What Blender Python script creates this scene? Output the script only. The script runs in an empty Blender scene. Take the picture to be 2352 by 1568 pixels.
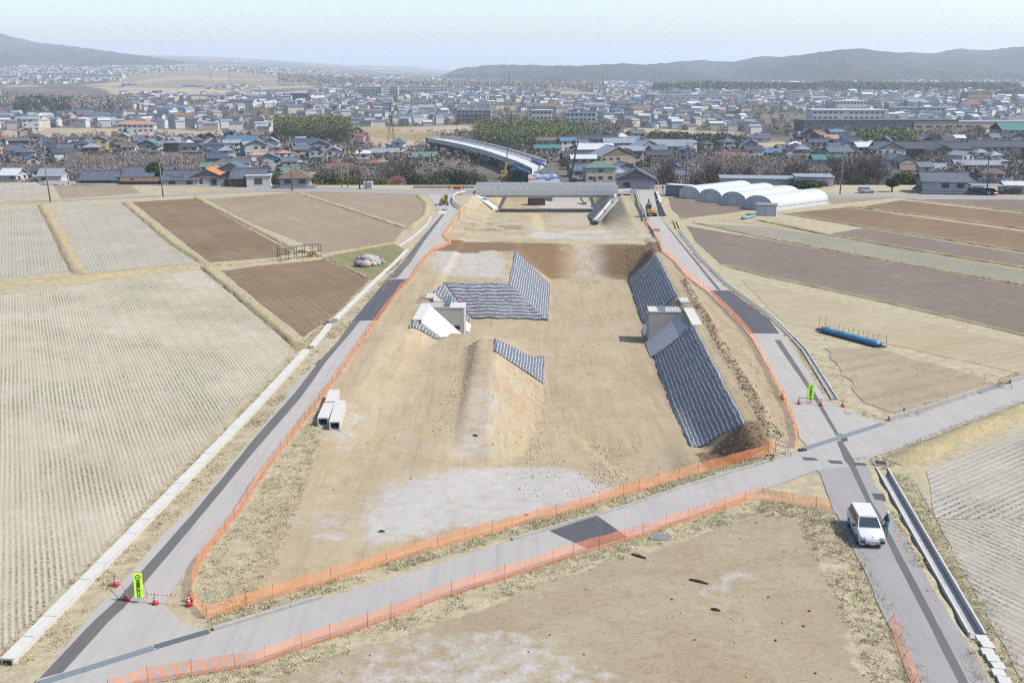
import bpy, bmesh, math, random
import numpy as np
from mathutils import Vector, Matrix
R = math.radians
S = bpy.context.scene
C = S.collection
# ---------------------------------------------------------------- camera
CAM_H, FPX, HZ = 30.0, 2400.0, 160.0          # drone height, focal length and horizon line of a 2352 x 1568 survey frame
PITCH = math.atan((784 - HZ) / FPX)
cam = bpy.data.objects.new("camera", bpy.data.cameras.new("camera")); C.objects.link(cam)
cam.location = (0, 0, CAM_H); cam.rotation_euler = (math.pi / 2 - PITCH, 0, 0)
cam.data.sensor_width = 36; cam.data.lens = 36 * FPX / 2352
cam.data.clip_start = 0.5; cam.data.clip_end = 40000
S.camera = cam
# ---------------------------------------------------------------- sky, sun, exposure
SUN_EL, SUN_AZ = 49.0, -12.0                   # azimuth measured from +X (to the right) towards +Y (away)
W = bpy.data.worlds.new("World"); S.world = W; W.use_nodes = True
nt = W.node_tree; sky = nt.nodes.new("ShaderNodeTexSky"); sky.sky_type = 'NISHITA'
sky.sun_disc = False; sky.sun_elevation = R(SUN_EL); sky.sun_rotation = R(90 - SUN_AZ)
sky.altitude = 500; sky.air_density = 1.0; sky.dust_density = 2.6; sky.ozone_density = 1.6
nt.nodes["Background"].inputs[1].default_value = 0.15
nt.links.new(sky.outputs[0], nt.nodes["Background"].inputs[0])
sun = bpy.data.objects.new("sun", bpy.data.lights.new("sun", 'SUN')); C.objects.link(sun)
sun.data.energy = 4.1; sun.data.angle = R(0.5); sun.data.color = (1.0, 0.965, 0.91)
_d = Vector((math.cos(R(SUN_EL)) * math.cos(R(SUN_AZ)), math.cos(R(SUN_EL)) * math.sin(R(SUN_AZ)), math.sin(R(SUN_EL))))
sun.rotation_euler = _d.to_track_quat('Z', 'Y').to_euler(); sun.location = (60, 40, 120)
S.view_settings.view_transform = 'Standard'; S.view_settings.look = 'None'
S.view_settings.gamma = 1.0; S.view_settings.exposure = 0.80; S.view_settings.use_curve_mapping = False
S.render.engine = 'CYCLES'
S.cycles.max_bounces = 5; S.cycles.diffuse_bounces = 2; S.cycles.glossy_bounces = 2
S.cycles.transparent_max_bounces = 16; S.cycles.transmission_bounces = 3; S.cycles.volume_bounces = 0
S.cycles.use_denoising = False; S.cycles.filter_width = 1.2; S.cycles.sample_clamp_indirect = 4.0
S.cycles.caustics_reflective = False; S.cycles.caustics_refractive = False
rng = np.random.default_rng(7); random.seed(7)

# ---------------------------------------------------------------- helpers
def P(u, v, z=0.0):
    "point at height z seen at (u, v) of the survey frame"
    a = (u - 1176) / FPX; b = (784 - v) / FPX
    dy = math.cos(PITCH) + b * math.sin(PITCH); dz = -math.sin(PITCH) + b * math.cos(PITCH)
    t = (z - CAM_H) / dz
    return Vector((a * t, dy * t, z))
def PY(u, v, Y):
    "point at distance Y seen at (u, v)"
    a = (u - 1176) / FPX; b = (784 - v) / FPX
    dy = math.cos(PITCH) + b * math.sin(PITCH); dz = -math.sin(PITCH) + b * math.cos(PITCH)
    t = Y / dy
    return Vector((a * t, Y, CAM_H + dz * t))
def Ps(l, z=0.0): return [P(u, v, z) for u, v in l]
def lin(c): c = c / 255.0; return c / 12.92 if c <= 0.04045 else ((c + 0.055) / 1.055) ** 2.4
KEXP = 2.35
def col(r, g, b, k=None):
    "surface colour of something that reads as sRGB r, g, b in full sun"
    k = k or KEXP
    return tuple(min(0.9, lin(x) / k) for x in (r, g, b)) + (1.0,)
# numpy value noise
def _hash(ix, iy, seed):
    h = (ix.astype(np.int64) * 374761393 + iy.astype(np.int64) * 668265263 + seed * 1442695041) & 0x7fffffff
    h = ((h ^ (h >> 13)) * 1274126177) & 0x7fffffff
    return ((h ^ (h >> 16)) & 0xffff) / 65535.0
def vnoise(x, y, seed=0):
    x = np.asarray(x, float); y = np.asarray(y, float)
    ix = np.floor(x); iy = np.floor(y); fx = x - ix; fy = y - iy
    fx = fx * fx * (3 - 2 * fx); fy = fy * fy * (3 - 2 * fy)
    a = _hash(ix, iy, seed); b = _hash(ix + 1, iy, seed); c = _hash(ix, iy + 1, seed); d = _hash(ix + 1, iy + 1, seed)
    return (a + (b - a) * fx) * (1 - fy) + (c + (d - c) * fx) * fy
def fbm(x, y, seed=0, o=4):
    v = 0; a = 0.5; n = 0
    for i in range(o):
        v = v + a * vnoise(x * 2 ** i, y * 2 ** i, seed + 17 * i); n += a; a *= 0.5
    return v / n
def sst(e0, e1, x):
    t = np.clip((x - e0) / (e1 - e0), 0, 1); return t * t * (3 - 2 * t)
def inpoly(poly, x, y):
    x = np.asarray(x, float); y = np.asarray(y, float); r = np.zeros(x.shape, bool); n = len(poly)
    for i in range(n):
        x0, y0 = poly[i][0], poly[i][1]; x1, y1 = poly[(i + 1) % n][0], poly[(i + 1) % n][1]
        if y0 == y1: continue
        m = ((y0 > y) != (y1 > y)) & (x < (x1 - x0) * (y - y0) / (y1 - y0) + x0)
        r ^= m
    return r
def polydist(line, x, y):
    d = np.full(np.shape(x), 1e9)
    for (a, b) in zip(line[:-1], line[1:]):
        ax, ay, bx, by = a[0], a[1], b[0], b[1]; l2 = (bx - ax) ** 2 + (by - ay) ** 2 + 1e-9
        t = np.clip(((x - ax) * (bx - ax) + (y - ay) * (by - ay)) / l2, 0, 1)
        d = np.minimum(d, np.hypot(x - ax - t * (bx - ax), y - ay - t * (by - ay)))
    return d
# ---------------------------------------------------------------- mesh builder
class MB:
    def __init__(s): s.v = []; s.f = []; s.m = []
    def add(s, vs, fs, mi=0):
        o = len(s.v); s.v += [tuple(p) for p in vs]; s.f += [tuple(i + o for i in f) for f in fs]; s.m += [mi] * len(fs); return s
    def box(s, c, d, rz=0, mi=0, top=1.0):
        "box of size d centred at c; top scales the upper face"
        x, y, z = d[0] / 2, d[1] / 2, d[2] / 2; ca, sa = math.cos(rz), math.sin(rz); vs = []
        for k in (-1, 1):
            q = top if k > 0 else 1
            for i, j in ((-1, -1), (1, -1), (1, 1), (-1, 1)):
                px, py = i * x * q, j * y * q
                vs.append((c[0] + px * ca - py * sa, c[1] + px * sa + py * ca, c[2] + k * z))
        return s.add(vs, [(3, 2, 1, 0), (4, 5, 6, 7), (0, 1, 5, 4), (1, 2, 6, 5), (2, 3, 7, 6), (3, 0, 4, 7)], mi)
    def hexa(s, b, t, mi=0):
        "solid between two quads b (below) and t (above), same winding"
        return s.add(list(b) + list(t), [(3, 2, 1, 0), (4, 5, 6, 7), (0, 1, 5, 4), (1, 2, 6, 5), (2, 3, 7, 6), (3, 0, 4, 7)], mi)
    def prism(s, poly, z0, z1, mi=0):
        n = len(poly); vs = [(p[0], p[1], z0) for p in poly] + [(p[0], p[1], z1) for p in poly]
        return s.add(vs, [tuple(range(n - 1, -1, -1)), tuple(range(n, 2 * n))] + [(i, (i + 1) % n, n + (i + 1) % n, n + i) for i in range(n)], mi)
    def tube(s, pts, rad, n=6, mi=0, cap=True):
        pts = [Vector(p) for p in pts]; rs = rad if isinstance(rad, (list, tuple)) else [rad] * len(pts)
        vs = []; fs = []
        for i, p in enumerate(pts):
            d = (pts[min(i + 1, len(pts) - 1)] - pts[max(i - 1, 0)]).normalized()
            a = d.orthogonal().normalized() if abs(d.z) > 0.99 else d.cross(Vector((0, 0, 1))).normalized()
            b = d.cross(a)
            vs += [p + (a * math.cos(2 * math.pi * k / n) + b * math.sin(2 * math.pi * k / n)) * rs[i] for k in range(n)]
        for i in range(len(pts) - 1):
            for k in range(n):
                k2 = (k + 1) % n; fs.append((i * n + k, i * n + k2, (i + 1) * n + k2, (i + 1) * n + k))
        if cap: fs.append(tuple(range(n - 1, -1, -1))); fs.append(tuple((len(pts) - 1) * n + k for k in range(n)))
        return s.add(vs, fs, mi)
    def lathe(s, prof, c=(0, 0, 0), n=12, mi=0):
        vs = []; fs = []
        for r, z in prof: vs += [(c[0] + r * math.cos(2 * math.pi * k / n), c[1] + r * math.sin(2 * math.pi * k / n), c[2] + z) for k in range(n)]
        for i in range(len(prof) - 1):
            for k in range(n): k2 = (k + 1) % n; fs.append((i * n + k, i * n + k2, (i + 1) * n + k2, (i + 1) * n + k))
        fs.append(tuple(range(n - 1, -1, -1))); fs.append(tuple((len(prof) - 1) * n + k for k in range(n)))
        return s.add(vs, fs, mi)
    def blob(s, c, r, seed=0, mi=0, sub=2, amp=0.25):
        bm = bmesh.new(); bmesh.ops.create_icosphere(bm, subdivisions=sub, radius=1)
        rr = random.Random(seed); k = [Vector((rr.gauss(0, 1), rr.gauss(0, 1), rr.gauss(0, 1))).normalized() for _ in range(7)]; w = [rr.uniform(-1, 1) for _ in k]
        vs = []
        for v in bm.verts:
            q = 1 + amp * sum(wi * max(0, v.co.dot(ki)) ** 3 for wi, ki in zip(w, k))
            vs.append((c[0] + v.co.x * r[0] * q, c[1] + v.co.y * r[1] * q, c[2] + v.co.z * r[2] * q))
        bm.verts.index_update(); fs = [tuple(v.index for v in f.verts) for f in bm.faces]; bm.free()
        return s.add(vs, fs, mi)
    def mesh(s, name, mats, smooth=False):
        me = bpy.data.meshes.new(name); me.from_pydata(s.v, [], s.f)
        for m in (mats if isinstance(mats, (list, tuple)) else [mats]): me.materials.append(m)
        if any(s.m): me.polygons.foreach_set('material_index', s.m)
        if smooth: me.polygons.foreach_set('use_smooth', [True] * len(s.f))
        me.update(); return me
    def build(s, name, mats, parent=None, smooth=False, bevel=0, loc=None):
        o = bpy.data.objects.new(name, s.mesh(name, mats, smooth)); C.objects.link(o)
        if parent: o.parent = parent
        if loc is not None: o.location = loc
        if bevel:
            b = o.modifiers.new("bevel", 'BEVEL'); b.width = bevel; b.segments = 2; b.limit_method = 'ANGLE'
        return o
def thing(name, label, cat, loc=(0, 0, 0), rz=0, group=None):
    o = bpy.data.objects.new(name, None); C.objects.link(o); o.empty_display_size = 0.3
    o.location = loc; o.rotation_euler = (0, 0, rz); o["label"] = label; o["category"] = cat
    if group: o["group"] = group
    return o
def tag(o, label, cat, group=None, kind=None):
    o["label"] = label; o["category"] = cat
    if group: o["group"] = group
    if kind: o["kind"] = kind
    return o
def struct(o, label, cat):
    o["kind"] = "structure"; o["label"] = label; o["category"] = cat; return o
def dup(root, loc, rz, label=None, scale=None):
    r = root.copy(); C.objects.link(r); r.location = loc; r.rotation_euler = (0, 0, rz)
    if label: r["label"] = label
    if scale: r.scale = scale
    for ch in list(root.children):
        c = ch.copy(); C.objects.link(c); c.parent = r
        for g in ch.children:
            d = g.copy(); C.objects.link(d); d.parent = c
    return r
# ---------------------------------------------------------------- materials
class MT:
    def __init__(s, name):
        s.mat = bpy.data.materials.new(name); s.mat.use_nodes = True; s.t = s.mat.node_tree
        s.b = s.t.nodes["Principled BSDF"]; s._obj = None
    def n(s, typ, props=None, **ins):
        nd = s.t.nodes.new("ShaderNode" + typ)
        for k, v in (props or {}).items(): setattr(nd, k, v)
        for k, v in ins.items(): s.set(nd, int(k[1:]) if k[0] == '_' and k[1:].isdigit() else k.replace('_', ' '), v)
        return nd
    def set(s, nd, k, v):
        i = nd.inputs[k]
        if isinstance(v, bpy.types.NodeSocket): s.t.links.new(v, i)
        else: i.default_value = v
    @property
    def obj(s):
        if not s._obj: s._obj = s.n("TexCoord").outputs["Object"]
        return s._obj
    def noise(s, scale, detail=3, rough=0.6, vec=None, dist=0):
        nd = s.n("TexNoise", Scale=scale, Detail=detail, Roughness=rough, Distortion=dist); s.set(nd, "Vector", vec or s.obj); return nd.outputs["Fac"]
    def mapr(s, v, a, b, c=0.0, d=1.0):
        nd = s.n("MapRange", _0=v, _1=a, _2=b, _3=c, _4=d); return nd.outputs[0]
    def mix(s, f, a, b):
        nd = s.t.nodes.new("ShaderNodeMix"); nd.data_type = 'RGBA'
        s.set(nd, 0, f); s.set(nd, 6, a); s.set(nd, 7, b); return nd.outputs[2]
    def math(s, op, a, b=0.0, c=0.0):
        return s.n("Math", {"operation": op}, _0=a, _1=b, _2=c).outputs[0]
    def scalevec(s, v, sc, rot=(0, 0, 0)):
        return s.n("Mapping", Vector=v, Scale=sc, Rotation=rot).outputs[0]
    def out(s, color, rough=0.9, bump=None, bdist=0.05, bstr=0.6, spec=0.25):
        s.set(s.b, "Base Color", color); s.set(s.b, "Roughness", rough); s.set(s.b, "Specular IOR Level", spec)
        if bump is not None:
            bn = s.n("Bump", Height=bump, Strength=bstr, Distance=bdist); s.set(s.b, "Normal", bn.outputs[0])
        return s.mat
def simple(name, c, rough=0.7, var=0.12, scale=3.0, metal=0, spec=0.4, bump=0):
    "plain surface with slight uneven colour"
    m = MT(name); f = m.noise(scale, 4); dark = tuple(x * (1 - var) for x in c[:3]) + (1,); lite = tuple(min(.95, x * (1 + var)) for x in c[:3]) + (1,)
    m.set(m.b, "Metallic", metal)
    return m.out(m.mix(m.mapr(f, 0.3, 0.7), dark, lite), rough, f if bump else None, bump or 0.01, 0.5, spec)
# ================================================================ TERRAIN
AX = R(2.55); CA, SA = math.cos(AX), math.sin(AX)          # heading of the new road cutting
def ts(x, y): return x * CA - y * SA, x * SA + y * CA
def xy(t, s): return t * CA + s * SA, -t * SA + s * CA
FLOOR = -4.7
L_FENCE = [(1059,472),(1056,504),(1039,512),(1020,540),(1036,560),(996,575),(966,608),(948,638),(915,671),(873,726),(835,781),(789,849),(729,930),(664,1015),(588,1116),(554,1173),(500,1245),(458,1294),(441,1345),(443,1382),(476,1420)]
F_FENCE = [(476,1420),(588,1386),(779,1330),(905,1287),(1176,1211),(1360,1161),(1408,1146),(1592,1091),(1764,1043),(1779,1034)]
R_FENCE = [(1824,1028),(1832,1008),(1814,945),(1797,914),(1764,846),(1730,781),(1725,774),(1702,746),(1670,713),(1627,671),(1579,635),(1549,600),(1521,577),(1516,557),(1501,530),(1483,507)]
B_FENCE = [(250,1597),(340,1568),(588,1528),(714,1483),(845,1440),(1001,1380),(1176,1324),(1254,1299),(1332,1274),(1491,1226),(1640,1176),(1735,1144),(1910,1174)]
SITE = [tuple(p[:2]) for p in Ps(L_FENCE + F_FENCE + R_FENCE)]
LOT = [tuple(p[:2]) for p in Ps([(300,1600)] + B_FENCE[1:] + [(1940,1270),(2010,1400),(2060,1500),(2110,1620)])]
def up(a, b): return np.maximum(a, b)
def site_h(t, s, n1, n2):
    rl = np.interp(s, [66, 80, 100, 118, 128, 131, 135.5, 400], [0, -.7, -1.25, -1.75, -2.7, -3.1, FLOOR, FLOOR])
    rr = np.interp(s, [66, 75, 90, 105, 115, 400], [0, -.8, -3.2, -4.3, FLOOR, FLOOR])
    k = sst(-10.5, -2.5, t); base = rl * (1 - k) + rr * k
    # left ramp fades up to the road side
    steep = up(base, np.minimum(0, -(t + 17.4) / 1.02)); kk = sst(117, 125, s)
    base = base * sst(-20.5, -14.5, t) * (1 - kk) + steep * kk
    # scraped bank in the ramp floor
    base = base - 0.55 * sst(3.2, 5.0, t - (s - 85) * -0.22) * sst(76, 82, s) * (1 - sst(90, 98, s)) * (1 - sst(9.5, 12, t))
    # earth bank left standing between the two passages
    top = np.interp(s, [79, 82, 88, 116, 140], [-1.5, -.95, -.75, -.7, -.7]) + 0.12 * (n2 - .5)
    le, re = np.interp(s, [80, 118], [-8.3, -9.2]), np.interp(s, [80, 90, 118], [-5.2, -6.0, -7.2])
    m = np.minimum(np.minimum(top, top - (le - t) / 1.25), top - (t - re) / 1.42)
    m = np.minimum(m, top - (80.6 - s) / 0.9); m = np.minimum(m, top - (s - 119.0) / 1.05)
    base = up(base, m)
    # plateau not yet dug, behind the left abutment
    pt = -.35 + 0.0 * s
    m = np.minimum(pt, pt - (150.2 - s) / 1.18); m = np.minimum(m, pt - (t + 7.2) / 1.33)
    base = up(base, np.where(s > 140, m, -99))
    # right hand cut slope
    base = up(base, np.minimum(0, -(16.5 - t) / 0.96))
    # far wall, dished
    q = s - (181.0 - 0.035 * (t - 5.5) ** 2); far = FLOOR + 4.2 * np.clip((q + .5) / 6.6, 0, 1) ** .9
    base = np.where(q > -1, up(base, far), base)
    # beyond: ground falls again to the carriageway under the bridge
    bey = np.interp(s, [188, 205, 222, 240, 300], [-.6, -.9, -2.4, -4.6, -5.0])
    beL = np.interp(s, [188, 205, 232, 251, 262, 300], [-.5, -.6, -1.7, -3.2, -4.8, -5.0]); kb = sst(-6.5, -3.2, t + (s - 240) * .03); bey = beL * (1 - kb) + bey * kb
    w = np.minimum(np.clip((t + 20.7) / 5.2, 0, 1), np.clip((15.2 - t) / 5.2, 0, 1))
    bey = -.3 + (bey + .3) * w
    base = np.where(s > 192, bey, base)
    return base + (n1 - .5) * 0.22
def edge_y(x): return 281.0 + 0 * x
DITCH = [tuple(p[:2]) for p in Ps([(2036,1090),(2110,1222),(2246,1457)])]
def ground_h(x, y):
    x = np.asarray(x, float); y = np.asarray(y, float); t, s = ts(x, y)
    n1 = fbm(x * .35, y * .35, 3); n2 = fbm(x * .9, y * .9, 5, 3)
    out = -.02 + (fbm(x * .12, y * .12, 9) - .5) * .02
    w = np.minimum(sst(-21.0, -19.4, t - np.interp(s, [40, 56, 200], [0.5, 1.2, 2.2])) if False else 1.0, 1.0)
    ins = inpoly(SITE, x, y) | ((s > 195) & (s < 288) & (t > -21) & (t < 18.0))
    e = np.clip(np.minimum(polydist(SITE + SITE[:1], x, y) / 2.2, 1), 0, 1); e = np.where((s > 195), 1, e)
    h = np.where(ins, out + e * (site_h(t, s, n1, n2)), out)
    # berm of loose dark clods along the top of the right slope
    b = np.exp(-((t - (18.4 + .4 * np.sin(s * .21))) / .45) ** 2) * sst(84, 90, s) * (1 - sst(150, 160, s))
    h = h + b * (.20 + .25 * (n2 - .5))
    h = h - .36 * (1 - sst(.42, .66, polydist(DITCH, x, y)))
    # edge of the river terrace: land drops to the town
    d = y - edge_y(x); und = (s > 232) & (t > -21) & (t < 16.5)
    drop = -14.0 * sst(0, 46, d) - 3 * np.clip(d / 300, 0, 1) * 0
    h = np.where(d > 0, np.minimum(h, out + drop), h)
    far = np.clip(y - 345, 0, None)
    roll = (fbm(x / 190, y / 260, 21, 3) - .5) * 7 * sst(420, 800, y)
    lift = np.clip(y - 1900, 0, None) * .020 * sst(.02, -.34, x / np.maximum(y, 1)) + np.clip(y - 2600, 0, None) * .012 * sst(.12, .4, x / np.maximum(y, 1))
    return h + np.where(y > 345, roll + lift, 0)
def H1(x, y): return float(ground_h(np.array([x]), np.array([y]))[0])
def on_ground(p, dz=0): return Vector((p[0], p[1], H1(p[0], p[1]) + dz))
def hit(u, v):
    "point of the terrain seen at (u, v)"
    d = P(u, v, 0) - Vector((0, 0, CAM_H)); lo = 0.2; t = lo
    ts_ = np.linspace(0.3, 12, 4000) if d.length < 900 else np.linspace(.05, 4, 4000)
    xs = d.x * ts_; ys = d.y * ts_; zs = CAM_H + d.z * ts_
    hh = ground_h(xs, ys); k = np.argmax(zs < hh)
    return Vector((xs[k], ys[k], hh[k]))

def axis_lines(segs):
    r = []
    for a, b, st in segs: r += list(np.arange(a, b, st))
    return np.array(r + [segs[-1][1]])
gx = axis_lines([(-300, -120, 12), (-120, -40, 3), (-40, -26, 1), (-26, 36, .45), (36, 60, 1.2), (60, 140, 4), (140, 300, 16)])
gy = axis_lines([(25, 40, 1.5), (40, 130, .45), (130, 235, .65), (235, 300, 1.2), (300, 350, 3)])
GX, GY = np.meshgrid(gx, gy); fx, fy = GX.ravel(), GY.ravel()
gz = ground_h(fx, fy)
nx, ny = len(gx), len(gy)
def grid_mesh(name, X, Y, Z, nx, ny):
    me = bpy.data.meshes.new(name); n = nx * ny
    me.vertices.add(n); me.vertices.foreach_set('co', np.stack([X, Y, Z], 1).ravel())
    i = np.arange(n).reshape(ny, nx); q = np.stack([i[:-1, :-1], i[:-1, 1:], i[1:, 1:], i[1:, :-1]], -1).reshape(-1, 4)
    me.loops.add(q.size); me.polygons.add(len(q)); me.loops.foreach_set('vertex_index', q.ravel())
    me.polygons.foreach_set('loop_start', np.arange(0, q.size, 4)); me.polygons.foreach_set('loop_total', np.full(len(q), 4))
    me.polygons.foreach_set('use_smooth', np.ones(len(q), bool)); me.update(calc_edges=True); return me
gme = grid_mesh("ground", fx, fy, gz, nx, ny)
# ---- what the surface is made of: site soil / gravel / dark loam and painted end-slope shade / dry grass, per point
T_, S_ = ts(fx, fy); nA = fbm(fx * .22, fy * .22, 31); nB = fbm(fx * .8, fy * .8, 33)
wob = lambda k=1.0: (nA - .5) * 3.2 * k + (nB - .5) * 1.2 * k
def soft(polyD, z, wd=1.2, k=1.0):
    poly = [tuple(p[:2]) for p in Ps(polyD, z)]
    d = polydist(poly + poly[:1], fx, fy); sd = np.where(inpoly(poly, fx, fy), d, -d)
    return sst(-wd, wd, sd + wob(k))
ins = inpoly(SITE, fx, fy); lot = inpoly(LOT, fx, fy)
beyond = (S_ > 188) & (S_ < 300) & (T_ > -19) & (T_ < 20)
site = np.where(ins | beyond, 1.0, 0.0)
gravel = np.zeros_like(fx)
for pd, z, k in ([(850,1262),(825,1185),(905,1112),(1040,1072),(1160,1042),(1275,1036),(1350,1068),(1402,1115),(1375,1146),(1180,1205)], -.4, .35), \
                ([(988,575),(1160,568),(1168,640),(1150,636),(990,632)], -.3, 1.05), ([(1310,556),(1420,556),(1428,595),(1395,618),(1325,606),(1300,580)], -2.5, 1.02), \
                ([(1230,530),(1400,515),(1520,535),(1500,550),(1200,550)], -.8, .5), ([(1066,868),(1140,850),(1150,930),(1125,1040),(1045,1040)], -.8, 1.01), \
                ([(780,925),(835,930),(850,985),(790,1030),(745,1010)], -.3, 1.02), ([(1270,490),(1410,478),(1400,512),(1250,520)], -4.3, 1.02), ([(1245,455),(1330,455),(1400,480),(1240,485)], -4.9, .4), \
                ([(900,1470),(1300,1460),(1420,1590),(760,1590)], 0, 2.6), ([(700,1180),(830,1160),(800,1260),(650,1290)], -.2, 1.2), ([(1560,1320),(1700,1310),(1720,1400),(1600,1440)], 0, 3.0):
    gravel = np.maximum(gravel, soft(pd, z, 1.6, k) * (1 if k < 1 else .5 if k < 1.03 or k > 1.1 else .72))
dark = np.exp(-((T_ - (18.4 + .4 * np.sin(S_ * .21)) + (nB - .5) * .8) / .5) ** 2) * sst(80, 88, S_) * (1 - sst(150, 165, S_)) * .62
dark = np.maximum(dark, sst(11.6, 13, T_) * (1 - sst(87.5, 89.5, S_)) * sst(77.5, 80, S_) * (1 - sst(17.6, 18.4, T_)) * .85)  # end slope: dark soil, with the slope's shade painted in as well
dark = np.maximum(dark, .9 * sst(174, 178, S_) * (1 - sst(187, 190, S_)) * (.30 + .70 * np.clip(np.abs(T_ - 4.5 + wob(.5)) / 6.0, 0, 1) ** 1.3) * sst(.15, .45, nA) )
dark = np.maximum(dark, soft([(1060,500),(1220,500),(1230,520),(1180,532),(1060,530)], -.5, 1.5, 1.5) * .55)
dark = np.maximum(dark, np.where((T_ > 11.5) & (T_ < 15.5) & (S_ > 172) & (S_ < 186), .8, 0))
# straw coloured dead grass
Lf = polydist([tuple(p[:2]) for p in Ps(L_FENCE)], fx, fy); Ff = polydist([tuple(p[:2]) for p in Ps(F_FENCE)], fx, fy); Bf = polydist([tuple(p[:2]) for p in Ps(B_FENCE)], fx, fy)
grass = np.where(ins | beyond, 0.0, 1.0)
grass = np.maximum(grass, np.where(ins, (1 - sst(1.0, 3.6, Lf + wob(.8))) * (1 - sst(88, 100, S_)), 0))
grass = np.maximum(grass, np.where(ins, (1 - sst(.3, 1.3, Ff + wob(.4))), 0))
grass = np.maximum(grass, np.where(ins & (S_ > 188), .8 * sst(.42, .6, nA), 0))
grass = np.maximum(grass, np.where(beyond & (T_ > 13.5), .9 * sst(.35, .5, nA), 0))
grass = np.where(lot, 0, grass)
lr = [tuple(p[:2]) for p in Ps([(1735,1144),(1910,1174),(1945,1270),(2015,1400),(2060,1500),(2110,1620)])]
grass = np.maximum(grass, np.where(lot, 1 - sst(1.4, 2.6, polydist(lr, fx, fy) + wob(.5)), 0))
grass = np.maximum(grass, np.where(lot, .9 * (1 - sst(1.2, 2.4, Bf + wob(.6))), 0))
def put_attr(me, name, cols):
    a = me.color_attributes.new(name, 'FLOAT_COLOR', 'POINT')
    a.data.foreach_set('color', np.stack([np.clip(c, 0, 1) for c in cols], 1).astype(np.float32).ravel())
put_attr(gme, "zone", [gravel, dark, grass, lot * 1.0])
def zone_material():
    m = MT("earthworks"); z = m.n("Attribute", {"attribute_name": "zone"}); sp = m.n("SeparateColor", Color=z.outputs["Color"])
    n1 = m.noise(.16, 5, .62); n2 = m.noise(.9, 5, .7); n3 = m.noise(5.0, 3, .7)
    st = m.noise(1.0, 4, .65, m.scalevec(m.obj, (1.1, .10, 1), (0, 0, R(9))), .6)       # wheel and blade streaks along the site
    soil = m.mix(m.mapr(n1, .33, .68), col(190, 169, 134), col(206, 189, 156))
    soil = m.mix(m.mapr(st, .42, .72, 0, .65), soil, col(220, 203, 168))
    soil = m.mix(m.mapr(n2, .5, .78, 0, .6), soil, col(168, 141, 103))
    rut = m.noise(1.0, 4, .7, m.scalevec(m.obj, (2.6, .07, 1), (0, 0, R(4))), .9); rut2 = m.noise(1.0, 3, .7, m.scalevec(m.obj, (.09, 1.9, 1), (0, 0, R(-12))), 1.2)
    soil = m.mix(m.mapr(rut, .56, .66, 0, .38), soil, col(160, 135, 100)); soil = m.mix(m.mapr(rut2, .58, .68, 0, .30), soil, col(212, 198, 168)); soil = m.mix(m.mapr(m.noise(.33, 4, .7, m.n('Mapping', Vector=m.obj, Location=(7, 3, 0)).outputs[0]), .54, .68, 0, .5), soil, col(198, 186, 168))
    lots = m.mix(m.mapr(n1, .36, .66), col(184, 168, 138), col(198, 185, 158))
    st2 = m.noise(1.3, 4, .7, m.scalevec(m.obj, (.55, .9, 1), (0, 0, R(-24))), 2.2)
    lots = m.mix(m.mapr(st2, .46, .68, 0, .6), lots, col(164, 138, 104))
    soil = m.mix(z.outputs["Alpha"], soil, lots)
    grav = m.mix(m.mapr(n2, .35, .7), col(204, 198, 190), col(220, 215, 208))
    gm = m.math('ADD', sp.outputs[0], m.mapr(n2, .3, .7, -.42, .42))
    soil = m.mix(m.mapr(gm, .25, .85), soil, grav)
    loam = m.mix(m.mapr(n3, .35, .65), col(118, 96, 72), col(168, 140, 106))
    soil = m.mix(m.mapr(m.math('ADD', sp.outputs[1], m.mapr(n3, .3, .7, -.22, .22)), .3, .75), soil, loam)
    g1 = m.mix(m.mapr(n2, .34, .64), col(186, 172, 138), col(222, 211, 178))
    g1 = m.mix(m.mapr(m.noise(.11, 4, .6, dist=.4), .50, .70, 0, .55), g1, col(200, 194, 164))
    g1 = m.mix(m.mapr(n3, .52, .74, 0, .5), g1, col(142, 128, 96))
    c = m.mix(m.mapr(m.math('ADD', sp.outputs[2], m.mapr(n2, .3, .7, -.3, .3)), .32, .62), soil, g1)
    stn = m.noise(9.0, 2, .8); c = m.mix(m.mapr(stn, .62, .74, 0, .7), c, col(230, 218, 196)); c = m.mix(m.mapr(stn, .38, .24, 0, .7), c, col(120, 98, 72))
    hgt = m.math('ADD', m.math('MULTIPLY', n2, .6), m.math('MULTIPLY', n3, .35))
    return m.out(c, .95, hgt, .12, .6, .15)
M_EARTH = zone_material(); gme.materials.append(M_EARTH)
og = bpy.data.objects.new("ground", gme); C.objects.link(og); struct(og, "bare tan soil of the road cutting with dry grass verges round it", "ground")

# ---------------------------------------------------------------- lowland that carries the town
uy = np.concatenate([np.arange(338, 700, 4.0), 700 * 1.0085 ** np.arange(0, 330)])
uu = np.linspace(-.95, .95, 330)
TX = (uu[None, :] * (uy[:, None] + 60)).ravel(); TY = np.repeat(uy, len(uu)); TZ = ground_h(TX, TY)
tme = grid_mesh("terrain", TX, TY, TZ, len(uu), len(uy))
STRAW_FIELDS = [([(226,209),(590,213),(640,218),(560,222),(260,219)], -14), ([(0,297),(120,292),(330,296),(600,300),(610,313),(300,312),(0,318)], -14),
    ([(815,302),(880,300),(990,318),(960,345),(890,345),(840,322)], -14), ([(880,292),(1080,288),(1090,300),(1000,312),(880,306)], -14), ([(1400,300),(1480,293),(1720,300),(1740,312),(1500,316)], -14),
    ([(590,262),(760,262),(850,275),(820,283),(600,285)], -14), ([(430,272),(590,268),(590,278),(440,284)], -14), ([(1990,252),(2100,250),(2110,258),(2000,262)], -14), ([(640,215),(700,212),(740,222),(640,224)], -14),
    ([(460,182),(640,188),(640,200),(330,205),(260,192)], -8), ([(1700,330),(1860,318),(1900,335),(1720,345)], -14), ([(740,330),(860,340),(950,372),(830,372),(730,345)], -14)]
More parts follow.
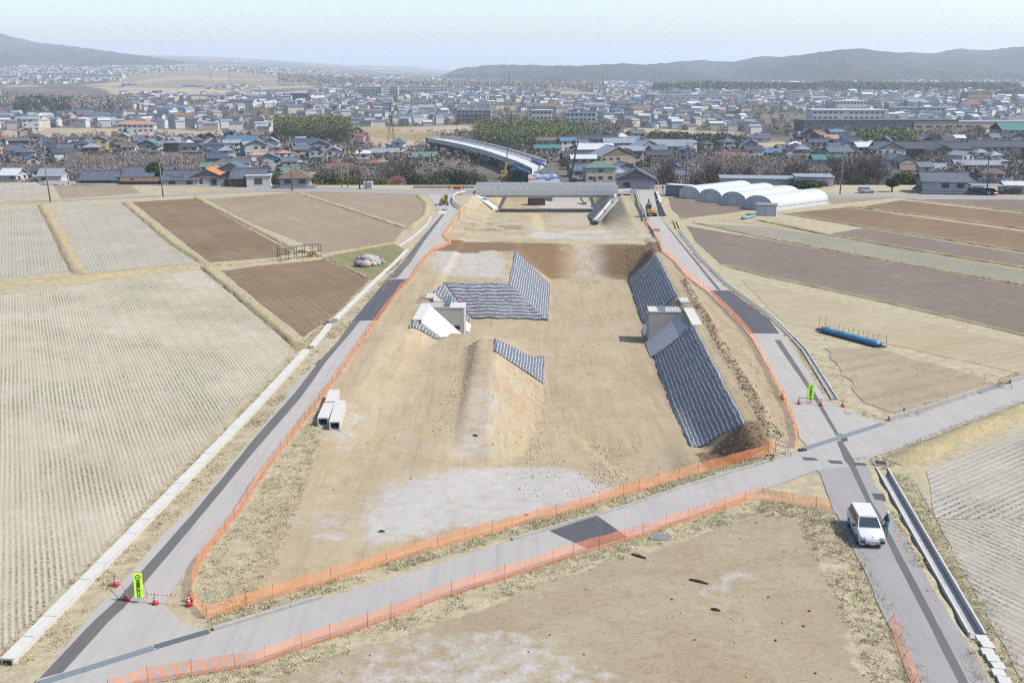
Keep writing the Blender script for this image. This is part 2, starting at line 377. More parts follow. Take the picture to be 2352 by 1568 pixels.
tw = np.zeros_like(TX)
for pd, z in STRAW_FIELDS:
    poly = [tuple(p[:2]) for p in Ps(pd, z)]; d = polydist(poly + poly[:1], TX, TY); sd = np.where(inpoly(poly, TX, TY), d, -d)
    tw = np.maximum(tw, sst(-3, 3, sd) * (.45 if z == -8 else .9))
far_n = fbm(TX / 130, TY / 330, 41, 3)
tw = np.maximum(tw, .8 * sst(.63, .68, far_n) * sst(900, 1500, TY))
put_attr(tme, "zone", [tw, fbm(TX / 45, TY / 60, 43, 3), sst(.5, .62, fbm(TX / 60, TY / 120, 47, 3)), 0 * TX])
def town_ground():
    m = MT("town ground"); z = m.n("Attribute", {"attribute_name": "zone"}); sp = m.n("SeparateColor", Color=z.outputs["Color"])
    n1 = m.noise(.02, 4); n2 = m.noise(.15, 4, .7)
    c = m.mix(m.mapr(sp.outputs[1], .35, .65), col(116, 110, 104), col(146, 137, 126))
    c = m.mix(m.mapr(n2, .45, .7), c, col(105, 100, 88)); c = m.mix(m.math('MULTIPLY', sp.outputs[2], .55), c, col(108, 105, 82))
    f = m.mix(m.mapr(n1, .35, .65), col(196, 176, 146), col(212, 196, 168)); f = m.mix(m.mapr(n2, .5, .75, 0, .5), f, col(168, 147, 120))
    return m.out(m.mix(sp.outputs[0], c, f), .95, spec=.1)
tme.materials.append(town_ground())
ot = bpy.data.objects.new("terrain", tme); C.objects.link(ot); struct(ot, "low plain below the terrace with gardens, plots and straw fields between houses", "terrain")
# ================================================================ FIELDS, BANKS, ROADS
def ngon_sheet(name, pts, z, mat, heading=0.0, sub=False, loc=None):
    "flat sheet; local y runs along heading (the direction of the furrows)"
    cx = sum(p[0] for p in pts) / len(pts); cy = sum(p[1] for p in pts) / len(pts); ca, sa = math.cos(-heading), math.sin(-heading)
    bm = bmesh.new(); vs = [bm.verts.new(((p[0] - cx) * ca - (p[1] - cy) * sa, (p[0] - cx) * sa + (p[1] - cy) * ca, 0)) for p in pts]
    f = bm.faces.new(vs); bmesh.ops.triangulate(bm, faces=[f])
    bmesh.ops.recalc_face_normals(bm, faces=bm.faces)
    if bm.faces[:][0].normal.z < 0: bmesh.ops.reverse_faces(bm, faces=bm.faces)
    me = bpy.data.meshes.new(name); bm.to_mesh(me); bm.free(); me.materials.append(mat)
    o = bpy.data.objects.new(name, me); C.objects.link(o); o.location = (cx, cy, z); o.rotation_euler = (0, 0, heading); return o
def rag(pts, step=1.5, amp=.3, seed=1):
    "slightly uneven outline"
    r = []; n = len(pts)
    for i in range(n):
        a, b = Vector(pts[i][:2]), Vector(pts[(i + 1) % n][:2]); k = max(1, int((b - a).length / step)); nn = Vector((-(b - a).y, (b - a).x)).normalized()
        for j in range(k):
            p = a + (b - a) * (j / k); q = 0 if j == 0 else (fbm(np.array([p.x * .6]), np.array([p.y * .6]), seed)[0] - .5) * 2 * amp; r.append(tuple(p + nn * q))
    return r
def field_mat(name, soil_a, soil_b, row, rowf, pitch, green=None, greenf=0., clod=0., rowmix=.8, seed=0.0, ridge=None):
    m = MT(name); o = m.n("Mapping", Vector=m.obj, Location=(seed, seed * .7, 0)).outputs[0]
    big = m.noise(.055, 4, .6, o); mid = m.noise(.5, 4, .65, o); fine = m.noise(3.2, 3, .7, o)
    x = m.n("SeparateXYZ", Vector=o).outputs
    xx = m.math('ADD', x[0], m.mapr(m.noise(.06, 2, .5, o), .3, .7, -.06, .06))
    ph = m.math('ADD', m.math('MULTIPLY', m.math('SINE', m.math('MULTIPLY', xx, 2 * math.pi / pitch)), .5), .5)
    ph2 = m.math('ADD', m.math('MULTIPLY', m.math('SINE', m.math('MULTIPLY', xx, 2 * math.pi / (pitch * 4.6))), .5), .5)
    along = m.noise(2.2, 3, .75, m.scalevec(o, (3.2, .9, 1))); fade = m.mapr(m.noise(.22, 3, .6, m.scalevec(o, (1.4, .6, 1))), .36, .56, .12, 1.0)
    c = m.mix(m.mapr(big, .32, .68), soil_a, soil_b); c = m.mix(m.mapr(m.noise(.03, 3, .7, o, .8), .50, .66, 0, .5), c, tuple(v * .84 for v in soil_a[:3]) + (1,)); c = m.mix(m.mapr(m.noise(.17, 4, .75, o, .5), .56, .70, 0, .45), c, tuple(min(.7, v * 1.16) for v in soil_b[:3]) + (1,)); c = m.mix(m.mapr(mid, .46, .74, 0, .5), c, tuple(v * .8 for v in soil_a[:3]) + (1,))
    w = m.math('MULTIPLY', m.math('MULTIPLY', m.mapr(ph, .45, .95), fade), m.mapr(along, .44, .56))
    crest = m.math('MULTIPLY', m.math('MULTIPLY', m.mapr(ph, .5, .05), fade), m.mapr(along, .62, .38))
    w = m.math('MULTIPLY', w, m.mapr(m.math('ADD', ph2, m.mapr(big, .3, .7, -.2, .5)), .1, .9, .7, 1.0))
    if ridge: c = m.mix(m.math('MULTIPLY', crest, .8), c, ridge)
    c = m.mix(m.math('MULTIPLY', w, rowf), c, row)
    c = m.mix(m.math('MULTIPLY', m.mapr(ph2, .72, 1.0), .14), c, tuple(v * .72 for v in soil_a[:3]) + (1,))
    if green:
        gm = m.math('MULTIPLY', m.mapr(m.noise(.085, 4, .65, m.scalevec(o, (1.25, .8, 1))), .43, .60), m.mapr(m.noise(4.2, 2, .8, o), .47, .56))
        gm = m.math('MULTIPLY', gm, m.mapr(ph, .3, .75, .22, 1.)); c = m.mix(m.math('MULTIPLY', gm, greenf), c, green)
    if clod:
        cl = m.noise(2.6, 3, .8, o); c = m.mix(m.mapr(cl, .60, .70, 0, clod), c, tuple(min(.6, v * 1.7) for v in soil_b[:3]) + (1,)); c = m.mix(m.mapr(cl, .40, .30, 0, clod), c, tuple(v * .62 for v in soil_a[:3]) + (1,))
    hh = m.math('ADD', m.math('MULTIPLY', ph, .5), m.math('MULTIPLY', fine, .6))
    return m.out(c, .95, hh, .05, .5, .12)
F_PALE = field_mat("pale drilled soil", col(208, 199, 175), col(225, 216, 196), col(154, 148, 108), .85, .36, col(98, 108, 68), .85, .3, ridge=col(238, 226, 190))
F_PALE2 = field_mat("pale drilled soil, greener", col(198, 190, 172), col(210, 203, 188), col(160, 158, 130), .9, .52, col(110, 118, 82), .45, .15, seed=31., ridge=col(218, 208, 178))
F_WHEAT = field_mat("sparse young wheat", col(190, 182, 166), col(216, 208, 196), col(132, 128, 98), .5, .55, col(88, 96, 62), 1.0, .6, seed=77., ridge=col(228, 220, 206))
F_BROWN = field_mat("ploughed brown loam", col(148, 124, 98), col(166, 143, 115), col(120, 99, 78), .6, .95, None, 0, .55, seed=5.)
F_RED = field_mat("harrowed dark loam", col(140, 124, 111), col(156, 140, 127), col(186, 172, 156), .5, .75, None, 0, .4, seed=15.)
F_STUB = field_mat("stubble on loam", col(170, 150, 126), col(184, 167, 143), col(206, 192, 166), .8, .8, None, 0, .5, seed=45.)
F_MOUSE = field_mat("grey green winter crop", col(170, 164, 146), col(182, 175, 157), col(150, 147, 120), .7, .5, col(142, 146, 112), .5, .2, seed=63.)
F_STRAW = field_mat("mown straw strip", col(198, 183, 148), col(212, 200, 168), col(172, 155, 120), .6, 1.4, col(170, 165, 126), .3, .45, seed=91.)
HD = R(25.0)                                    # heading of the left hand plots
# (outline in the survey frame, material, furrow heading, label)
FIELDS = [
 ([(-260,716),(0,678),(466,620),(588,714),(652,781),(662,815),(588,886),(330,1158),(0,1497),(-420,1900),(-700,1500)], F_PALE, HD, "big pale drilled field with green sprouts beside the white channel"),
 ([(508,622),(588,611),(745,596),(848,643),(762,728),(697,774),(590,690)], F_BROWN, HD, "small bare brown field between the pipe rack and the white channel"),
 ([(-200,492),(0,482),(90,477),(161,623),(0,638),(-250,665)], F_PALE2, HD, "pale field cut by the picture edge, above the big pale field"),
 ([(123,474),(280,467),(448,604),(202,627)], F_PALE2, HD, "greyish drilled field between two straw banks beside the brown plot"),
 ([(304,464),(446,456),(588,534),(672,578),(640,590),(480,603)], F_BROWN, HD, "brown ploughed field with dark furrows above the pipe rack"),
 ([(471,457),(588,449),(671,443),(930,523),(905,556),(745,581),(725,570),(588,517)], F_STUB, HD + R(4), "stubble field above the heap of boulders"),
 ([(696,442),(750,441),(955,447),(978,469),(974,494),(941,520)], F_STUB, HD + R(8), "corner stubble field beside the yellow digger"),
 ([(-150,430),(0,420),(83,418),(107,436),(110,449),(0,456),(-150,466)], F_PALE2, HD, "pale field by the tall pole at the terrace edge"),
 ([(122,425),(300,424.5),(325,444),(141,456)], F_STUB, HD, "light brown field beyond the farm lane"),
 ([(345,432),(420,428),(588,430),(588,436),(410,444)], F_STRAW, HD, "straw strip in front of the orange roofed house"),
 ([(1577,519),(1764,551),(2352,659),(2700,722),(2700,840),(2352,768),(1764,634),(1656,608),(1600,556)], F_RED, R(-65), "long dark harrowed field across the slope above the blue roll"),
 ([(1592,513),(1764,521),(1890,541),(2352,621),(2700,680),(2700,717),(2352,655),(1764,547)], F_MOUSE, R(-65), "grey green strip field between two low banks"),
 ([(1905,537),(1983,524),(2352,583),(2700,640),(2700,672),(2352,613)], F_RED, R(-65), "brown strip field narrowing to a point behind the grey green strip"),
 ([(1797,491),(1945,476),(2352,532),(2700,580),(2700,632),(2352,577),(1990,521)], F_BROWN, R(-65), "ruddy bare field reaching from the small shed"),
 ([(1983,474),(2071,460),(2352,491),(2700,535),(2700,572),(2352,523)], F_BROWN, R(-65), "brown field behind the ruddy field"),
 ([(2112,459),(2250,453.5),(2352,460),(2700,490),(2700,530),(2352,486)], F_RED, R(-65), "brown field below the pale two storey house"),
 ([(1892,446.5),(2036,448),(2057,454),(1910,469)], F_STUB, R(-65), "light brown plot beside the end of the greenhouses"),
 ([(1535,453),(1735,481.5),(1566,502.5),(1542,480)], F_RED, R(-65), "wedge of dark loam in front of the greenhouses"),
 ([(1612,503),(1730,489),(1780,499),(1890,537),(1764,518)], F_STRAW, R(-65), "pale fallow strip beside the small shed"),
 ([(1700,640),(1764,655),(2352,793),(2700,880),(2700,930),(2352,860),(2040,790),(1800,740)], F_STRAW, R(-62), "mown straw field above the blue roll"),
 ([(2128,1080),(2352,985),(2700,850),(2700,1160),(2352,1190),(2150,1190)], F_WHEAT, R(-53), "pale field with thin rows of wheat along the road"),
 ([(2105,1110),(2150,1192),(2352,1192),(2700,1165),(2700,1700),(2380,1620),(2250,1380)], F_WHEAT, R(30), "pale patchy wheat field beside the open ditch"),
]
for k, (pd, mt, hd, lab) in enumerate(FIELDS):
    o = ngon_sheet("field", rag(Ps(pd), 1.5, .28, k), -.002 + .0006 * k, mt, hd); struct(o, lab, "field")
M_ARC = field_mat("ploughed turn of the headland", col(186, 170, 142), col(202, 188, 160), col(160, 140, 114), .75, 2.6, None, 0, .4, seed=23.)
road("road", [(100,416.5),(300,420.5),(470,425.5),(590,429),(590,433),(470,430),(300,425),(112,422)], .016, M_ROAD2, "upper lane right in front of the orange roofed house", "road") if False else None
o = ngon_sheet("field", rag(Ps([(1895,800),(2010,800),(2200,850),(2310,890),(2230,900),(2060,950),(1985,925)]), 1.5, .9, 5), .03, M_ARC, R(-60)); struct(o, "scuffed brown patch with furrow turns below the blue roll", "field")
o = ngon_sheet("lawn", rag(Ps([(700,606),(770,585),(900,560),(935,577),(905,615),(865,640),(850,640),(752,594)]), 1.0, .6, 6), .034, field_mat("short green turf", col(150, 146, 106), col(172, 162, 122), col(116, 126, 78), .5, 3.0, col(112, 138, 72), .9, .3), HD); struct(o, "green grassy corner around the heap of boulders", "lawn")

# ---- grassy banks between the plots
M_BANK = MT("dead straw bank"); _n = M_BANK.noise(1.2, 4, .7); _f = M_BANK.noise(6, 3, .75)
_c = M_BANK.mix(M_BANK.mapr(_n, .32, .66), col(196, 178, 136), col(224, 208, 166)); _c = M_BANK.mix(M_BANK.mapr(_f, .5, .75, 0, .6), _c, col(160, 138, 100)); _c = M_BANK.mix(M_BANK.mapr(M_BANK.noise(.2, 3), .5, .7, 0, .5), _c, col(176, 168, 128))
M_BANK = M_BANK.out(_c, .95, _f, .15, .9, .1)
def bank(ptsD, w, h, label, seed=0):
    pts = Ps(ptsD); rail = []
    for a, b in zip(pts[:-1], pts[1:]):
        k = max(1, int((b - a).length / .7)); rail += [a + (b - a) * (i / k) for i in range(k)]
    rail.append(pts[-1]); vs = []; prof = [(-.5, -.08), (-.36, .35), (-.15, .85), (.1, 1.0), (.32, .55), (.5, -.08)]
    for i, p in enumerate(rail):
        d = (rail[min(i + 1, len(rail) - 1)] - rail[max(i - 1, 0)]).normalized(); nrm = Vector((d.y, -d.x, 0))
        for j, (q, z) in enumerate(prof):
            e = fbm(np.array([p.x * 1.1 + j * 3.1]), np.array([p.y * 1.1]), 50 + seed + j, 3)[0]; e2 = fbm(np.array([p.x * .5]), np.array([p.y * .5 + j * 9]), 70 + seed, 2)[0]
            vs.append(p + nrm * (q * w * (.75 + .6 * e2)) + Vector((0, 0, max(-.04, z * h * (.55 + .9 * e) * min(1, .05 + i / 4, .05 + (len(rail) - 1 - i) / 4)) if z > 0 else -.06)))
    n = len(prof); fs = [(i * n + j, (i + 1) * n + j, (i + 1) * n + j + 1, i * n + j + 1) for i in range(len(rail) - 1) for j in range(n - 1)]
    o = MB().add(vs, fs).build("grass_bank", M_BANK, smooth=True); struct(o, label, "grass bank"); return rail
BANKS = []
for k, (pd, w, h, lab) in enumerate([
 ([(-200,682),(0,655),(200,638),(330,622),(466,610)], 2.6, .45, "broad straw bank above the big pale field"), ([(466,612),(540,672),(610,730),(672,782),(690,800)], 1.5, .4, "straw bank between the big pale field and the small brown field"),
 ([(95,470),(130,535),(172,618),(185,630)], 2.0, .4, "straw bank between the two pale fields"), ([(285,464),(340,510),(400,560),(472,606)], 1.7, .35, "straw bank between the drilled and the brown field"),
 ([(448,454),(560,512),(640,553),(684,578)], 1.2, .3, "straw bank running to the pipe rack"), ([(674,441),(780,475),(880,508),(938,527)], .7, .22, "thin straw bank between the stubble fields"),
 ([(470,612),(560,608),(640,600),(748,590)], 1.3, .22, "low bank under the pipe rack"), ([(748,592),(800,617),(852,643)], .6, .18, "thin bank beside the green corner"),
 ([(1590,511),(1764,548),(2058,603),(2352,656),(2700,720)], .9, .22, "dark edged bank below the grey green strip"), ([(1735,505),(1890,538),(2100,575),(2352,616),(2700,676)], 1.2, .35, "bushy straw bank above the grey green strip"),
 ([(1790,489),(1985,522),(2150,547),(2352,579),(2700,636)], 1.1, .3, "straw bank below the ruddy field"), ([(1945,474),(2100,493),(2352,527),(2700,576)], 1.3, .35, "straw bank behind the ruddy field"),
 ([(2075,457),(2200,470),(2352,488),(2700,532)], 1.1, .3, "straw bank beneath the pale two storey house"), ([(1655,607),(1764,636),(2058,699),(2352,770),(2700,846)], .9, .2, "straw edge below the long dark field"),
 ([(1540,455),(1640,470),(1738,482)], .5, .15, "thin edge in front of the greenhouses"), ([(1560,506),(1650,494),(1735,483)], 1.6, .15, "tan path edge behind the loam wedge"),
 ([(941,522),(976,496),(981,470),(960,447)], 1.6, .3, "straw bank curling round the corner stubble field"), ([(0,470),(130,467),(330,456),(460,451)], 1.1, .2, "straw verge below the farm lane"),
 ([(2052,1062),(2110,1040),(2240,985),(2352,940),(2500,880)], 2.4, .5, "tufted bank between the road and the wheat field"), ([(745,583),(830,572),(915,556)], .9, .2, "straw edge behind the green corner")]):
    BANKS.append(bank(pd, w, h, lab, k))

# ---- roads
def asphalt(name, a, b, streak, cracks=.5, head=R(-2.5)):
    m = MT(name); n1 = m.noise(.25, 5, .6); n2 = m.noise(2.4, 4, .7); sv = m.scalevec(m.obj, (2.2, .06, 1), (0, 0, -head))
    st = m.noise(1.0, 3, .5, sv); c = m.mix(m.mapr(n1, .3, .7), a, b); c = m.mix(m.mapr(st, .45, .75, 0, .6), c, streak)
    c = m.mix(m.mapr(n2, .55, .8, 0, .35), c, tuple(v * .8 for v in a[:3]) + (1,)); c = m.mix(m.mapr(m.noise(.45, 5, .75, None, .5), .50, .68, 0, .38), c, tuple(x * y for x, y in zip(a[:3], (1.12, 1.04, .86))) + (1,)); c = m.mix(m.mapr(m.noise(1.0, 3, .6, m.scalevec(m.obj, (3.1, .035, 1), (0, 0, -head))), .60, .72, 0, .3), c, tuple(v * .74 for v in a[:3]) + (1,))
    if cracks:
        vo = m.n("TexVoronoi", {"feature": 'DISTANCE_TO_EDGE'}, Scale=.16); m.set(vo, "Vector", m.n("Mapping", Vector=m.obj, Scale=(1, .7, 1)).outputs[0])
        wv = m.n("TexVoronoi", {"feature": 'DISTANCE_TO_EDGE'}, Scale=.16); 
        dv = m.t.nodes.new("ShaderNodeVectorMath"); dv.operation = 'ADD'; m.set(dv, 0, m.obj); sc = m.n("TexNoise", Scale=.9, Detail=4); m.set(sc, "Vector", m.obj); m.set(dv, 1, sc.outputs["Color"]); m.set(wv, "Vector", dv.outputs[0])
        c = m.mix(m.math('MULTIPLY', m.mapr(wv.outputs["Distance"], .012, .004), cracks), c, tuple(v * .5 for v in a[:3]) + (1,))
    return m.out(c, .85, n2, .01, .4, .3)
M_ROAD = asphalt("worn pale asphalt", col(198, 193, 186), col(209, 204, 197), col(184, 180, 177), .12)
M_DIAG = asphalt("worn pale asphalt, cross road", col(194, 190, 185), col(205, 201, 195), col(180, 178, 177), .13, R(-53))
M_ROAD2 = asphalt("grey asphalt", col(174, 171, 170), col(186, 182, 180), col(164, 161, 161), .1, R(5))
M_STRIPE = asphalt("dark trench asphalt", col(112, 109, 109), col(124, 121, 121), col(134, 130, 128), .15)
M_PATCH = asphalt("fresh asphalt patch", col(92, 93, 99), col(103, 104, 110), col(116, 117, 122), .1)
def road(name, pd, z, mat, label, cat, amp=.12):
    o = ngon_sheet(name, rag(Ps(pd), 1.2, amp, len(pd)), z, mat); struct(o, label, cat); return o
LEFT_L = [(-40,1680),(88,1559),(151,1483),(219,1400),(295,1324),(375,1224),(433,1176),(588,1000),(689,864),(737,826),(780,781),(810,738),(840,696),(888,643),(926,605),(966,550),(1006,489),(1000,469),(981,446)]
LEFT_R = [(1041,447),(1049,479),(1036,507),(1014,547),(1030,556),(990,572),(960,606),(940,640),(909,671),(867,726),(829,781),(783,849),(722,930),(657,1015),(580,1116),(544,1173),(438,1294),(393,1360),(378,1390),(420,1430),(481,1450),(340,1490),(76,1568),(-80,1620)]
road("road", LEFT_L + LEFT_R, .020, M_ROAD, "pale farm road on the far side of the trench stripe, beside the white covered channel", "road")
RIGHT = [(1468,438),(1473,477),(1486,507),(1498,530),(1512,557),(1522,579),(1549,602),(1579,637),(1627,673),(1670,716),(1702,748),(1730,783),(1766,846),(1800,914),(1818,945),(1836,1005),(1862,1032),(2024,974),(2016,967),(1900,922),(1847,841),(1809,781),(1764,731),(1675,667),(1604,600),(1549,537),(1514,494),(1501,438)]
road("road", RIGHT, .021, M_ROAD, "pale farm road leading up to the bridge beside the thin open gutter", "road")
DIAG = [(-120,1632),(76,1570),(355,1488),(481,1451),(588,1420),(739,1375),(928,1319),(1176,1241),(1425,1169),(1592,1113),(1764,1061),(1822,1043),(2031,974),(2243,905),(2352,871),(2700,760),(2700,810),(2352,930),(2142,1005),(1998,1053),(1992,1070),(1872,1082),(1764,1121),(1640,1168),(1491,1222),(1332,1270),(1176,1320),(1001,1376),(845,1436),(714,1479),(588,1524),(330,1572),(0,1690)]
road("road", DIAG, .024, M_DIAG, "pale farm road crossing the picture between the two orange nets", "road")
RIGHT2 = [(1872,1079),(1885,1088),(1915,1176),(1923,1183),(1960,1262),(1983,1304),(2013,1380),(2049,1450),(2092,1568),(2140,1690),(2330,1690),(2273,1568),(2258,1539),(2205,1450),(2142,1350),(2086,1249),(2041,1173),(2006,1108),(1991,1066)]
road("road", RIGHT2, .028, M_ROAD2, "grey farm road carrying the white car", "road")
road("road", [(-300,476),(0,465),(116,459),(378,447),(588,436),(588,427.5),(640,429),(780,432.5),(950,436),(1092,434),(1092,446.5),(1041,449),(981,447.5),(749,441),(690,441.5),(588,441),(378,451),(116,463.5),(0,469.5),(-300,481)], .018, M_ROAD2, "lane along the terrace edge below the orange roofed house", "road")
road("road", [(1420,434),(1540,436),(1760,446),(1990,445),(2250,448.5),(2352,452),(2700,470),(2700,478),(2352,459),(2110,458),(2060,454),(1880,452),(1760,455),(1560,446),(1420,446)], .017, M_ROAD2, "lane along the terrace edge behind the greenhouses", "road")
road("road", [(1020,434),(1420,434),(1420,438),(1020,440)], .035, M_ROAD2, "approach of the bridge lane", "road") if False else None
road("road", [(100,415),(300,418.5),(470,423),(600,427.5),(600,433),(470,430),(300,425.2),(112,423)], .016, M_ROAD2, "upper lane right in front of the orange roofed house", "road")
for pd, lab in (([(91,1558),(222,1420),(275,1372),(332,1304),(448,1174),(588,1003),(676,904),(727,838),(722,838),(733,826),(737,826),(779,781),(785,771),(808,738),(828,737),(800,771),(791,781),(749,831),(694,909),(588,1032),(471,1174),(388,1274),(340,1330),(285,1395),(249,1428),(144,1544)], "dark trench stripe in the pale road beside the white channel"),
                ([(889,641),(926,600),(966,549.5),(1014,493),(1021,493),(976,552),(941,605),(911,639)], "dark trench stripe above the asphalt patch next to the boulders"),
                ([(1514,497),(1549,543),(1647,665.5),(1657,668),(1556,547),(1521,504)], "thin dark trench stripe climbing to the black digger"),
                ([(1779,781),(1860,899),(1920,1000),(1928,1000),(1870,899),(1792,781)], "dark trench stripe beside the thin open gutter"),
                ([(1922,1015),(1940,1058),(1950,1069),(1991,1154),(2006,1176),(2061,1292),(2117,1400),(2202,1568),(2260,1690),(2285,1690),(2224,1568),(2137,1400),(2079,1292),(2018,1176),(2003,1154),(1965,1070),(1963,1060),(1933,1010)], "dark trench stripe next to the white car")):
    road("road_patch", pd, .034, M_STRIPE, lab, "asphalt strip", .05)
for pd, lab in (([(809,738),(888,642),(941,641),(910,671),(868,735)], "dark asphalt patch across the road near the abutment with the window slot"), ([(1629,668),(1675,667),(1764,731),(1790,766),(1722,766),(1702,746)], "dark asphalt patch across the road beside the red looking net"),
                ([(1262,1219),(1372,1185),(1441,1233),(1352,1261)], "dark asphalt patch in the cross road"), ([(1842,1050),(1871,1052),(1880,1058),(1848,1057)], "first small dark patch of the broken line"), ([(1900,1057),(1931,1059),(1938,1066),(1908,1064)], "middle small dark patch of the broken line"), ([(1957,1062),(1988,1064),(1991,1070),(1964,1069)], "end small dark patch of the broken line"),
                ([(2003,1133),(2030,1135),(2036,1150),(2010,1148)], "lone square dark patch by the ditch"), ([(1928,997),(1942,998),(1948,1012),(1936,1016)], "small dark notch patch at the crossing")):
    road("road_patch", pd, .040, M_PATCH, lab, "asphalt patch", .03)
# ================================================================ WORKS: NETS, ABUTMENTS, FENCES, DUCTS
M_CONC = simple("pale new concrete", col(236, 233, 226), .85, .05, 1.5, spec=.2)
M_CONC2 = simple("weathered concrete", col(200, 197, 190), .9, .1, 1.2, spec=.2)
M_CONCG = simple("grey shuttered concrete", col(214, 211, 204), .9, .07, .7, spec=.2)
M_DARK = simple("painted hollow shade", col(50, 50, 52), .9, .1)  # near-black colour standing in for the shade inside holes
M_STEEL = simple("dull steel", col(128, 126, 124), .5, .1, metal=.6)
M_RUST = simple("rusty steel", col(112, 84, 76), .8, .2, 8)
M_WHITE = simple("white paint", col(245, 245, 242), .5, .04)
M_RED = simple("red plastic", col(226, 66, 70), .5, .06)
M_ORANGE = simple("orange paint", col(240, 120, 60), .5, .06)
M_GREY = simple("grey sheet metal", col(150, 154, 158), .5, .06)
def net_mat():
    m = MT("black slope mat with white roving lines"); uv = m.n("UVMap").outputs[0]; x = m.n("SeparateXYZ", Vector=uv).outputs
    wob = m.mapr(m.noise(.55, 3, .6, uv), .3, .7, -.07, .07); vv = m.math('ADD', x[1], wob)
    fr = m.math('FRACT', m.math('DIVIDE', vv, .47)); line = m.math('LESS_THAN', m.math('ABSOLUTE', m.math('SUBTRACT', fr, .5)), .10)
    gaps = m.mapr(m.noise(2.4, 3, .7, uv), .36, .46); line = m.math('MULTIPLY', line, gaps)
    n = m.noise(5, 3, .7, m.scalevec(uv, (1.6, .6, 1))); big = m.noise(.35, 3, .6, uv)
    base = m.mix(m.mapr(n, .35, .65), col(84, 90, 100), col(124, 130, 140)); base = m.mix(m.mapr(big, .5, .75, 0, .45), base, col(166, 170, 178))
    c = m.mix(line, base, col(240, 241, 244)); return m.out(c, .62, m.math('ADD', n, m.math('MULTIPLY', line, .9)), .07, .8, .5)
M_NET = net_mat()
def slope_sheet(name, tl, tr, bl, br, lift, mat, label=None, cat=None, nu=60, nv=14, bow=None, parent=None, swap=False):
    "draped sheet between four (t, s) corners; follows the ground"
    vs = []; uvs = []; L = math.dist(tl, tr); Dp = 6.2
    for j in range(nv + 1):
        for i in range(nu + 1):
            a, b = i / nu, j / nv
            t0, s0 = tl[0] + (tr[0] - tl[0]) * a, tl[1] + (tr[1] - tl[1]) * a; t1, s1 = bl[0] + (br[0] - bl[0]) * a, bl[1] + (br[1] - bl[1]) * a
            t, s = t0 + (t1 - t0) * b, s0 + (s1 - s0) * b
            if bow: s += bow * math.sin(math.pi * b) * (1 - a)
            vs.append((t, s)); q = ts(*xy(t, s)); uvs.append((t * 1.41, s) if swap else (s, t * 1.41))
    ed = [(fbm(np.array([p[1] * .7]), np.array([p[0] * .7]), 90, 3)[0] - .5) * (.45 if (k // (nu + 1)) in (0, nv) or (k % (nu + 1)) in (0, nu) else .3) for k, p in enumerate(vs)]; vs = [(p[0] + e * .45, p[1] + e) for p, e in zip(vs, ed)]
    X = np.array([xy(*p) for p in vs]); z = ground_h(X[:, 0], X[:, 1]); zz = z.reshape(nv + 1, nu + 1).copy()
    for _ in range(2): zz[1:-1] = (zz[:-2] + 2 * zz[1:-1] + zz[2:]) / 4
    z = np.maximum(zz.ravel(), z) + lift + (fbm(X[:, 0] * 1.4, X[:, 1] * 1.4, 88, 2) - .5) * .18
    V = [(X[k, 0], X[k, 1], z[k]) for k in range(len(vs))]; n = nu + 1
    fs = [(j * n + i, j * n + i + 1, (j + 1) * n + i + 1, (j + 1) * n + i) for j in range(nv) for i in range(nu)]
    o = MB().add(V, fs).build(name, mat, smooth=True); me = o.data; ul = me.uv_layers.new(name="UVMap")
    ul.data.foreach_set('uv', np.array([uvs[l.vertex_index] for l in me.loops], dtype=np.float32).ravel())
    so = o.modifiers.new("thick", 'SOLIDIFY'); so.thickness = .04; so.offset = -1
    if label: tag(o, label, cat, "slope mats on the cuttings")
    return o
slope_sheet("slope_mat", (16.5, 141.5), (16.5, 174), (11.9, 143.5), (11.9, 176), .07, M_NET, "dark striped mat on the shaded slope beyond the abutment with the blue sheet", "slope mat", 66)
slope_sheet("slope_mat", (16.6, 87.2), (16.5, 124.6), (12.2, 90.5), (11.9, 126.6), .07, M_NET, "dark striped mat on the shaded slope close to the road crossing, ending in dark soil", "slope mat", 76, 14, 1.0)
slope_sheet("slope_mat", (-7.2, 150.3), (-7.4, 178), (-1.3, 145.2), (-1.3, 172), .07, M_NET, "sunlit striped mat facing the sun on the undug block, beside the main floor", "slope mat", 60)
slope_sheet("slope_mat", (-16.8, 150.3), (-7.2, 150.3), (-12.4, 145.3), (-1.3, 145.2), .09, M_NET, "grey striped mat on the bank behind the abutment with the window slot", "slope mat", 44, 14, None, None, True)
slope_sheet("slope_mat", (-17.4, 142), (-16.8, 150.2), (-12.8, 142), (-12.4, 145.4), .08, M_NET, "small corner of striped mat touching the back of the windowed abutment", "slope mat", 16)
slope_sheet("slope_mat", (-18.0, 121.6), (-17.6, 126.4), (-15.2, 124.6), (-13.8, 126.8), .10, M_NET, "small striped mat remnant in front of the windowed abutment's paving", "slope mat", 12)
slope_sheet("slope_mat", (-7.1, 113.6), (-7.5, 121.6), (-1.4, 113.6), (-1.6, 126.3), .07, M_NET, "striped mat patch on the nose of the long earth bank", "slope mat", 20)

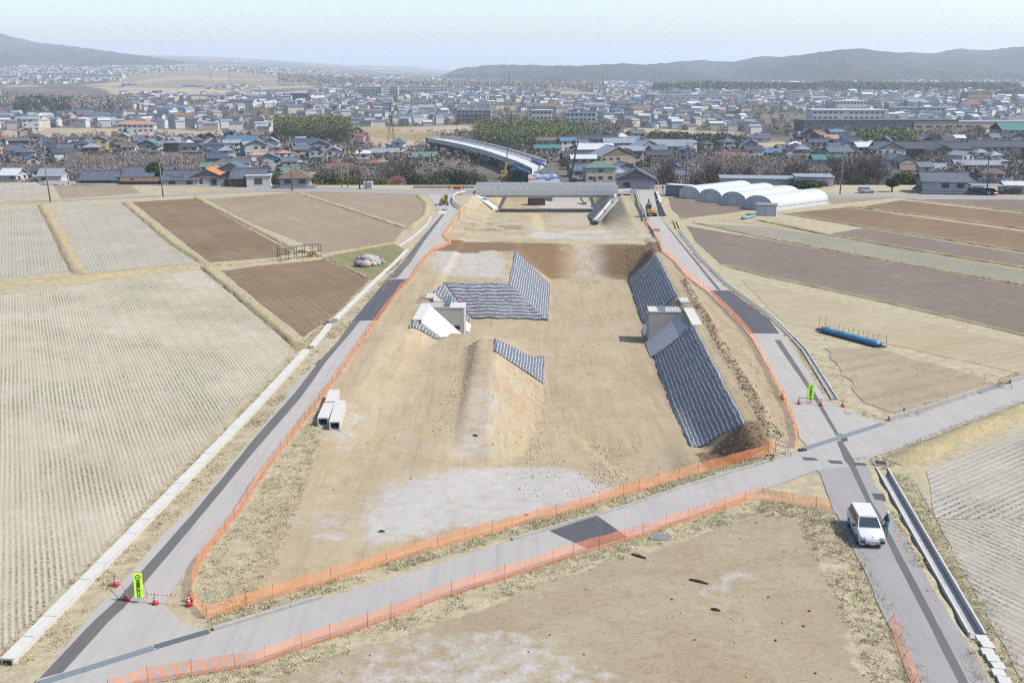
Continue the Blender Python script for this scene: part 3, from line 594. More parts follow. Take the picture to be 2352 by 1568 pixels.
M_PAVE = MT("block slope paving"); _x = M_PAVE.n("SeparateXYZ", Vector=M_PAVE.obj).outputs; _j = M_PAVE.math('LESS_THAN', M_PAVE.math('FRACT', M_PAVE.math('DIVIDE', _x[1], .95)), .13)
_c = M_PAVE.mix(M_PAVE.mapr(M_PAVE.noise(6, 4, .8), .3, .7), col(214, 216, 220), col(242, 243, 245)); M_PAVE = M_PAVE.out(M_PAVE.mix(_j, _c, col(112, 114, 120)), .9, spec=.2)
def abutment(side, label, slot):
    "bridge abutment set into the cut slope; local x runs up the slope (outwards), y along the cutting"
    toe, crest = 0.0, 4.9; root = thing("abutment", label, "abutment", (0, 0, 0), 0, "abutments of the coming overbridge")
    t0, s0 = (11.95, 133.2) if side > 0 else (-12.35, 134.4)
    x, y = xy(t0, s0); root.location = (x, y, FLOOR); root.rotation_euler = (0, 0, -AX); sg = side
    w = MB(); w.box((sg * 2.55, 1.55, 2.0), (5.1, 3.1, 4.4)); w.build("wall", M_CONCG, root, bevel=.03)
    c = MB(); c.box((sg * 2.45, 1.55, 4.235), (5.0, 3.2, .07)); c.build("bearing_shelf", M_CONC, root)
    for a, b, k in ((-8.3, -.02, 0), (3.12, 6.4, 1)):
        p = MB(); lo, hi = (-.35, .05), (4.75, 4.75); 
        q = [(sg * -.35, a + (.9 if k == 0 else 0), .10), (sg * 4.5, a - .9 * (k == 0) * 1.2, 4.56), (sg * 4.5, b, 4.56), (sg * -.35, b + (.9 if k else 0), .10)]
        if sg < 0: q = [q[i] for i in (3, 2, 1, 0)]
        p.hexa([(u, v, z - .35) for u, v, z in q], q); p.build("slope_paving", M_PAVE if sg > 0 else M_CONC, root)
        cp = MB(); y0, y1 = (a - 1.0, b) if k == 0 else (3.12, b - .2); y0 = max(y0, -9.5)
        cp.box((sg * 5.0, (y0 + y1) / 2, 4.58), (1.25, y1 - y0, .16)); cp.v = [(a, b, c + .15) for a, b, c in cp.v]; cp.build("crest_slab", M_CONC, root, bevel=.02)
    if slot:
        d = MB(); d.box((sg * .95, -.01, 1.55), (.75, .06, .5)); d.build("drain_opening", M_DARK, root)
    for yy in (.25, 2.75): 
        r = MB()
        for i in range(22): r.tube([(sg * (2.1 + i * .2), yy, 4.2), (sg * (2.1 + i * .2), yy, 4.2 + 1.05 + .12 * ((i * 7) % 3))], .022, 4)
        for h in (4.55, 4.95): r.tube([(sg * 2.1, yy, h), (sg * 6.3, yy, h)], .018, 4)
        r.build("starter_bars", M_STEEL, root)
    bs = MB(); bs.box((sg * 2.0, 1.5, 4.75), (.05, 2.9, 1.0)); bs.build("blue_sheet", M_BLUENET, root)
    return root
def screen_mat(name, c, alpha, px=0, pz=0):
    m = MT(name); m.set(m.b, "Base Color", c); m.set(m.b, "Roughness", .6); tr = m.n("BsdfTransparent"); ms = m.n("MixShader")
    m.t.links.new(tr.outputs[0], ms.inputs[1]); m.t.links.new(m.b.outputs[0], ms.inputs[2])
    if px:
        uv = m.n("UVMap").outputs[0]; x = m.n("SeparateXYZ", Vector=uv).outputs
        a = m.math('LESS_THAN', m.math('FRACT', m.math('DIVIDE', x[0], px)), .33); b = m.math('LESS_THAN', m.math('FRACT', m.math('DIVIDE', x[1], pz)), .17)
        f = m.math('MAXIMUM', a, b); e = m.math('LESS_THAN', m.math('ABSOLUTE', m.math('SUBTRACT', x[1], .5)), .475); f = m.math('MAXIMUM', f, m.math('SUBTRACT', 1.0, e)); m.set(ms, 0, m.math('MULTIPLY', f, alpha))
    else: m.set(ms, 0, alpha)
    tl = m.n("BsdfTranslucent", Color=c); m2 = m.n("MixShader", _0=.5); m.t.links.new(m.b.outputs[0], m2.inputs[1]); m.t.links.new(tl.outputs[0], m2.inputs[2]); m.t.links.new(m2.outputs[0], ms.inputs[2])
    m.t.links.new(ms.outputs[0], m.t.nodes["Material Output"].inputs["Surface"]); return m.mat
M_BLUENET = screen_mat("blue gauze", col(120, 190, 226), .6)
M_GREENNET = screen_mat("green scaffold mesh", col(30, 110, 96), .88)
M_FPOST = simple('ochre stake', col(196, 120, 84), .8, .15)
M_ONET = screen_mat("orange safety net", (.9, .33, .13, 1), .97, .085, .09)
abutment(1, "grey concrete abutment with blue sheet casting a dark shadow on the floor", False)
abutment(-1, "white concrete abutment with a small window slot in its grey face", True)

def net_fence(pd, label, h=1.0, lean=.0, seed=0, sag=.16):
    h *= .86
    pts = [Vector(p) for p in Ps(pd)]; root = thing("safety_fence", label, "safety net", on_ground(pts[0]), 0, "orange net fences round the works"); o0 = root.location
    rail = []
    for a, b in zip(pts[:-1], pts[1:]):
        k = max(1, int((b - a).length / .5)); rail += [a + (b - a) * (i / k) for i in range(k)]
    rail.append(pts[-1]); vs = []; uv = []; L = 0; post = 0; pm = []
    for i, p in enumerate(rail):
        if i: L += (p - rail[i - 1]).length
        d = (rail[min(i + 1, len(rail) - 1)] - rail[max(i - 1, 0)]).normalized(); n = Vector((d.y, -d.x, 0)); ph = (L % 1.9) / 1.9
        e = (fbm(np.array([L * .35]), np.array([seed * 5.]), 61, 3)[0] - .5) * .5
        g = on_ground(p); hh = h * (1 - sag * math.sin(math.pi * ph) * (.5 + e * 2) - .22 * abs(fbm(np.array([L * .13]), np.array([seed * 3.]), 63, 2)[0] - .5)); e2 = (fbm(np.array([L * .9]), np.array([seed * 5.]), 62, 2)[0] - .5)
        vs += [g + n * e * .35 + Vector((0, 0, .03)) - o0, g + n * (e2 * .25 + e * .2 + lean * .5) + Vector((0, 0, hh * .5)) - o0, g + n * (e * .15 + lean) + Vector((0, 0, hh)) - o0]; uv += [(L, 0), (L, .5), (L, 1.0)]
        if L >= post: pm.append((g - o0, g + n * lean + Vector((0, 0, h + .06)) - o0)); post += 1.9
    fs = [(i * 3 + j, i * 3 + 3 + j, i * 3 + 4 + j, i * 3 + 1 + j) for i in range(len(rail) - 1) for j in (0, 1)]
    o = MB().add(vs, fs).build("net", M_ONET, root); ul = o.data.uv_layers.new(name="UVMap"); ul.data.foreach_set('uv', np.array([uv[l.vertex_index] for l in o.data.loops], dtype=np.float32).ravel())
    for a, b in pm[:100]: MB().tube([a, b], .013, 5).build("post", M_FPOST, root)
    if pm[100:]:
        mb = MB()
        for a, b in pm[100:]: mb.tube([a, b], .013, 5)
        mb.build("posts", M_FPOST, root)["kind"] = "stuff"
    return root
net_fence(L_FENCE, "long orange net along the pale road with the white channel", 1.0, 0, 1)
net_fence(F_FENCE, "orange net along the upper edge of the cross road", 1.12, 0, 2)
net_fence(R_FENCE, "orange net climbing beside the road with the thin open gutter", .95, 0, 3)
net_fence(B_FENCE, "orange net along the lower edge of the cross road, sagging at the asphalt patch", 1.12, 0, 4, .12)
net_fence([(2040,1432),(2056,1478),(2075,1530),(2096,1590)], "short collapsed orange net on the straw verge below the white car", .8, -.3, 5, .4)

# ---- covered white channel beside the left hand road, in sections
def rail_solid(name, pd, w, h, mat, z=0.0, gap=.0, seed=0):
    pts = Ps(pd); mb = MB()
    for a, b in zip(pts[:-1], pts[1:]):
        L = (b - a).length; k = max(1, int(L / 2.0)); d = (b - a).normalized(); n = Vector((d.y, -d.x, 0)) * (w / 2)
        for i in range(k):
            p, q = a + d * (L * i / k + gap), a + d * (L * (i + 1) / k - gap); j = Vector((0, 0, .012 * ((i * 7 + seed) % 3 - 1)))
            lo = [p - n, p + n, q + n, q - n]; mb.hexa([v + Vector((0, 0, -.1)) for v in lo], [v + Vector((0, 0, h)) + j for v in lo])
    return mb
DUCT = [[(18,1526),(361,1173),(588,937),(704,809)], [(716,800),(740,771),(757,748)], [(770,736),(862,646),(905,607),(935,576)], [(916,567),(945,548),(980,518),(990,500)]]
for k, (pd, lab) in enumerate(zip(DUCT, ("long white covered channel beside the pale road, open at its near end", "short white covered channel just below the concrete pit", "white covered channel between the concrete pit and the green corner", "thin white channel beside the corner stubble field"))):
    r = thing("covered_channel", lab, "channel", P(*pd[0]), 0, "white channels beside the pale road"); o0 = r.location
    pts = [Vector(p) - o0 for p in Ps(pd)]; h = (.38, .3, .26, .2)[k]; w = (.72, .62, .55, .4)[k]
    body = rail_solid("b", pd, w * .9, h - .07, M_CONC2); lids = MB()
    b = MB(); b.v = [tuple(Vector(v) - o0) for v in body.v]; b.f = body.f; b.m = body.m; b.build("trough", M_CONC, r)
    l = rail_solid("l", pd, w, h, M_CONC, gap=.015, seed=k); l2 = MB(); l2.v = [tuple(Vector(v) - o0 + Vector((0, 0, 0))) if i % 8 > 3 else tuple(Vector(v) - o0 + Vector((0, 0, h + .03))) for i, v in enumerate(l.v)]; l2.f = l.f; l2.m = l.m; l2.build("lid", M_CONC, r)
    if k == 0:
        d = (pts[1] - pts[0]).normalized(); e = MB(); n = Vector((d.y, -d.x, 0)); p = -d * .02
        e.hexa([p - n * .22 - d * .02 + Vector((0, 0, .0)), p + n * .22 - d * .02, p + n * .22 + d * .03, p - n * .22 + d * .03], [p - n * .22 - d * .02 + Vector((0, 0, .27)), p + n * .22 - d * .02 + Vector((0, 0, .27)), p + n * .22 + d * .03 + Vector((0, 0, .27)), p - n * .22 + d * .03 + Vector((0, 0, .27))]); e.build("open_end", M_DARK, r)
r = thing("concrete_pit", "square concrete pit with grey lid on the white channel", "pit", P(762, 744), R(40)); MB().box((0, 0, .15), (1.1, .95, .5)).build("shaft", M_CONC2, r, bevel=.02); MB().box((0, 0, .43), (1.2, 1.05, .07)).build("lid", M_GREY, r)
# ---- open U channels
def u_channel(pd, w, lab, dep=.0, lip=.09, hh=.16, inner=None, z0_=-.05, bedz=.035):
    pts = Ps(pd); o0 = pts[0]; r = thing("open_channel", lab, "gutter", o0, 0); 
    for nm, off, ww, z0, z1, mt in (("lip", -1, lip, z0_, hh, M_CONC), ("lip", 1, lip, z0_, hh, M_CONC), ("bed", 0, w - lip, z0_ - .05, bedz, inner or M_CONC2)):
        mb = MB()
        for a, b in zip(pts[:-1], pts[1:]):
            d = (b - a).normalized(); n = Vector((d.y, -d.x, 0)); c = n * (off * w / 2); k = n * (ww / 2)
            lo = [a + c - k - o0, a + c + k - o0, b + c + k - o0, b + c - k - o0]; mb.hexa([v + Vector((0, 0, z0)) for v in lo], [v + Vector((0, 0, z1)) for v in lo])
        mb.build(nm, mt, r)
    return r
M_GUTSHADE = simple("shaded gutter bed", col(150, 156, 160), .7, .12, 2)  # bed greyed in colour to stand for shade between the lips
u_channel([(1822,778),(1848,806),(1917,917)], .5, "narrow open gutter with white lips ending beside the cones", hh=.14, inner=M_GUTSHADE)
u_channel([(1560,528),(1604,588),(1667,651),(1764,722),(1824,779)], .42, "thin concrete gutter curving along the upper road", hh=.10, inner=M_GUTSHADE)
u_channel([(2026,1075),(2110,1222),(2245,1456)], .85, "wide open concrete ditch beside the wheat field", hh=.10, lip=.11, inner=simple("ditch bed", col(206, 208, 208), .8, .15, 2), z0_=-.5, bedz=-.26)
r = thing("ditch_head", "dark box end of the open ditch at the crossing", "pit", P(2021, 1064), R(-8)); MB().box((0, 0, .02), (1.0, .9, .1)).build("rim", M_CONC2, r); MB().box((.05, 0, .08), (.8, .7, .03)).build("opening", M_DARK, r)
lid = MB()
_dl = P(2318, 1590) - P(2250, 1460)
for i in range(8):
    p = _dl * ((i + .5) / 8); lid.box((p.x + .10 * math.sin(i * 2.1), p.y, .08 + .01 * (i % 2)), (_dl.length / 8 - .03, .62, .14), math.atan2(_dl.y, _dl.x) + .07 * math.sin(i * 1.9))
tag(lid.build("channel_lids", M_CONC, loc=P(2252, 1462)), "row of white concrete lids covering the end of the open ditch", "channel cover")
# gutter covers across the road mouths, kerbs
def strip(name, a, b, w, z, h, mat, lab, cat, slots=0):
    p, q = P(*a), P(*b); d = (q - p).normalized(); n = Vector((d.y, -d.x, 0)) * (w / 2); mb = MB(); lo = [-n, n, (q - p) + n, (q - p) - n]
    mb.hexa([v + Vector((0, 0, z)) for v in lo], [v + Vector((0, 0, z + h)) for v in lo]); o = mb.build(name, mat, loc=p); tag(o, lab, cat); return o
M_GRATE = simple("blue grey steel cover", col(142, 152, 158), .55, .08)
strip("gutter_cover", (90, 1570), (353, 1488), .5, -.02, .07, M_GRATE, "blue grey steel gutter cover at the mouth of the pale road", "gutter cover")
g = strip("gutter_grate", (357, 1486), (480, 1450), .5, -.02, .065, simple("bar grating", col(112, 118, 120), .6, .2, 20), "barred steel grating continuing the blue grey gutter cover", "grating")
strip("gutter_cover", (1848, 1031), (2027, 973.5), .55, -.02, .075, M_GRATE, "blue grey steel gutter cover at the road crossing", "gutter cover")
o = MB(); o.box((0, 0, .06), (.62, .4, .06)); tag(o.build("gutter_opening", M_DARK, loc=P(1843, 1034)), "small dark gutter opening at the end of the crossing's steel cover", "gutter")
def kerb(pd, w, h, lab, cat="kerb", mat=None):
    mb = rail_solid("k", pd, w, h, M_CONC2, gap=.01); o0 = P(*pd[0]); m2 = MB(); m2.v = [tuple(Vector(v) - o0) for v in mb.v]; m2.f = mb.f; m2.m = mb.m
    return tag(m2.build("kerb_wall", mat or M_CONC2, loc=o0), lab, cat)
kerb([(2041,966),(2140,936),(2243,903)], .22, .42, "low concrete retaining kerb from the crossing towards the guard frame")
kerb([(2320,880),(2400,850),(2600,786)], .22, .4, "low concrete kerb beyond the guard frame at the picture edge")
o = strip("gutter_cover", (2248, 902), (2300, 884), .6, -.02, .10, M_GREY, "dark grey steel cover set between two low kerbs", "gutter cover")
kerb([(489,1447),(588,1417),(739,1372)], .28, .2, "mossy concrete kerb under the grass verge at the lower corner")
kerb([(1176,1239),(1425,1167),(1592,1111),(1764,1059)], .2, .14, "thin concrete kerb along the upper edge of the cross road")

# ---- box culvert units lying on the soil
def culvert(a, b, lab, w=.95, hgt=.85):
    p, q = hit(*a), hit(*b); d = Vector((q.x - p.x, q.y - p.y, 0)); L = d.length; r = thing("box_culvert", lab, "culvert unit", (p.x, p.y, p.z - .03), math.atan2(d.y, d.x) - math.pi / 2, "box culvert units on the soil")
    mb = MB(); t = .11
    mb.box((0, L / 2, t / 2), (w, L, t)); mb.box((0, L / 2, hgt - t / 2), (w, L, t)); mb.box((-w / 2 + t / 2, L / 2, hgt / 2), (t, L, hgt - 2 * t)); mb.box((w / 2 - t / 2, L / 2, hgt / 2), (t, L, hgt - 2 * t))
    for sx in (-1, 1): mb.add([(sx * (w / 2 - t), 0.0, t), (sx * (w / 2 - t - .12), 0, t), (sx * (w / 2 - t), 0, t + .12), (sx * (w / 2 - t), L, t), (sx * (w / 2 - t - .12), L, t), (sx * (w / 2 - t), L, t + .12)], [(0, 1, 2), (3, 5, 4), (1, 4, 5, 2)])
    mb.build("shell", M_CONC, r); return r
culvert((742, 980), (757, 944), "white box culvert unit at the front, open end towards the road"); culvert((759, 942), (769, 914), "white box culvert unit lying end to end behind the front one", hgt=.8); culvert((769, 990), (783, 938), "longer white box culvert unit lying alongside the other two")

# ---- cones, bars, signs
M_RETRO = simple("white reflective band", col(248, 248, 248), .4, .03)
def make_cone(lab, loc, group="traffic cones across the left road mouth"):
    r = thing("traffic_cone", lab, "traffic cone", loc, 0, group)
    MB().box((0, 0, .02), (.38, .38, .04)).build("base", M_RED, r, bevel=.01)
    MB().lathe([(.165, .04), (.15, .12), (.108, .30)], n=14).build("body", M_RED, r, True)
    for k, (z0, z1, mt) in enumerate(((.30, .40, M_RETRO), (.40, .455, M_RED), (.455, .56, M_RETRO), (.56, .60, M_RED))):
        rr = lambda z: .108 - (z - .3) * .21; MB().lathe([(rr(z0), z0), (rr(z1), z1)], n=14).build("band", mt, r, True)
    MB().lathe([(.042, .60), (.03, .70), (.012, .715)], n=12).build("tip", M_RETRO if False else M_RED, r, True); return r
CONES_L = [((266, 1344), "red and white cone on the verge beside the white channel"), ((290, 1377), "red and white cone on the dark stripe, joined by a striped bar"), ((357, 1387), "red and white cone just past the green sign on the pale road"), ((434, 1390), "red and white cone in front of another at the net corner"), ((437, 1380), "red cone half hidden behind another at the net corner")]
cone0 = make_cone(CONES_L[0][1], P(*CONES_L[0][0])); cones = [cone0]
for (uv, lab) in CONES_L[1:]: cones.append(dup(cone0, P(*uv), random.uniform(0, 1), lab))
for (uv, lab) in [((1800, 917), "red cone against the net by the crossing, standing in a pair"), ((1797, 911), "red cone behind its twin against the net by the crossing"), ((1835, 928), "cone on the road between the net and the small green sign"), ((1886, 932), "cone beside the small green sign at the end of the open gutter"), ((1936, 934), "lone cone on the dry grass past the open gutter")]:
    c = dup(cone0, P(*uv), random.uniform(0, 1), lab); c["group"] = "traffic cones across the right road mouth"; cones.append(c)
for (uv, lab) in [((1508, 444), "small distant cone at the lane end before the greenhouses"), ((1524, 445), "distant cone beside the head of the dark trench"), ((1537, 444), "distant cone near the blue container"), ((1503, 446), "distant cone beside the bridge end")]:
    c = dup(cone0, P(*uv), 0, lab); c["group"] = "far cones at the lane junction"
def bar(a, b, lab, cols=(None, None), z=.62, n=13):
    p, q = a + Vector((0, 0, z)), b + Vector((0, 0, z)); r = thing("cone_bar", lab, "cone bar", p, 0, "striped bars between cones"); w, k = MB(), MB()
    for i in range(n): (w if i % 2 == 0 else k).tube([(q - p) * (i / n), (q - p) * ((i + 1) / n)], .022, 6)
    w.build("white_bands", cols[0] or M_RETRO, r); k.build("dark_bands", cols[1] or M_RED, r)
L_ = lambda c: Vector(c.location)
bar(L_(cones[0]), L_(cones[1]), "red and white bar from the verge cone to the stripe cone"); bar(L_(cones[1]), L_(cones[2]), "red and white bar passing behind the green sign"); bar(L_(cones[2]), L_(cones[3]), "red and white bar reaching to the net corner", n=15)
M_BK = simple("black band", col(60, 60, 60), .6); M_YL = simple("yellow band", col(226, 206, 110), .6)
bar(L_(cones[7]), L_(cones[8]), "dark and yellow bar behind the small green sign", (M_BK, M_BK)); bar(L_(cones[8]), L_(cones[9]), "dark bar from the gutter cone to the lone cone", (M_YL, M_BK))
M_LIME = simple("lime green sign sheet", (.50, .90, .06, 1), .5, .02); M_INK = simple("dark green ink", col(40, 90, 40), .6, .05)
def road_sign(loc, rz, lab, text=True):
    r = thing("road_sign", lab, "road sign", loc, rz, "lime green closure signs"); w, h, z0 = .50, 1.5, .38
    b = MB(); v = [(-w / 2, 0, z0), (w / 2, 0, z0), (w / 2, .10, z0 + h), (-w / 2, .10, z0 + h)]; b.hexa([v[0], v[1], (w / 2, .03, z0), (-w / 2, .03, z0)], [v[3], v[2], (w / 2, .13, z0 + h), (-w / 2, .13, z0 + h)]); b.build("panel", M_LIME, r)
    f = MB()
    for sx in (-1, 1): f.tube([(sx * .26, -.03, 0), (sx * .25, .02, z0), (sx * .25, .125, z0 + h + .03)], .014, 5); f.tube([(sx * .26, .75, .0), (sx * .25, .11, z0 + h * .9)], .014, 5); f.tube([(sx * .26, -.03, .02), (sx * .26, .75, .02)], .012, 5)
    f.tube([(-.26, .75, .02), (.26, .75, .02)], .012, 5); f.tube([(-.25, .125, z0 + h + .03), (.25, .125, z0 + h + .03)], .014, 5); f.build("stand", M_ORANGE, r)
    MB().box((0, .08, .16), (.22, .16, .3)).build("weight", M_WHITE, r, bevel=.03)
    Y = lambda z: -.008 + .10 * (z - z0) / h
    c = MB(); z = z0 + 1.24; n = 20
    for i in range(n):
        a0, a1 = 2 * math.pi * i / n, 2 * math.pi * (i + 1) / n; q = [(rr * math.cos(a), Y(z + rr * math.sin(a)), z + rr * math.sin(a)) for rr, a in ((.12, a0), (.12, a1), (.165, a1), (.165, a0))]; c.add(q, [(0, 1, 2, 3)])
    c.add([(-.07, Y(z - .025), z - .025), (.07, Y(z - .025), z - .025), (.07, Y(z + .025), z + .025), (-.07, Y(z + .025), z + .025)], [(0, 1, 2, 3)]); c.build("emblem", M_INK, r)
    for k, ch in enumerate("全面通行止"):
        cu = bpy.data.curves.new("sign_letter", 'FONT'); cu.body = ch; cu.size = .26; cu.align_x = 'CENTER'; cu.align_y = 'CENTER'; cu.extrude = .002; cu.offset = .006; cu.materials.append(M_INK)
        o = bpy.data.objects.new("lettering", cu); C.objects.link(o); o.parent = r; zz = z0 + .96 - k * .205; o.location = (0, Y(zz) - .002, zz); o.rotation_euler = (R(90) - math.atan(.10 / h), 0, 0); bpy.context.view_layer.update(); me = bpy.data.meshes.new_from_object(o.evaluated_get(bpy.context.evaluated_depsgraph_get())); q = bpy.data.objects.new('lettering', me); C.objects.link(q); q.parent = r; q.location = o.location; q.rotation_euler = o.rotation_euler; bpy.data.objects.remove(o)
    return r
road_sign(P(321, 1385), R(4), "lime green vertical closure sign on an orange stand at the left road mouth")
dupsign = road_sign(P(1861, 927), R(-6), "lime green vertical closure sign standing between cones by the open gutter")

# ---- red and white pipe guard frames
def guard(loc, rz, lab, w=1.35, h=.85, grp="red and white pipe guards"):
    r = thing("pipe_guard", lab, "guard frame", loc, rz, grp); f = MB(); k = MB()
    f.tube([(-w / 2, 0, 0), (-w / 2, 0, h - .15), (-w / 2 + .12, 0, h), (0, 0, h), (w / 2 - .12, 0, h), (w / 2, 0, h - .15), (w / 2, 0, 0)], .032, 8); f.tube([(-w / 2, 0, h * .48), (w / 2, 0, h * .48)], .026, 8)
    for sx in (-1, 1): f.tube([(sx * w / 2, -.25, .02), (sx * w / 2, .25, .02)], .026, 6)
    f.build("frame", M_WHITE, r, True)
    for x in (-w * .32, 0.0, w * .32): k.tube([(x - .09, 0, h), (x + .09, 0, h)], .035, 8)
    for sx in (-1, 1): k.tube([(sx * w / 2, 0, h * .12), (sx * w / 2, 0, h * .34)], .035, 8)
    k.build("red_band", M_RED, r, True); return r
guard(P(1790, 1046), R(35), "white pipe guard with red bands half across the gutter at the crossing"); guard(P(1799, 1048) + Vector((0, .1, 0)), R(-40), "white pipe guard set at an angle to its neighbour at the crossing"); guard(P(1795, 1036), R(-55), "white pipe guard behind the angled pair at the crossing")
guard(P(2308, 890), R(-55), "lone red and white pipe guard on the low kerb"); guard(P(1008, 483), R(80), "pink looking pipe guard in front of the yellow digger", 1.3); guard(P(1027, 483), R(85), "pipe guard on the bridge side of the yellow digger's pit", 1.3); guard(P(1017, 477), R(5), "pipe guard across the back of the yellow digger's pit", 1.4)
o = MB(); o.box((0, 0, .05), (.9, 1.2, .06)); tag(o.build("road_pit", M_DARK, loc=P(1019, 482)), "dark dug pit in the road between the pipe guards", "pit"); o = MB(); o.box((0, 0, .05), (1.7, 2.6, .05)); tag(o.build("road_plate", M_CONC, loc=P(1015, 488.5)), "white plate on the road below the yellow digger", "road plate")
# ================================================================ VEHICLES, PEOPLE, LOOSE THINGS
M_GLASS = simple("dark car glass", col(52, 66, 78), .12, .1, spec=.7); M_TYRE = simple("black rubber", col(44, 44, 46), .8); M_RIM = simple("silver wheel", col(176, 180, 184), .35, .05, metal=.5)
M_CARW = simple("white car paint", col(250, 250, 250), .25, .02, spec=.6); M_LAMP = simple("headlamp lens", col(196, 206, 214), .15, .05, spec=.8); M_BLACK = simple("black plastic", col(46, 46, 48), .5)
M_CARSHELL = {}
def loft(sections, mi=0):
    "closed skin through cross sections (lists of equal length)"
    mb = MB(); n = len(sections[0]); mb.v = [p for s in sections for p in s]
    for i in range(len(sections) - 1):
        for k in range(n): k2 = (k + 1) % n; mb.f.append((i * n + k, i * n + k2, (i + 1) * n + k2, (i + 1) * n + k))
    mb.f.append(tuple(range(n - 1, -1, -1))); mb.f.append(tuple((len(sections) - 1) * n + k for k in range(n))); mb.m = [mi] * len(mb.f); return mb
def make_car(lab, loc, rz, paint, Lc=4.2, Wd=1.69, Hc=1.52, wagon=True, group=None, detail=True, cat="car"):
    "car with its nose along local -y"
    r = thing("parked_car", lab, cat, loc, rz, group); w = Wd / 2; y0 = -Lc / 2
    def sec(y, hw, zb, zs): return [(-hw * .93, y, zb), (-hw, y, zb + .18), (-hw, y, zs - .12), (-hw * .93, y, zs), (hw * .93, y, zs), (hw, y, zs - .12), (hw, y, zb + .18), (hw * .93, y, zb)]
    e = Lc / 4.2
    body = loft([sec(y0, w * .80, .26, .62), sec(y0 + .06, w * .90, .2, .70), sec(y0 + .25, w * .98, .18, .80), sec(y0 + .75 * e, w, .18, .92), sec(y0 + 1.15 * e, w, .18, .97), sec(y0 + 2.6 * e, w, .18, .98), sec(-y0 - .3, w, .2, .98), sec(-y0 - .06, w * .96, .24, .96), sec(-y0, w * .9, .34, .9)])
    body.build("body", paint, r, True, .02)
    ra, rb = (y0 + 1.72 * e, -y0 - .26) if wagon else (y0 + 1.95 * e, -y0 - 1.0)
    def cs(y, hw, z): return [(-hw, y, z), (hw, y, z)]
    base = [(-w * .93, y0 + 1.02 * e, .955), (w * .93, y0 + 1.02 * e, .955), (w * .94, -y0 - (.06 if wagon else .5), .955), (-w * .94, -y0 - (.06 if wagon else .5), .955)]
    top = [(-w * .72, ra, Hc - .03), (w * .72, ra, Hc - .03), (w * .74, rb, Hc - .02), (-w * .74, rb, Hc - .02)]
    MB().hexa(base, top).build("cabin", paint, r, bevel=.05)
    rf = [(x * .98, y, z + .028) for x, y, z in top]; MB().hexa(top, rf).build("roof", paint, r, bevel=.03)
    def pane(name, q, lift, mat=M_GLASS):
        q = [Vector(p) for p in q]; n = (q[1] - q[0]).cross(q[3] - q[0]).normalized() * lift; MB().hexa([p - n for p in q], [p + n for p in q]).build(name, mat, r)
    lerp = lambda a, b, t: tuple(a[i] + (b[i] - a[i]) * t for i in range(3))
    def face(a, b, c, d, u0, u1, v0, v1):   # a,b bottom; d,c top
        f = lambda u, v: lerp(lerp(a, b, u), lerp(d, c, u), v); return [f(u0, v0), f(u1, v0), f(u1, v1), f(u0, v1)]
    pane("windscreen", face(base[0], base[1], top[1], top[0], .06, .94, .08, .93), .02); pane("rear_window", face(base[2], base[3], top[3], top[2], .1, .9, .3, .9), .02)
    for a, b, c, d in ((base[1], base[2], top[2], top[1]), (base[3], base[0], top[0], top[3])):
        cuts = ((.05, .38), (.40, .68), (.70, .95)) if wagon else ((.08, .45), (.48, .9))
        for u0, u1 in cuts:
            if a == base[3]: u0, u1 = 1 - u1, 1 - u0
            pane("side_window", face(a, b, c, d, u0, u1, .12, .88), .018)
    for sx in (-1, 1):
        for yy in (y0 + .78 * e, -y0 - .86 * e):
            t = MB(); prof = [(.20, -.09), (.28, -.09), (.305, -.05), (.305, .05), (.28, .09), (.20, .09)]; t.lathe(prof, n=18); t.v = [(sx * (w - .06) + z, yy + x, .305 + y) for x, y, z in t.v]; wh = t.build("tyre", M_TYRE, r, True)
            k = MB(); k.lathe([(.20, -.085), (.20, .09), (.05, .1)], n=14); k.v = [(sx * (w - .06) + z * sx, yy + x, .305 + y) for x, y, z in k.v]; k.build("rim", M_RIM, wh)
        if detail:
            MB().box((sx * w * .70, y0 + .12, .66), (w * .34, .30, .17)).build("headlight", M_LAMP, r, bevel=.03)
            MB().box((sx * w * .72, y0 + .02, .45), (w * .36, .16, .16)).build("fog_recess", M_BLACK, r, bevel=.02)
            m = MB(); m.box((sx * (w + .10), y0 + 1.35 * e, 1.02), (.20, .10, .15)); m.build("mirror", M_BLACK if sx < 0 else M_BLACK, r, bevel=.02)
            MB().box((sx * w * .86, -y0 - .03, .82), (.14, .08, .3)).build("tail_light", M_RED, r, bevel=.02)
            for yy in (y0 + 1.95 * e, y0 + 2.9 * e): MB().box((sx * (w + .005), yy, .85), (.03, .16, .03)).build("door_handle", M_BLACK, r)
    if detail:
        MB().box((0, y0 + .01, .46), (w * 1.08, .1, .17)).build("grille", M_CARW, r, bevel=.02); MB().box((0, y0 - .03, .455), (w * .9, .04, .03)).build("grille_slot", M_GREY, r)
        MB().box((0, y0 - .03, .36), (.34, .03, .16)).build("number_plate", M_WHITE, r); MB().box((0, y0 + .03, .27), (w * 1.2, .12, .07)).build("air_dam", M_BLACK, r)
        MB().lathe([(.05, 0), (.05, .02), (.02, .025)], (0, y0 + .12, .745), 12).build("emblem", M_RIM, r)
    return r
pa, pb = P(1946.6, 1203), P(1971, 1252.7); ax = (pb - pa).normalized(); yaw = math.atan2(ax.y, ax.x) + math.pi / 2; side = Vector((-ax.y, ax.x, 0))
mid = (pa + pb) / 2 + side * .80 * (1 if side.x > 0 else -1)
make_car("white estate car parked on the grey road beside the person in a white helmet", mid + Vector((0, 0, .03)), yaw, M_CARW)
def far_car(uv, rz, paint, lab, wagon=True, z=0.0, hit_=False, L=4.1, H=1.5):
    p = hit(*uv) if hit_ else P(*uv, z); return make_car(lab, p + Vector((0, 0, .03)), rz, paint, L, 1.65, H, wagon, "parked cars by the terrace houses", False)
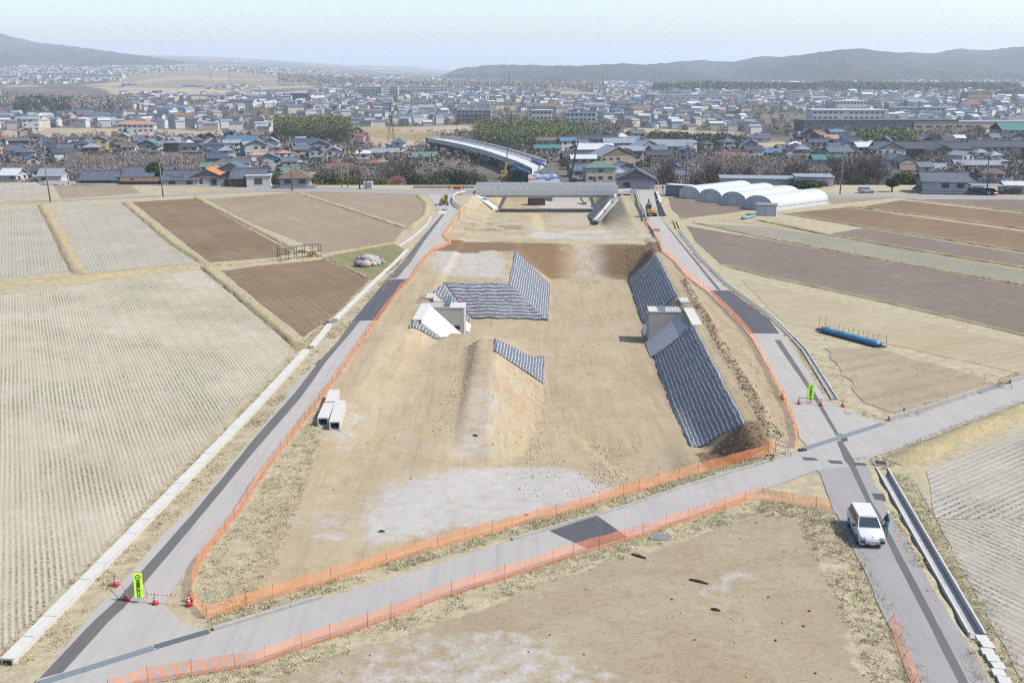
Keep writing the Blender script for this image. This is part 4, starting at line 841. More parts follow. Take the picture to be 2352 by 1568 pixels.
M_CARB = simple("dark car paint", col(60, 62, 70), .3, .05, spec=.6); M_CARS = simple("silver car paint", col(190, 194, 198), .3, .04, spec=.6); M_CARBL = simple("pale blue car paint", col(170, 196, 214), .3, .04, spec=.6); M_CARR = simple("red car paint", col(170, 60, 64), .3, .04, spec=.6)
far_car((351, 422), R(98), M_CARW, "white hatchback parked in front of the round green pine", False); far_car((400, 420.5), R(80), M_CARW, "white car half hidden behind the round green pine's trunk", True); far_car((284, 420), R(92), M_CARS, "silver van under the dark house roof by the terrace lane", True, H=1.85)
far_car((1990, 443), R(96), M_CARS, "silver car alone on the lane beyond the greenhouses", True); far_car((2262, 446.5), R(10), M_CARBL, "pale blue car under the carport roof", True); far_car((2276, 447), R(10), M_CARR, "red car under the carport roof", True); far_car((2322, 446), R(80), M_CARB, "black car at the picture edge by the terrace lane", True); far_car((1481, 433), R(95), M_CARW, "white light truck in front of the gabled grey house", True, H=1.8)

# ---- people: one skinned body each
def skin_person(name, lab, loc, rz, joints, edges, radii, mats, clothes, cat="person", group=None):
    pass
M_SKIN = simple("skin", col(214, 168, 140), .6, .05); M_TEAL = simple("teal work clothes", col(86, 176, 184), .8, .1, 6); M_HAIR = simple("black hair", col(40, 36, 34), .7); M_MAROON = simple("maroon vest", col(110, 62, 74), .8, .1, 6); M_GREENV = simple("green work clothes", col(70, 150, 120), .8, .1, 6); M_BOOT = simple("brown boots", col(120, 92, 70), .7)
def make_person(lab, loc, rz, cloth, vest=None, helmet=M_WHITE, hold=True):
    "standing figure facing local -y"
    r = thing("person", lab, "person", loc, rz)
    def skin(name, J, E, rad, mat, parent=None, lv=2):
        me = bpy.data.meshes.new(name); me.from_pydata(J, E, []); o = bpy.data.objects.new(name, me); C.objects.link(o); o.parent = parent or r; me.materials.append(mat)
        sk = o.modifiers.new("skin", 'SKIN'); sk.use_smooth_shade = True
        for v, q in zip(me.skin_vertices[0].data, rad): v.radius = (q, q * .85)
        me.skin_vertices[0].data[0].use_root = True; ss = o.modifiers.new("sub", 'SUBSURF'); ss.levels = lv; ss.render_levels = lv; return o
    J = [(0, 0, .95), (0, -.01, 1.12), (0, 0, 1.32), (0, .01, 1.43), (0, -.02, 1.53),
         (-.10, 0, .88), (-.11, -.03, .50), (-.12, .03, .10), (-.12, -.12, .05), (.10, 0, .88), (.11, -.01, .50), (.12, .06, .10), (.12, -.09, .05),
         (-.19, 0, 1.38), (-.25, -.02, 1.12), (-.17, -.22, 1.02), (.19, 0, 1.38), (.26, -.03, 1.12), (.15, -.25, 1.06)]
    E = [(0, 1), (1, 2), (2, 3), (3, 4), (0, 5), (5, 6), (6, 7), (7, 8), (0, 9), (9, 10), (10, 11), (11, 12), (2, 13), (13, 14), (14, 15), (2, 16), (16, 17), (17, 18)]
    rad = [.15, .14, .16, .075, .06, .10, .075, .05, .05, .10, .075, .05, .05, .075, .055, .04, .075, .055, .04]
    b = skin("body", J, E, rad, cloth)
    hd = MB(); hd.blob((0, -.03, 1.62), (.080, .098, .118), 3, 0, 3, .04); hd.blob((0, -.125, 1.605), (.014, .022, .022), 1, 0, 1, 0)
    for sx in (-1, 1): hd.blob((sx * .082, -.02, 1.615), (.014, .022, .032), 1, 0, 1, 0)
    h = hd.build("head", M_SKIN, r, True)
    f = MB()
    for sx in (-1, 1): f.blob((sx * .032, -.116, 1.635), (.013, .010, .008), 1, 0, 1, 0)
    f.box((0, -.118, 1.565), (.045, .012, .008)); f.build("face_features", M_HAIR, h)
    hm = MB(); hm.lathe([(.125, 0), (.124, .04), (.105, .095), (.06, .13), (.01, .14)], (0, -.02, 1.655), 18); hm.box((0, -.135, 1.66), (.16, .07, .014)); hm.build("helmet", helmet, r, True)
    for sx, hp in ((-1, (-.14, -.27, 1.02)), (1, (.12, -.30, 1.06))):
        HV = [hp]; HE = []; hr = [.030]; HV.append((hp[0] - sx * .02, hp[1] - .045, hp[2] + .005)); HE.append((0, 1)); hr.append(.032)
        for k in range(4):
            q = (-.030 + .020 * k); a = len(HV); ln = (.028, .034, .036, .03)[k]; HV += [(HV[1][0] + q * .9, HV[1][1] - .03, HV[1][2] + .01), (HV[1][0] + q, HV[1][1] - .03 - ln * .7, HV[1][2] - .012), (HV[1][0] + q, HV[1][1] - .03 - ln * .4, HV[1][2] - .034)]; HE += [(1, a), (a, a + 1), (a + 1, a + 2)]; hr += [.0095, .0085, .0075]
        a = len(HV); HV += [(hp[0] + sx * -.045, hp[1] - .02, hp[2] + .02), (hp[0] + sx * -.055, hp[1] - .05, hp[2] + .022)]; HE += [(0, a), (a, a + 1)]; hr += [.011, .009]
        skin("hand", HV, HE, hr, M_SKIN, None, 1)
    for sx, fy in ((-1, -.06), (1, -.02)): s_ = MB(); s_.blob((sx * .12, fy, .05), (.052, .14, .055), 4, 0, 2, .08); s_.build("boot", M_BOOT, r, True)
    if vest:
        v = MB(); n = 16; prof = [(.150, .130, 1.00), (.158, .135, 1.12), (.172, .14, 1.28), (.165, .125, 1.38)]
        for a, c, z in prof: v.v += [(a * math.cos(2 * math.pi * k / n) * 1.02, c * math.sin(2 * math.pi * k / n) * 1.02 - .005, z) for k in range(n)]
        for i in range(3):
            for k in range(n): k2 = (k + 1) % n; v.f.append((i * n + k, i * n + k2, (i + 1) * n + k2, (i + 1) * n + k)); v.m.append(0)
        v.build("vest", vest, r, True)
    if hold:
        t = MB(); t.box((-.02, -.36, 1.06), (.24, .015, .17)); t.build("clipboard", M_WHITE, r)
    return r
make_person("person in teal work clothes, maroon vest and white helmet standing beside the white car", P(2034, 1231) + Vector((0, 0, .02)), R(-72), M_TEAL, M_MAROON)
make_person("distant worker in green clothes standing behind the black digger", P(1489, 505) + Vector((0, 0, .02)), R(170), M_GREENV, None, M_WHITE, False)
make_person("distant dark clothed worker at the lane end beyond the trench", P(1522, 440) + Vector((0, 0, .02)), R(20), M_BLACK, None, M_WHITE, False)

# ---- diggers
M_YEL = simple("yellow machine paint", col(236, 204, 70), .45, .08, 4); M_YEL2 = simple("dusty yellow paint", col(224, 176, 80), .5, .1, 4); M_TEALM = simple("teal machine paint", col(86, 160, 170), .45, .08, 4)
def digger(lab, loc, rz, paint, armpaint, arm, cab_glass=M_GLASS, sc=1.0):
    "mini excavator, boom towards local -y"
    r = thing("mini_excavator", lab, "excavator", loc, rz, "diggers on the site roads"); r.scale = (sc,) * 3
    for sx in (-1, 1):
        t = MB(); pr = [(-.95, .18), (-.80, .02), (.80, .02), (.95, .18), (.95, .34), (.80, .46), (-.80, .46), (-.95, .34)]; x0, x1 = sx * .62, sx * .98
        t.v = [(x0, y, z) for y, z in pr] + [(x1, y, z) for y, z in pr]; n = 8; t.f = [tuple(range(n - 1, -1, -1)), tuple(range(n, 2 * n))] + [(k, (k + 1) % n, n + (k + 1) % n, n + k) for k in range(n)]; t.m = [0] * len(t.f); t.build("track", M_BLACK, r, bevel=.03)
    MB().box((0, 0, .42), (.9, 1.0, .3)).build("undercarriage", M_BLACK, r)
    h = MB(); h.box((0, .25, .86), (1.75, 1.5, .52)); h.build("house", paint, r, bevel=.08)
    cw = MB(); n = 10; pr = [(math.cos(math.pi * k / n) * .88, .72 + math.sin(math.pi * k / n) * .42) for k in range(n + 1)]; cw.prism(pr, .62, 1.22); cw.build("counterweight", paint, r, bevel=.04)
    cb = MB(); cb.box((.42, -.12, 1.65), (.85, 1.05, 1.1), top=.9); c = cb.build("cab", paint, r, bevel=.05)
    for q, d in (((.42, -.66, 1.68), (.62, .04, .86)), ((.86, -.12, 1.68), (.04, .8, .8)), ((-.02, -.12, 1.68), (.04, .8, .8)), ((.42, .42, 1.75), (.6, .04, .6))): MB().box(q, d).build("window", cab_glass, c)
    MB().box((.42, -.12, 2.24), (.9, 1.1, .08)).build("cab_roof", paint, r, bevel=.03)
    b = MB(); p = arm
    def beam(a, bb, w0, w1):
        a, bb = Vector(a), Vector(bb); d = (bb - a).normalized(); up = Vector((1, 0, 0)).cross(d).normalized(); ex = Vector((1, 0, 0)); return MB().hexa([a - ex * .11 - up * w0, a + ex * .11 - up * w0, a + ex * .11 + up * w0, a - ex * .11 + up * w0], [bb - ex * .09 - up * w1, bb + ex * .09 - up * w1, bb + ex * .09 + up * w1, bb - ex * .09 + up * w1])
    beam(p[0], p[1], .16, .2).build("boom", armpaint, r); beam(p[1], p[2], .18, .12).build("boom_tip", armpaint, r); beam(p[2], p[3], .14, .09).build("arm", armpaint, r)
    MB().tube([(p[0][0], p[0][1] - .1, p[0][2] + .1), ((p[1][0] + p[2][0]) / 2, (p[1][1] + p[2][1]) / 2 - .1, (p[1][2] + p[2][2]) / 2 + .1)], .05, 8).build("ram", M_STEEL, r)
    bk = MB(); q = p[3]; prof = [(.12, .1), (-.28, -.02), (-.34, -.34), (-.1, -.52), (.18, -.42)]; bk.v = [(q[0] - .3, q[1] + y, q[2] + z) for y, z in prof] + [(q[0] + .3, q[1] + y, q[2] + z) for y, z in prof]; bk.f = [(4, 3, 2, 1, 0), (5, 6, 7, 8, 9)] + [(k, k + 1, k + 6, k + 5) for k in range(4)]; bk.m = [0] * 6; bk.build("bucket", M_BLACK, r)
    MB().tube([(-.5, .5, 1.1), (-.5, .5, 1.75)], .05, 8).build("exhaust", M_BLACK, r); return r
digger("yellow mini excavator facing down the pale road behind pipe guards", P(1019.5, 470.5) + Vector((0, 0, .02)), R(8), M_YEL, M_YEL, [(-.05, -.6, .9), (-.05, -.95, 2.0), (-.05, -1.5, 2.45), (-.05, -1.75, 1.0)], simple("green cab glass", col(70, 110, 104), .15, .1, spec=.7), 1.05)
digger("black and yellow mini excavator seen from behind, digging the trench beside the road", P(1495, 496) + Vector((0, 0, .02)), R(188), M_YEL2, M_TEALM, [(.0, -.6, .9), (.0, -1.1, 2.3), (.0, -1.6, 2.9), (.05, -2.4, 1.4)], M_GLASS, 1.15)
# open trench beside the road at the lane end
tr = thing("cable_trench", "dark open trench with timber shoring beside the black digger", "trench", P(1512, 470)); o0 = tr.location
mb = MB(); q = [P(1502, 443), P(1508, 443), P(1527, 497), P(1513, 497)]; mb.add([v - o0 + Vector((0, 0, .045)) for v in q], [(3, 2, 1, 0)] if False else [(0, 3, 2, 1)]); mb.build("opening", M_DARK, tr)  # flat dark sheet painting the trench's shaded depth
mb = rail_solid("x", [(1509, 442), (1518, 468)], .75, .35, M_CONC); m2 = MB(); m2.v = [tuple(Vector(v) - o0) for v in mb.v]; m2.f = mb.f; m2.m = mb.m; m2.build("concrete_liner", M_CONC, tr)
mb = rail_solid("x", [(1519, 471), (1531, 496)], .3, .2, M_CONC2); m2 = MB(); m2.v = [tuple(Vector(v) - o0) for v in mb.v]; m2.f = mb.f; m2.m = mb.m; m2.build("gutter_edge", M_CONC2, tr)
MB().tube([P(1503, 462) - o0 + Vector((0, 0, .3)), P(1524, 462.5) - o0 + Vector((0, 0, .3))], .08, 6).build("bridging_pipe", M_WHITE, tr)
# yellow pipes and marker post
for k, (a, b, lab) in enumerate((((1548, 510), (1553.5, 526), "yellow pipe lying nearest the marker post"), ((1554, 509.5), (1561, 525), "yellow pipe lying away from the marker post"))):
    p, q = P(*a), P(*b); o = MB().tube([Vector((0, 0, .14)), q - p + Vector((0, 0, .14))], .13, 10).build("plastic_pipe", simple("yellow plastic", col(232, 222, 130), .5), smooth=True, loc=p); tag(o, lab, "pipe", "yellow pipes by the road")
r = thing("marker_post", "short dark and white post beside the yellow pipes", "post", P(1543.5, 512)); MB().tube([(0, 0, 0), (0, 0, .75)], .07, 6).build("post", M_BLACK, r); MB().tube([(0, 0, .75), (0, 0, .9)], .075, 6).build("cap", M_WHITE, r)
r = thing("reel_box", "red and white marker box lying against the orange net", "marker box", P(1507, 531)); MB().box((0, 0, .22), (1.3, .7, .44)).build("box", M_RED, r, bevel=.05); MB().box((0, -.36, .22), (1.0, .02, .16)).build("white_band", M_WHITE, r)

# ---- pipe rack with straw bundles
a, b = P(644, 601), P(738, 590); d = (b - a).normalized(); L = (b - a).length; r = thing("pipe_rack", "long brown pipe rack standing between the fields", "rack", a, math.atan2(d.y, d.x)); M_RKB = simple("brown painted pipe", col(112, 92, 96), .6, .15)
for i in range(6):
    x = L * i / 5
    for yy in (0, .9): MB().tube([(x, yy, 0), (x, yy, 2.15)], .055, 6).build("post", M_RKB, r)
for z, w in ((2.15, .06), (1.0, .05), (.15, .04)):
    for yy in (0, .9): MB().tube([(-.2, yy, z), (L + .2, yy, z)], w, 6).build("rail", M_RKB, r)
for i in range(6): MB().tube([(L * i / 5, 0, 1.0), (L * i / 5, .9, 1.0)], .045, 5).build("cross_bar", M_RKB, r)
MB().box((L * .3, .45, 2.2), (L * .55, .7, .05)).build("top_board", simple("grey boards", col(160, 160, 164), .8), r)
o = MB(); o.blob((0, 0, .18), (1.1, .42, .22), 4); tag(o.build("straw_bundle", M_BANK, smooth=True, loc=a + d * (L * .60) + Vector((-d.y, d.x, 0)) * .45 + Vector((0, 0, 1.0))), "pale straw bundle lying on the middle shelf of the pipe rack", "straw bundle")
o = MB()
for k in range(9): o.blob((random.uniform(-.9, .9), random.uniform(-.3, .3), random.uniform(.2, .7)), (.45, .35, .3), k, 0, 2, .4)
tag(o.build("straw_heap", M_BANK, smooth=True, loc=a + d * (L * .86) + Vector((-d.y, d.x, 0)) * .4), "brown straw heap under the end of the pipe rack", "straw heap")
# ---- boulders
M_ROCK = simple("pale granite", col(196, 194, 188), .9, .25, 4, bump=.06); M_ROCKP = simple("pinkish granite", col(212, 194, 184), .9, .2, 4, bump=.06); M_ROCKG = simple("grey granite", col(160, 158, 156), .9, .25, 4, bump=.06)
for k, (u, v, s_, m_, lab) in enumerate([(828, 600, .75, M_ROCK, "round pale boulder at the back of the heap, towards the pipe rack"), (826, 612, .8, M_ROCKG, "dark grey boulder at the front corner of the heap"), (841, 613, .72, M_ROCKP, "pink white boulder at the front of the heap"), (846, 605, 1.05, M_ROCK, "biggest boulder, in the middle of the heap"), (850, 596, .6, M_ROCK, "upright boulder on the far top of the heap"), (863, 598, .55, M_ROCKP, "flat capped boulder at the back towards the white channel"), (858, 611, .58, M_ROCKP, "rosy boulder in front of the biggest one"), (862, 604, .55, M_ROCKP, "tilted pinkish boulder beside the biggest one"), (869, 603, .5, M_ROCK, "cream boulder in the middle of the channel end of the heap"), (868, 610, .5, M_ROCK, "low mottled boulder at the front of the channel end"), (875, 602, .48, M_ROCKG, "mossy boulder at the channel end of the heap"), (881, 606, .32, M_ROCK, "smallest boulder, lying apart by the white channel"), (836, 607, .45, M_ROCKG, "dark slab wedged between pale boulders"), (855, 604, .42, M_ROCKP, "small pink stone tucked behind the rosy boulder")]):
    o = MB(); o.blob((0, 0, s_ * .62), (s_ * 1.1, s_ * .95, s_ * .8), 20 + k, 0, 2, .3); tag(o.build("boulder", m_, loc=P(u, v)), lab, "boulder", "heap of boulders in the green corner")
# ---- blue sheeted roll with stakes
a, b = P(1889, 762), P(2019, 797); d = (b - a).normalized(); L = (b - a).length; rz = math.atan2(d.y, d.x); r = thing("sheeted_roll", "long stack of poles wrapped in a bright blue sheet", "covered stack", a, rz); M_TARP = simple("blue tarpaulin", col(62, 142, 190), .4, .15, 1.5, bump=.08, spec=.5)
mb = MB(); ns = 26; n = 12
for i in range(ns + 1):
    x = L * i / ns; rr = .42 + .10 * math.sin(i * 1.7) * .5 + random.uniform(-.03, .03); hgt = .62 + .08 * math.sin(i * .9)
    mb.v += [(x, math.cos(2 * math.pi * k / n) * rr * 1.25, .32 + math.sin(2 * math.pi * k / n) * hgt * .55) for k in range(n)]
for i in range(ns):
    for k in range(n): k2 = (k + 1) % n; mb.f.append((i * n + k, i * n + k2, (i + 1) * n + k2, (i + 1) * n + k))
mb.f += [tuple(range(n - 1, -1, -1)), tuple(ns * n + k for k in range(n))]; mb.m = [0] * len(mb.f); mb.build("tarpaulin", M_TARP, r, True)
for k in range(7):
    x = L * (.06 + .14 * k); mb = MB(); mb.tube([(x + .03 * math.sin(t), math.cos(t) * .60, .32 + math.sin(t) * .42) for t in np.linspace(-.4, 3.5, 12)], .02, 4); mb.build("rope", M_BLACK, r)
mb = MB()
for k in range(4): mb.tube([(-.8 - .1 * k, -.3 + .2 * k, .12 + .05 * (k % 2)), (.3, -.2 + .15 * k, .25)], .05, 6); mb.tube([(L - .3, -.2 + .15 * k, .25), (L + .5 + .12 * k, -.3 + .2 * k, .15)], .05, 6)
mb.build("pole_ends", M_RUST, r)
stk = [(-.9, .35, 1.75), (-.3, .75, 1.7)] + [(L * (.2 + .085 * k) + .1, .75, 1.15) for k in range(9)] + [(L + .4, .6, 1.5)]
for k, (x, y, h) in enumerate(stk):
    p = a + d * x + Vector((-d.y, d.x, 0)) * y; o = MB().tube([(0, 0, 0), (.05, .03 * ((k % 3) - 1), h)], .025, 5).build("stake", M_RUST, loc=p)
    tag(o, ["thin rusty stake standing out past the tied end of the blue roll", "second rusty stake behind the tied end of the blue roll"][k] if k < 2 else "one of the row of thin stakes driven in behind the blue roll" if k < len(stk) - 1 else "thin stake leaning at the open end of the blue roll", "stake", "stakes around the blue roll")
r = thing("marker_stub", "small grey marker standing in the dry grass by the crossing", "marker", P(2076, 951)); MB().box((0, 0, .3), (.12, .2, .6)).build("post", M_GREY, r); MB().box((-.15, 0, .03), (.4, .2, .06)).build("foot", M_GREY, r)
# sheet of tin and sticks on the lower lot
r = MB(); r.add([(-.75, -.3, .05), (.5, -.45, .02), (.85, .1, .12), (-.4, .4, .16), (-.75, -.3, .01), (.5, -.45, -.02), (.85, .1, .08), (-.4, .4, .12)], [(0, 1, 2, 3), (7, 6, 5, 4), (0, 4, 5, 1), (1, 5, 6, 2), (2, 6, 7, 3), (3, 7, 4, 0)]); tag(r.build("tin_sheet", M_GREY, loc=P(1514, 1234)), "bent grey tin sheet lying beside the orange net", "tin sheet")
for k, (u, v, ln, rz, lab) in enumerate([(1468, 1280, 1.0, -.6, "dark stick lying near the sagging net"), (1605, 1338, 1.2, -.5, "dark plank lying across the tracks of the lower lot"), (1644, 1403, .55, -.4, "short dark stick on the lower lot"), (1092, 1003, .5, -.5, "short dark stick at the foot of the earth bank"), (877, 1223, .42, 0, "dark clod on the pale gravel patch"), (1210, 1185, .35, .4, "dark clod at the edge of the gravel beside the orange net")]):
    p = hit(u, v); o = MB(); o.tube([(-ln / 2 * math.cos(rz), -ln / 2 * math.sin(rz), .07), (0, 0, .1), (ln / 2 * math.cos(rz), ln / 2 * math.sin(rz), .06)], [.05, .08, .04], 5); tag(o.build("stick" if k < 4 else "clod", simple("dark wood", col(90, 70, 56), .9, .2), loc=p), lab, "debris")
# orange board, lamps and barrier rail on the lane above
r = thing("works_board", "orange double arrow board on the terrace lane", "works board", P(1050, 440), R(0)); MB().box((0, 0, .95), (1.9, .06, .95)).build("board", M_ORANGE, r, bevel=.02); MB().box((0, -.04, .95), (1.2, .02, .14)).build("arrow", simple("dark orange", col(170, 70, 40), .6), r)
for sx in (-1, 1): MB().tube([(sx * .6, 0, 0), (sx * .6, 0, .6)], .04, 6).build("leg", M_STEEL, r); MB().add([(sx * .6, -.04, 1.14), (sx * .6, -.04, .76), (sx * .85, -.04, .95)], [(0, 1, 2)]).build("arrow_head", simple("dark orange head", col(170, 70, 40), .6), r)
for u, lab in ((1033, "amber warning lamp on a post beside the orange board"), (1065, "second amber warning lamp, on the bridge side of the orange board")):
    r = thing("warning_lamp", lab, "lamp", P(u, 440), 0, "warning lamps by the orange board"); MB().tube([(0, 0, 0), (0, 0, 1.35)], .05, 6).build("post", M_BLACK, r); MB().lathe([(.16, 0), (.17, .15), (.1, .3)], (0, 0, 1.35), 10).build("lens", simple("amber lens", col(250, 190, 90), .3), r)
def guardrail(pd, lab, mats=None, h=.75):
    pts = Ps(pd); r = thing("guardrail", lab, "guardrail", pts[0]); o0 = pts[0]; mb = MB()
    for a, b in zip(pts[:-1], pts[1:]):
        for z in (h, h - .28): mb.tube([a - o0 + Vector((0, 0, z)), b - o0 + Vector((0, 0, z))], .11, 6)
    mb.build("beam", mats or M_WHITE, r)
    for a, b in zip(pts[:-1], pts[1:]):
        k = max(1, int((b - a).length / 2.2))
        for i in range(k): p = a + (b - a) * (i / k) - o0; MB().tube([p, p + Vector((0, 0, h))], .06, 6).build("post", M_STEEL, r)
    return r
guardrail([(1092, 444), (1070, 444), (1052, 448), (1042, 455), (1040, 464), (1046, 474), (1056, 480)], "white curved guardrail from the bridge end round to the pale road")
guardrail([(1420, 443), (1450, 441), (1463, 446), (1466, 458), (1470, 472), (1480, 490), (1484, 505)], "white guardrail curving from the bridge end down beside the upper road")
guardrail([(950, 433.5), (1090, 433.5)], "low dark rail along the terrace edge behind the orange board", M_BLACK, .6)
guardrail([(1440, 433), (1530, 434)], "white rail in front of the gabled grey house", None, .6)
# ================================================================ BRIDGE OVER THE CUTTING
def tagp(o, lab): o["label"] = lab; return o
p0, p1 = PY(1092, 449, 262), PY(1420, 449, 262); bx0, bx1 = p0.x, p1.x; bc = (bx0 + bx1) / 2; bw = bx1 - bx0
br = thing("road_bridge", "grey concrete road bridge with slab parapet crossing the cutting on inclined legs", "bridge", (bc, 262, 0))
M_BRG = simple("grey bridge concrete", col(232, 234, 236), .85, .06, .5, spec=.2); M_BRG2 = simple("pale parapet panel", col(240, 242, 244), .8, .05, .8, spec=.2)
MB().box((0, 3.6, .22), (bw, 7.2, 1.35)).build("deck", M_BRG, br, bevel=.05)
g = MB(); g.hexa([(-bw * .44, .6, -1.0), (bw * .44, .6, -1.0), (bw * .44, 6.6, -1.0), (-bw * .44, 6.6, -1.0)], [(-bw * .47, .4, -.44), (bw * .47, .4, -.44), (bw * .47, 6.8, -.44), (-bw * .47, 6.8, -.44)]); g.build("girder", M_BRG, br)
n = 22
for yy in (.12, 7.08):
    for i in range(n): x = -bw / 2 + bw * (i + .5) / n; MB().box((x, yy, 1.5), (bw / n - .05, .22, 1.2)).build("parapet_panel", M_BRG2, br)
mh = MB()
for yy in (.12,):
    for i in range(60): x = -bw / 2 + bw * .96 * i / 59; mh.tube([(x, yy, 2.1), (x, yy, 2.6)], .022, 4)
    for z in (2.22, 2.4, 2.6): mh.tube([(-bw / 2, yy, z), (bw * .46, yy, z)], .024, 4)
mh.build("handrail", simple("galvanised rail", col(190, 196, 202), .5, .05), br)
for sx in (-1, 1):
    x0 = bw / 2 * (.62 if sx > 0 else .58); lg = MB(); a, b = Vector((sx * x0, 3.4, -.9)), Vector((sx * (x0 + (1.9 if sx > 0 else -0.0) + (0 if sx > 0 else -1.9)) if False else sx * (x0 + 1.6) if sx > 0 else sx * (x0 + 2.0), 3.4, -5.0))
    lg.hexa([b + Vector((-.35, -1.6, 0)), b + Vector((.35, -1.6, 0)), b + Vector((.35, 1.6, 0)), b + Vector((-.35, 1.6, 0))], [a + Vector((-.45, -1.9, 0)), a + Vector((.45, -1.9, 0)), a + Vector((.45, 1.9, 0)), a + Vector((-.45, 1.9, 0))]); lg.build("inclined_leg", M_BRG, br)
# lining of the cutting slopes at the bridge
def quad_slab(name, qd, zs, th, mat, parent, base): 
    q = [P(u, v, z) - base for (u, v), z in zip(qd, zs)]; nn = (q[1] - q[0]).cross(q[3] - q[0]).normalized(); nn = nn if nn.z > 0 else -nn
    a, b = [p - nn * th for p in q], q
    if (q[1] - q[0]).cross(q[2] - q[1]).z < 0: a, b = a[::-1], b[::-1]
    return MB().hexa(a, b).build(name, mat, parent)
r = thing("slope_lining", "grey lattice framed slope under the bridge end beside the upper road", "slope lining", P(1400, 480, -2)); o0 = r.location
quad_slab("slab", [(1416, 445), (1434, 447), (1374, 508), (1359, 506)], (-.2, -.2, -3.4, -3.9), .3, simple("grey slope mortar", col(176, 178, 180), .9, .12, 1), r, o0)
for (a, b, w) in (((1417, 445), (1366, 508), .32), ((1433, 447), (1376, 508), .32), ((1417, 446), (1434, 448), .3), ((1401, 463), (1419, 465), .26), ((1384, 483), (1400, 485), .26)):
    za = lambda v: -.2 - (v - 445) * .0575; p, q = P(*a, za(a[1])) - o0, P(*b, za(b[1])) - o0; MB().tube([p + Vector((0, 0, .1)), q + Vector((0, 0, .1))], w, 6).build("rib", M_CONC, r)
r = thing("slope_lining", "dark shaded retaining slope behind the inclined bridge leg", "slope lining", P(1385, 470, -3)); o0 = r.location
quad_slab("slab", [(1400, 449), (1412, 450), (1362, 505), (1346, 496)], (-.3, -.2, -4.0, -4.8), .3, simple("mortar with painted shade", col(120, 124, 128), .9, .1), r, o0)  # shade of the left-facing slope is put into this darker mortar colour
r = thing("slope_channel", "white concrete chute running down the bank under the bridge's far end from the diggers road", "chute", P(1110, 462, -1)); o0 = r.location
for (a, b, w, m) in (((1096, 449), (1138, 480), .9, M_CONC), ((1112, 451), (1144, 475), .35, M_CONC)):
    p, q = P(*a, -.5) - o0, P(*b, -3.2) - o0; d = (q - p).normalized(); nn = Vector((d.y, -d.x, 0)).normalized() * w; MB().hexa([p - nn + Vector((0, 0, -.4)), p + nn + Vector((0, 0, -.4)), q + nn + Vector((0, 0, -.4)), q - nn + Vector((0, 0, -.4))], [p - nn + Vector((0, 0, .25)), p + nn + Vector((0, 0, .25)), q + nn + Vector((0, 0, .25)), q - nn + Vector((0, 0, .25))]).build("chute_wall", m, r)
r = MB(); r.box((0, 0, .9), (4.6, 2.4, 1.9)); tag(r.build("concrete_block", simple("dark grey-brown block", col(96, 88, 88), .9, .2), loc=P(1232, 470, -4.8)), "dark block standing under the bridge on the cutting floor", "block")  # darker than the bridge concrete, slightly uneven in tone
r = MB(); r.tube([P(1336, 455, -3.6) - P(1342, 462, -4), P(1344, 468, -4.6) - P(1342, 462, -4)], .5, 10); tag(r.build("drain_pipe", M_CONC2, loc=P(1342, 462, -4)), "pale pipe lying on the floor under the bridge", "pipe")

# ================================================================ VIADUCT, CRANE, WORKS BELOW THE TERRACE
M_VIA = simple("pale viaduct concrete", col(240, 240, 238), .85, .05, .3, spec=.2); M_VIAD = simple("fresh deck", col(238, 238, 234), .85, .04, .3, spec=.2)
NL = [(983, 320.4), (1020, 326.5), (1058, 334.5), (1110, 347.5), (1150, 361), (1178, 371), (1200, 380), (1222, 391)]; NR = [(1016, 316.6), (1046, 319.5), (1076, 324.5), (1127, 335.5), (1160, 344), (1195, 354), (1226, 364), (1254, 374)]
DZ = -8.3
via = thing("viaduct", "curved pale concrete viaduct on broad piers below the terrace", "viaduct", P(1100, 345, -14)); o0 = via.location
A_, B_ = Ps(NL, DZ), Ps(NR, DZ)
def ribbon(name, fa, fb, z0, z1, mat):
    mb = MB()
    for i in range(len(A_) - 1):
        q = [A_[i] + (B_[i] - A_[i]) * fa, A_[i] + (B_[i] - A_[i]) * fb, A_[i + 1] + (B_[i + 1] - A_[i + 1]) * fb, A_[i + 1] + (B_[i + 1] - A_[i + 1]) * fa]; q = [v - o0 for v in q]
        lo, hi = [v + Vector((0, 0, z0)) for v in q], [v + Vector((0, 0, z1)) for v in q]; mb.hexa(lo[::-1], hi[::-1])
    return mb.build(name, mat, via)
ribbon("deck", 0, 1, -1.5, 0, M_VIA); ribbon("carriageway", .12, .60, .0, .06, M_VIAD); ribbon("parapet", 0, .03, 0, .75, M_VIA); ribbon("parapet", .96, 1.0, 0, 1.15, M_BRG); ribbon("median", .62, .66, 0, .35, M_BRG); ribbon("median", .80, .84, 0, .35, M_BRG)
for i in (0, 1, 2, 3, 4, 5):
    a, b = A_[i], B_[i]; c = a + (b - a) * .5 - o0; d = (b - a).normalized(); ang = math.atan2(d.y, d.x); w = (b - a).length
    pr = MB(); gz = H1(c.x + o0.x, c.y + o0.y) - o0.z; top = DZ - 1.5 - o0.z; pr.box((c.x, c.y, (gz + top) / 2 - .4), (w * .62, 2.2, top - gz + .8), ang); pr.hexa(*[[Vector((c.x, c.y, z)) + Vector((math.cos(ang), math.sin(ang), 0)) * (sx * w * k) + Vector((-math.sin(ang), math.cos(ang), 0)) * sy * 1.1 for sx, sy in ((-1, -1), (1, -1), (1, 1), (-1, 1))] for z, k in ((top - 1.6, .31), (top + .02, .47))]); pr.build("pier", M_VIA, via)
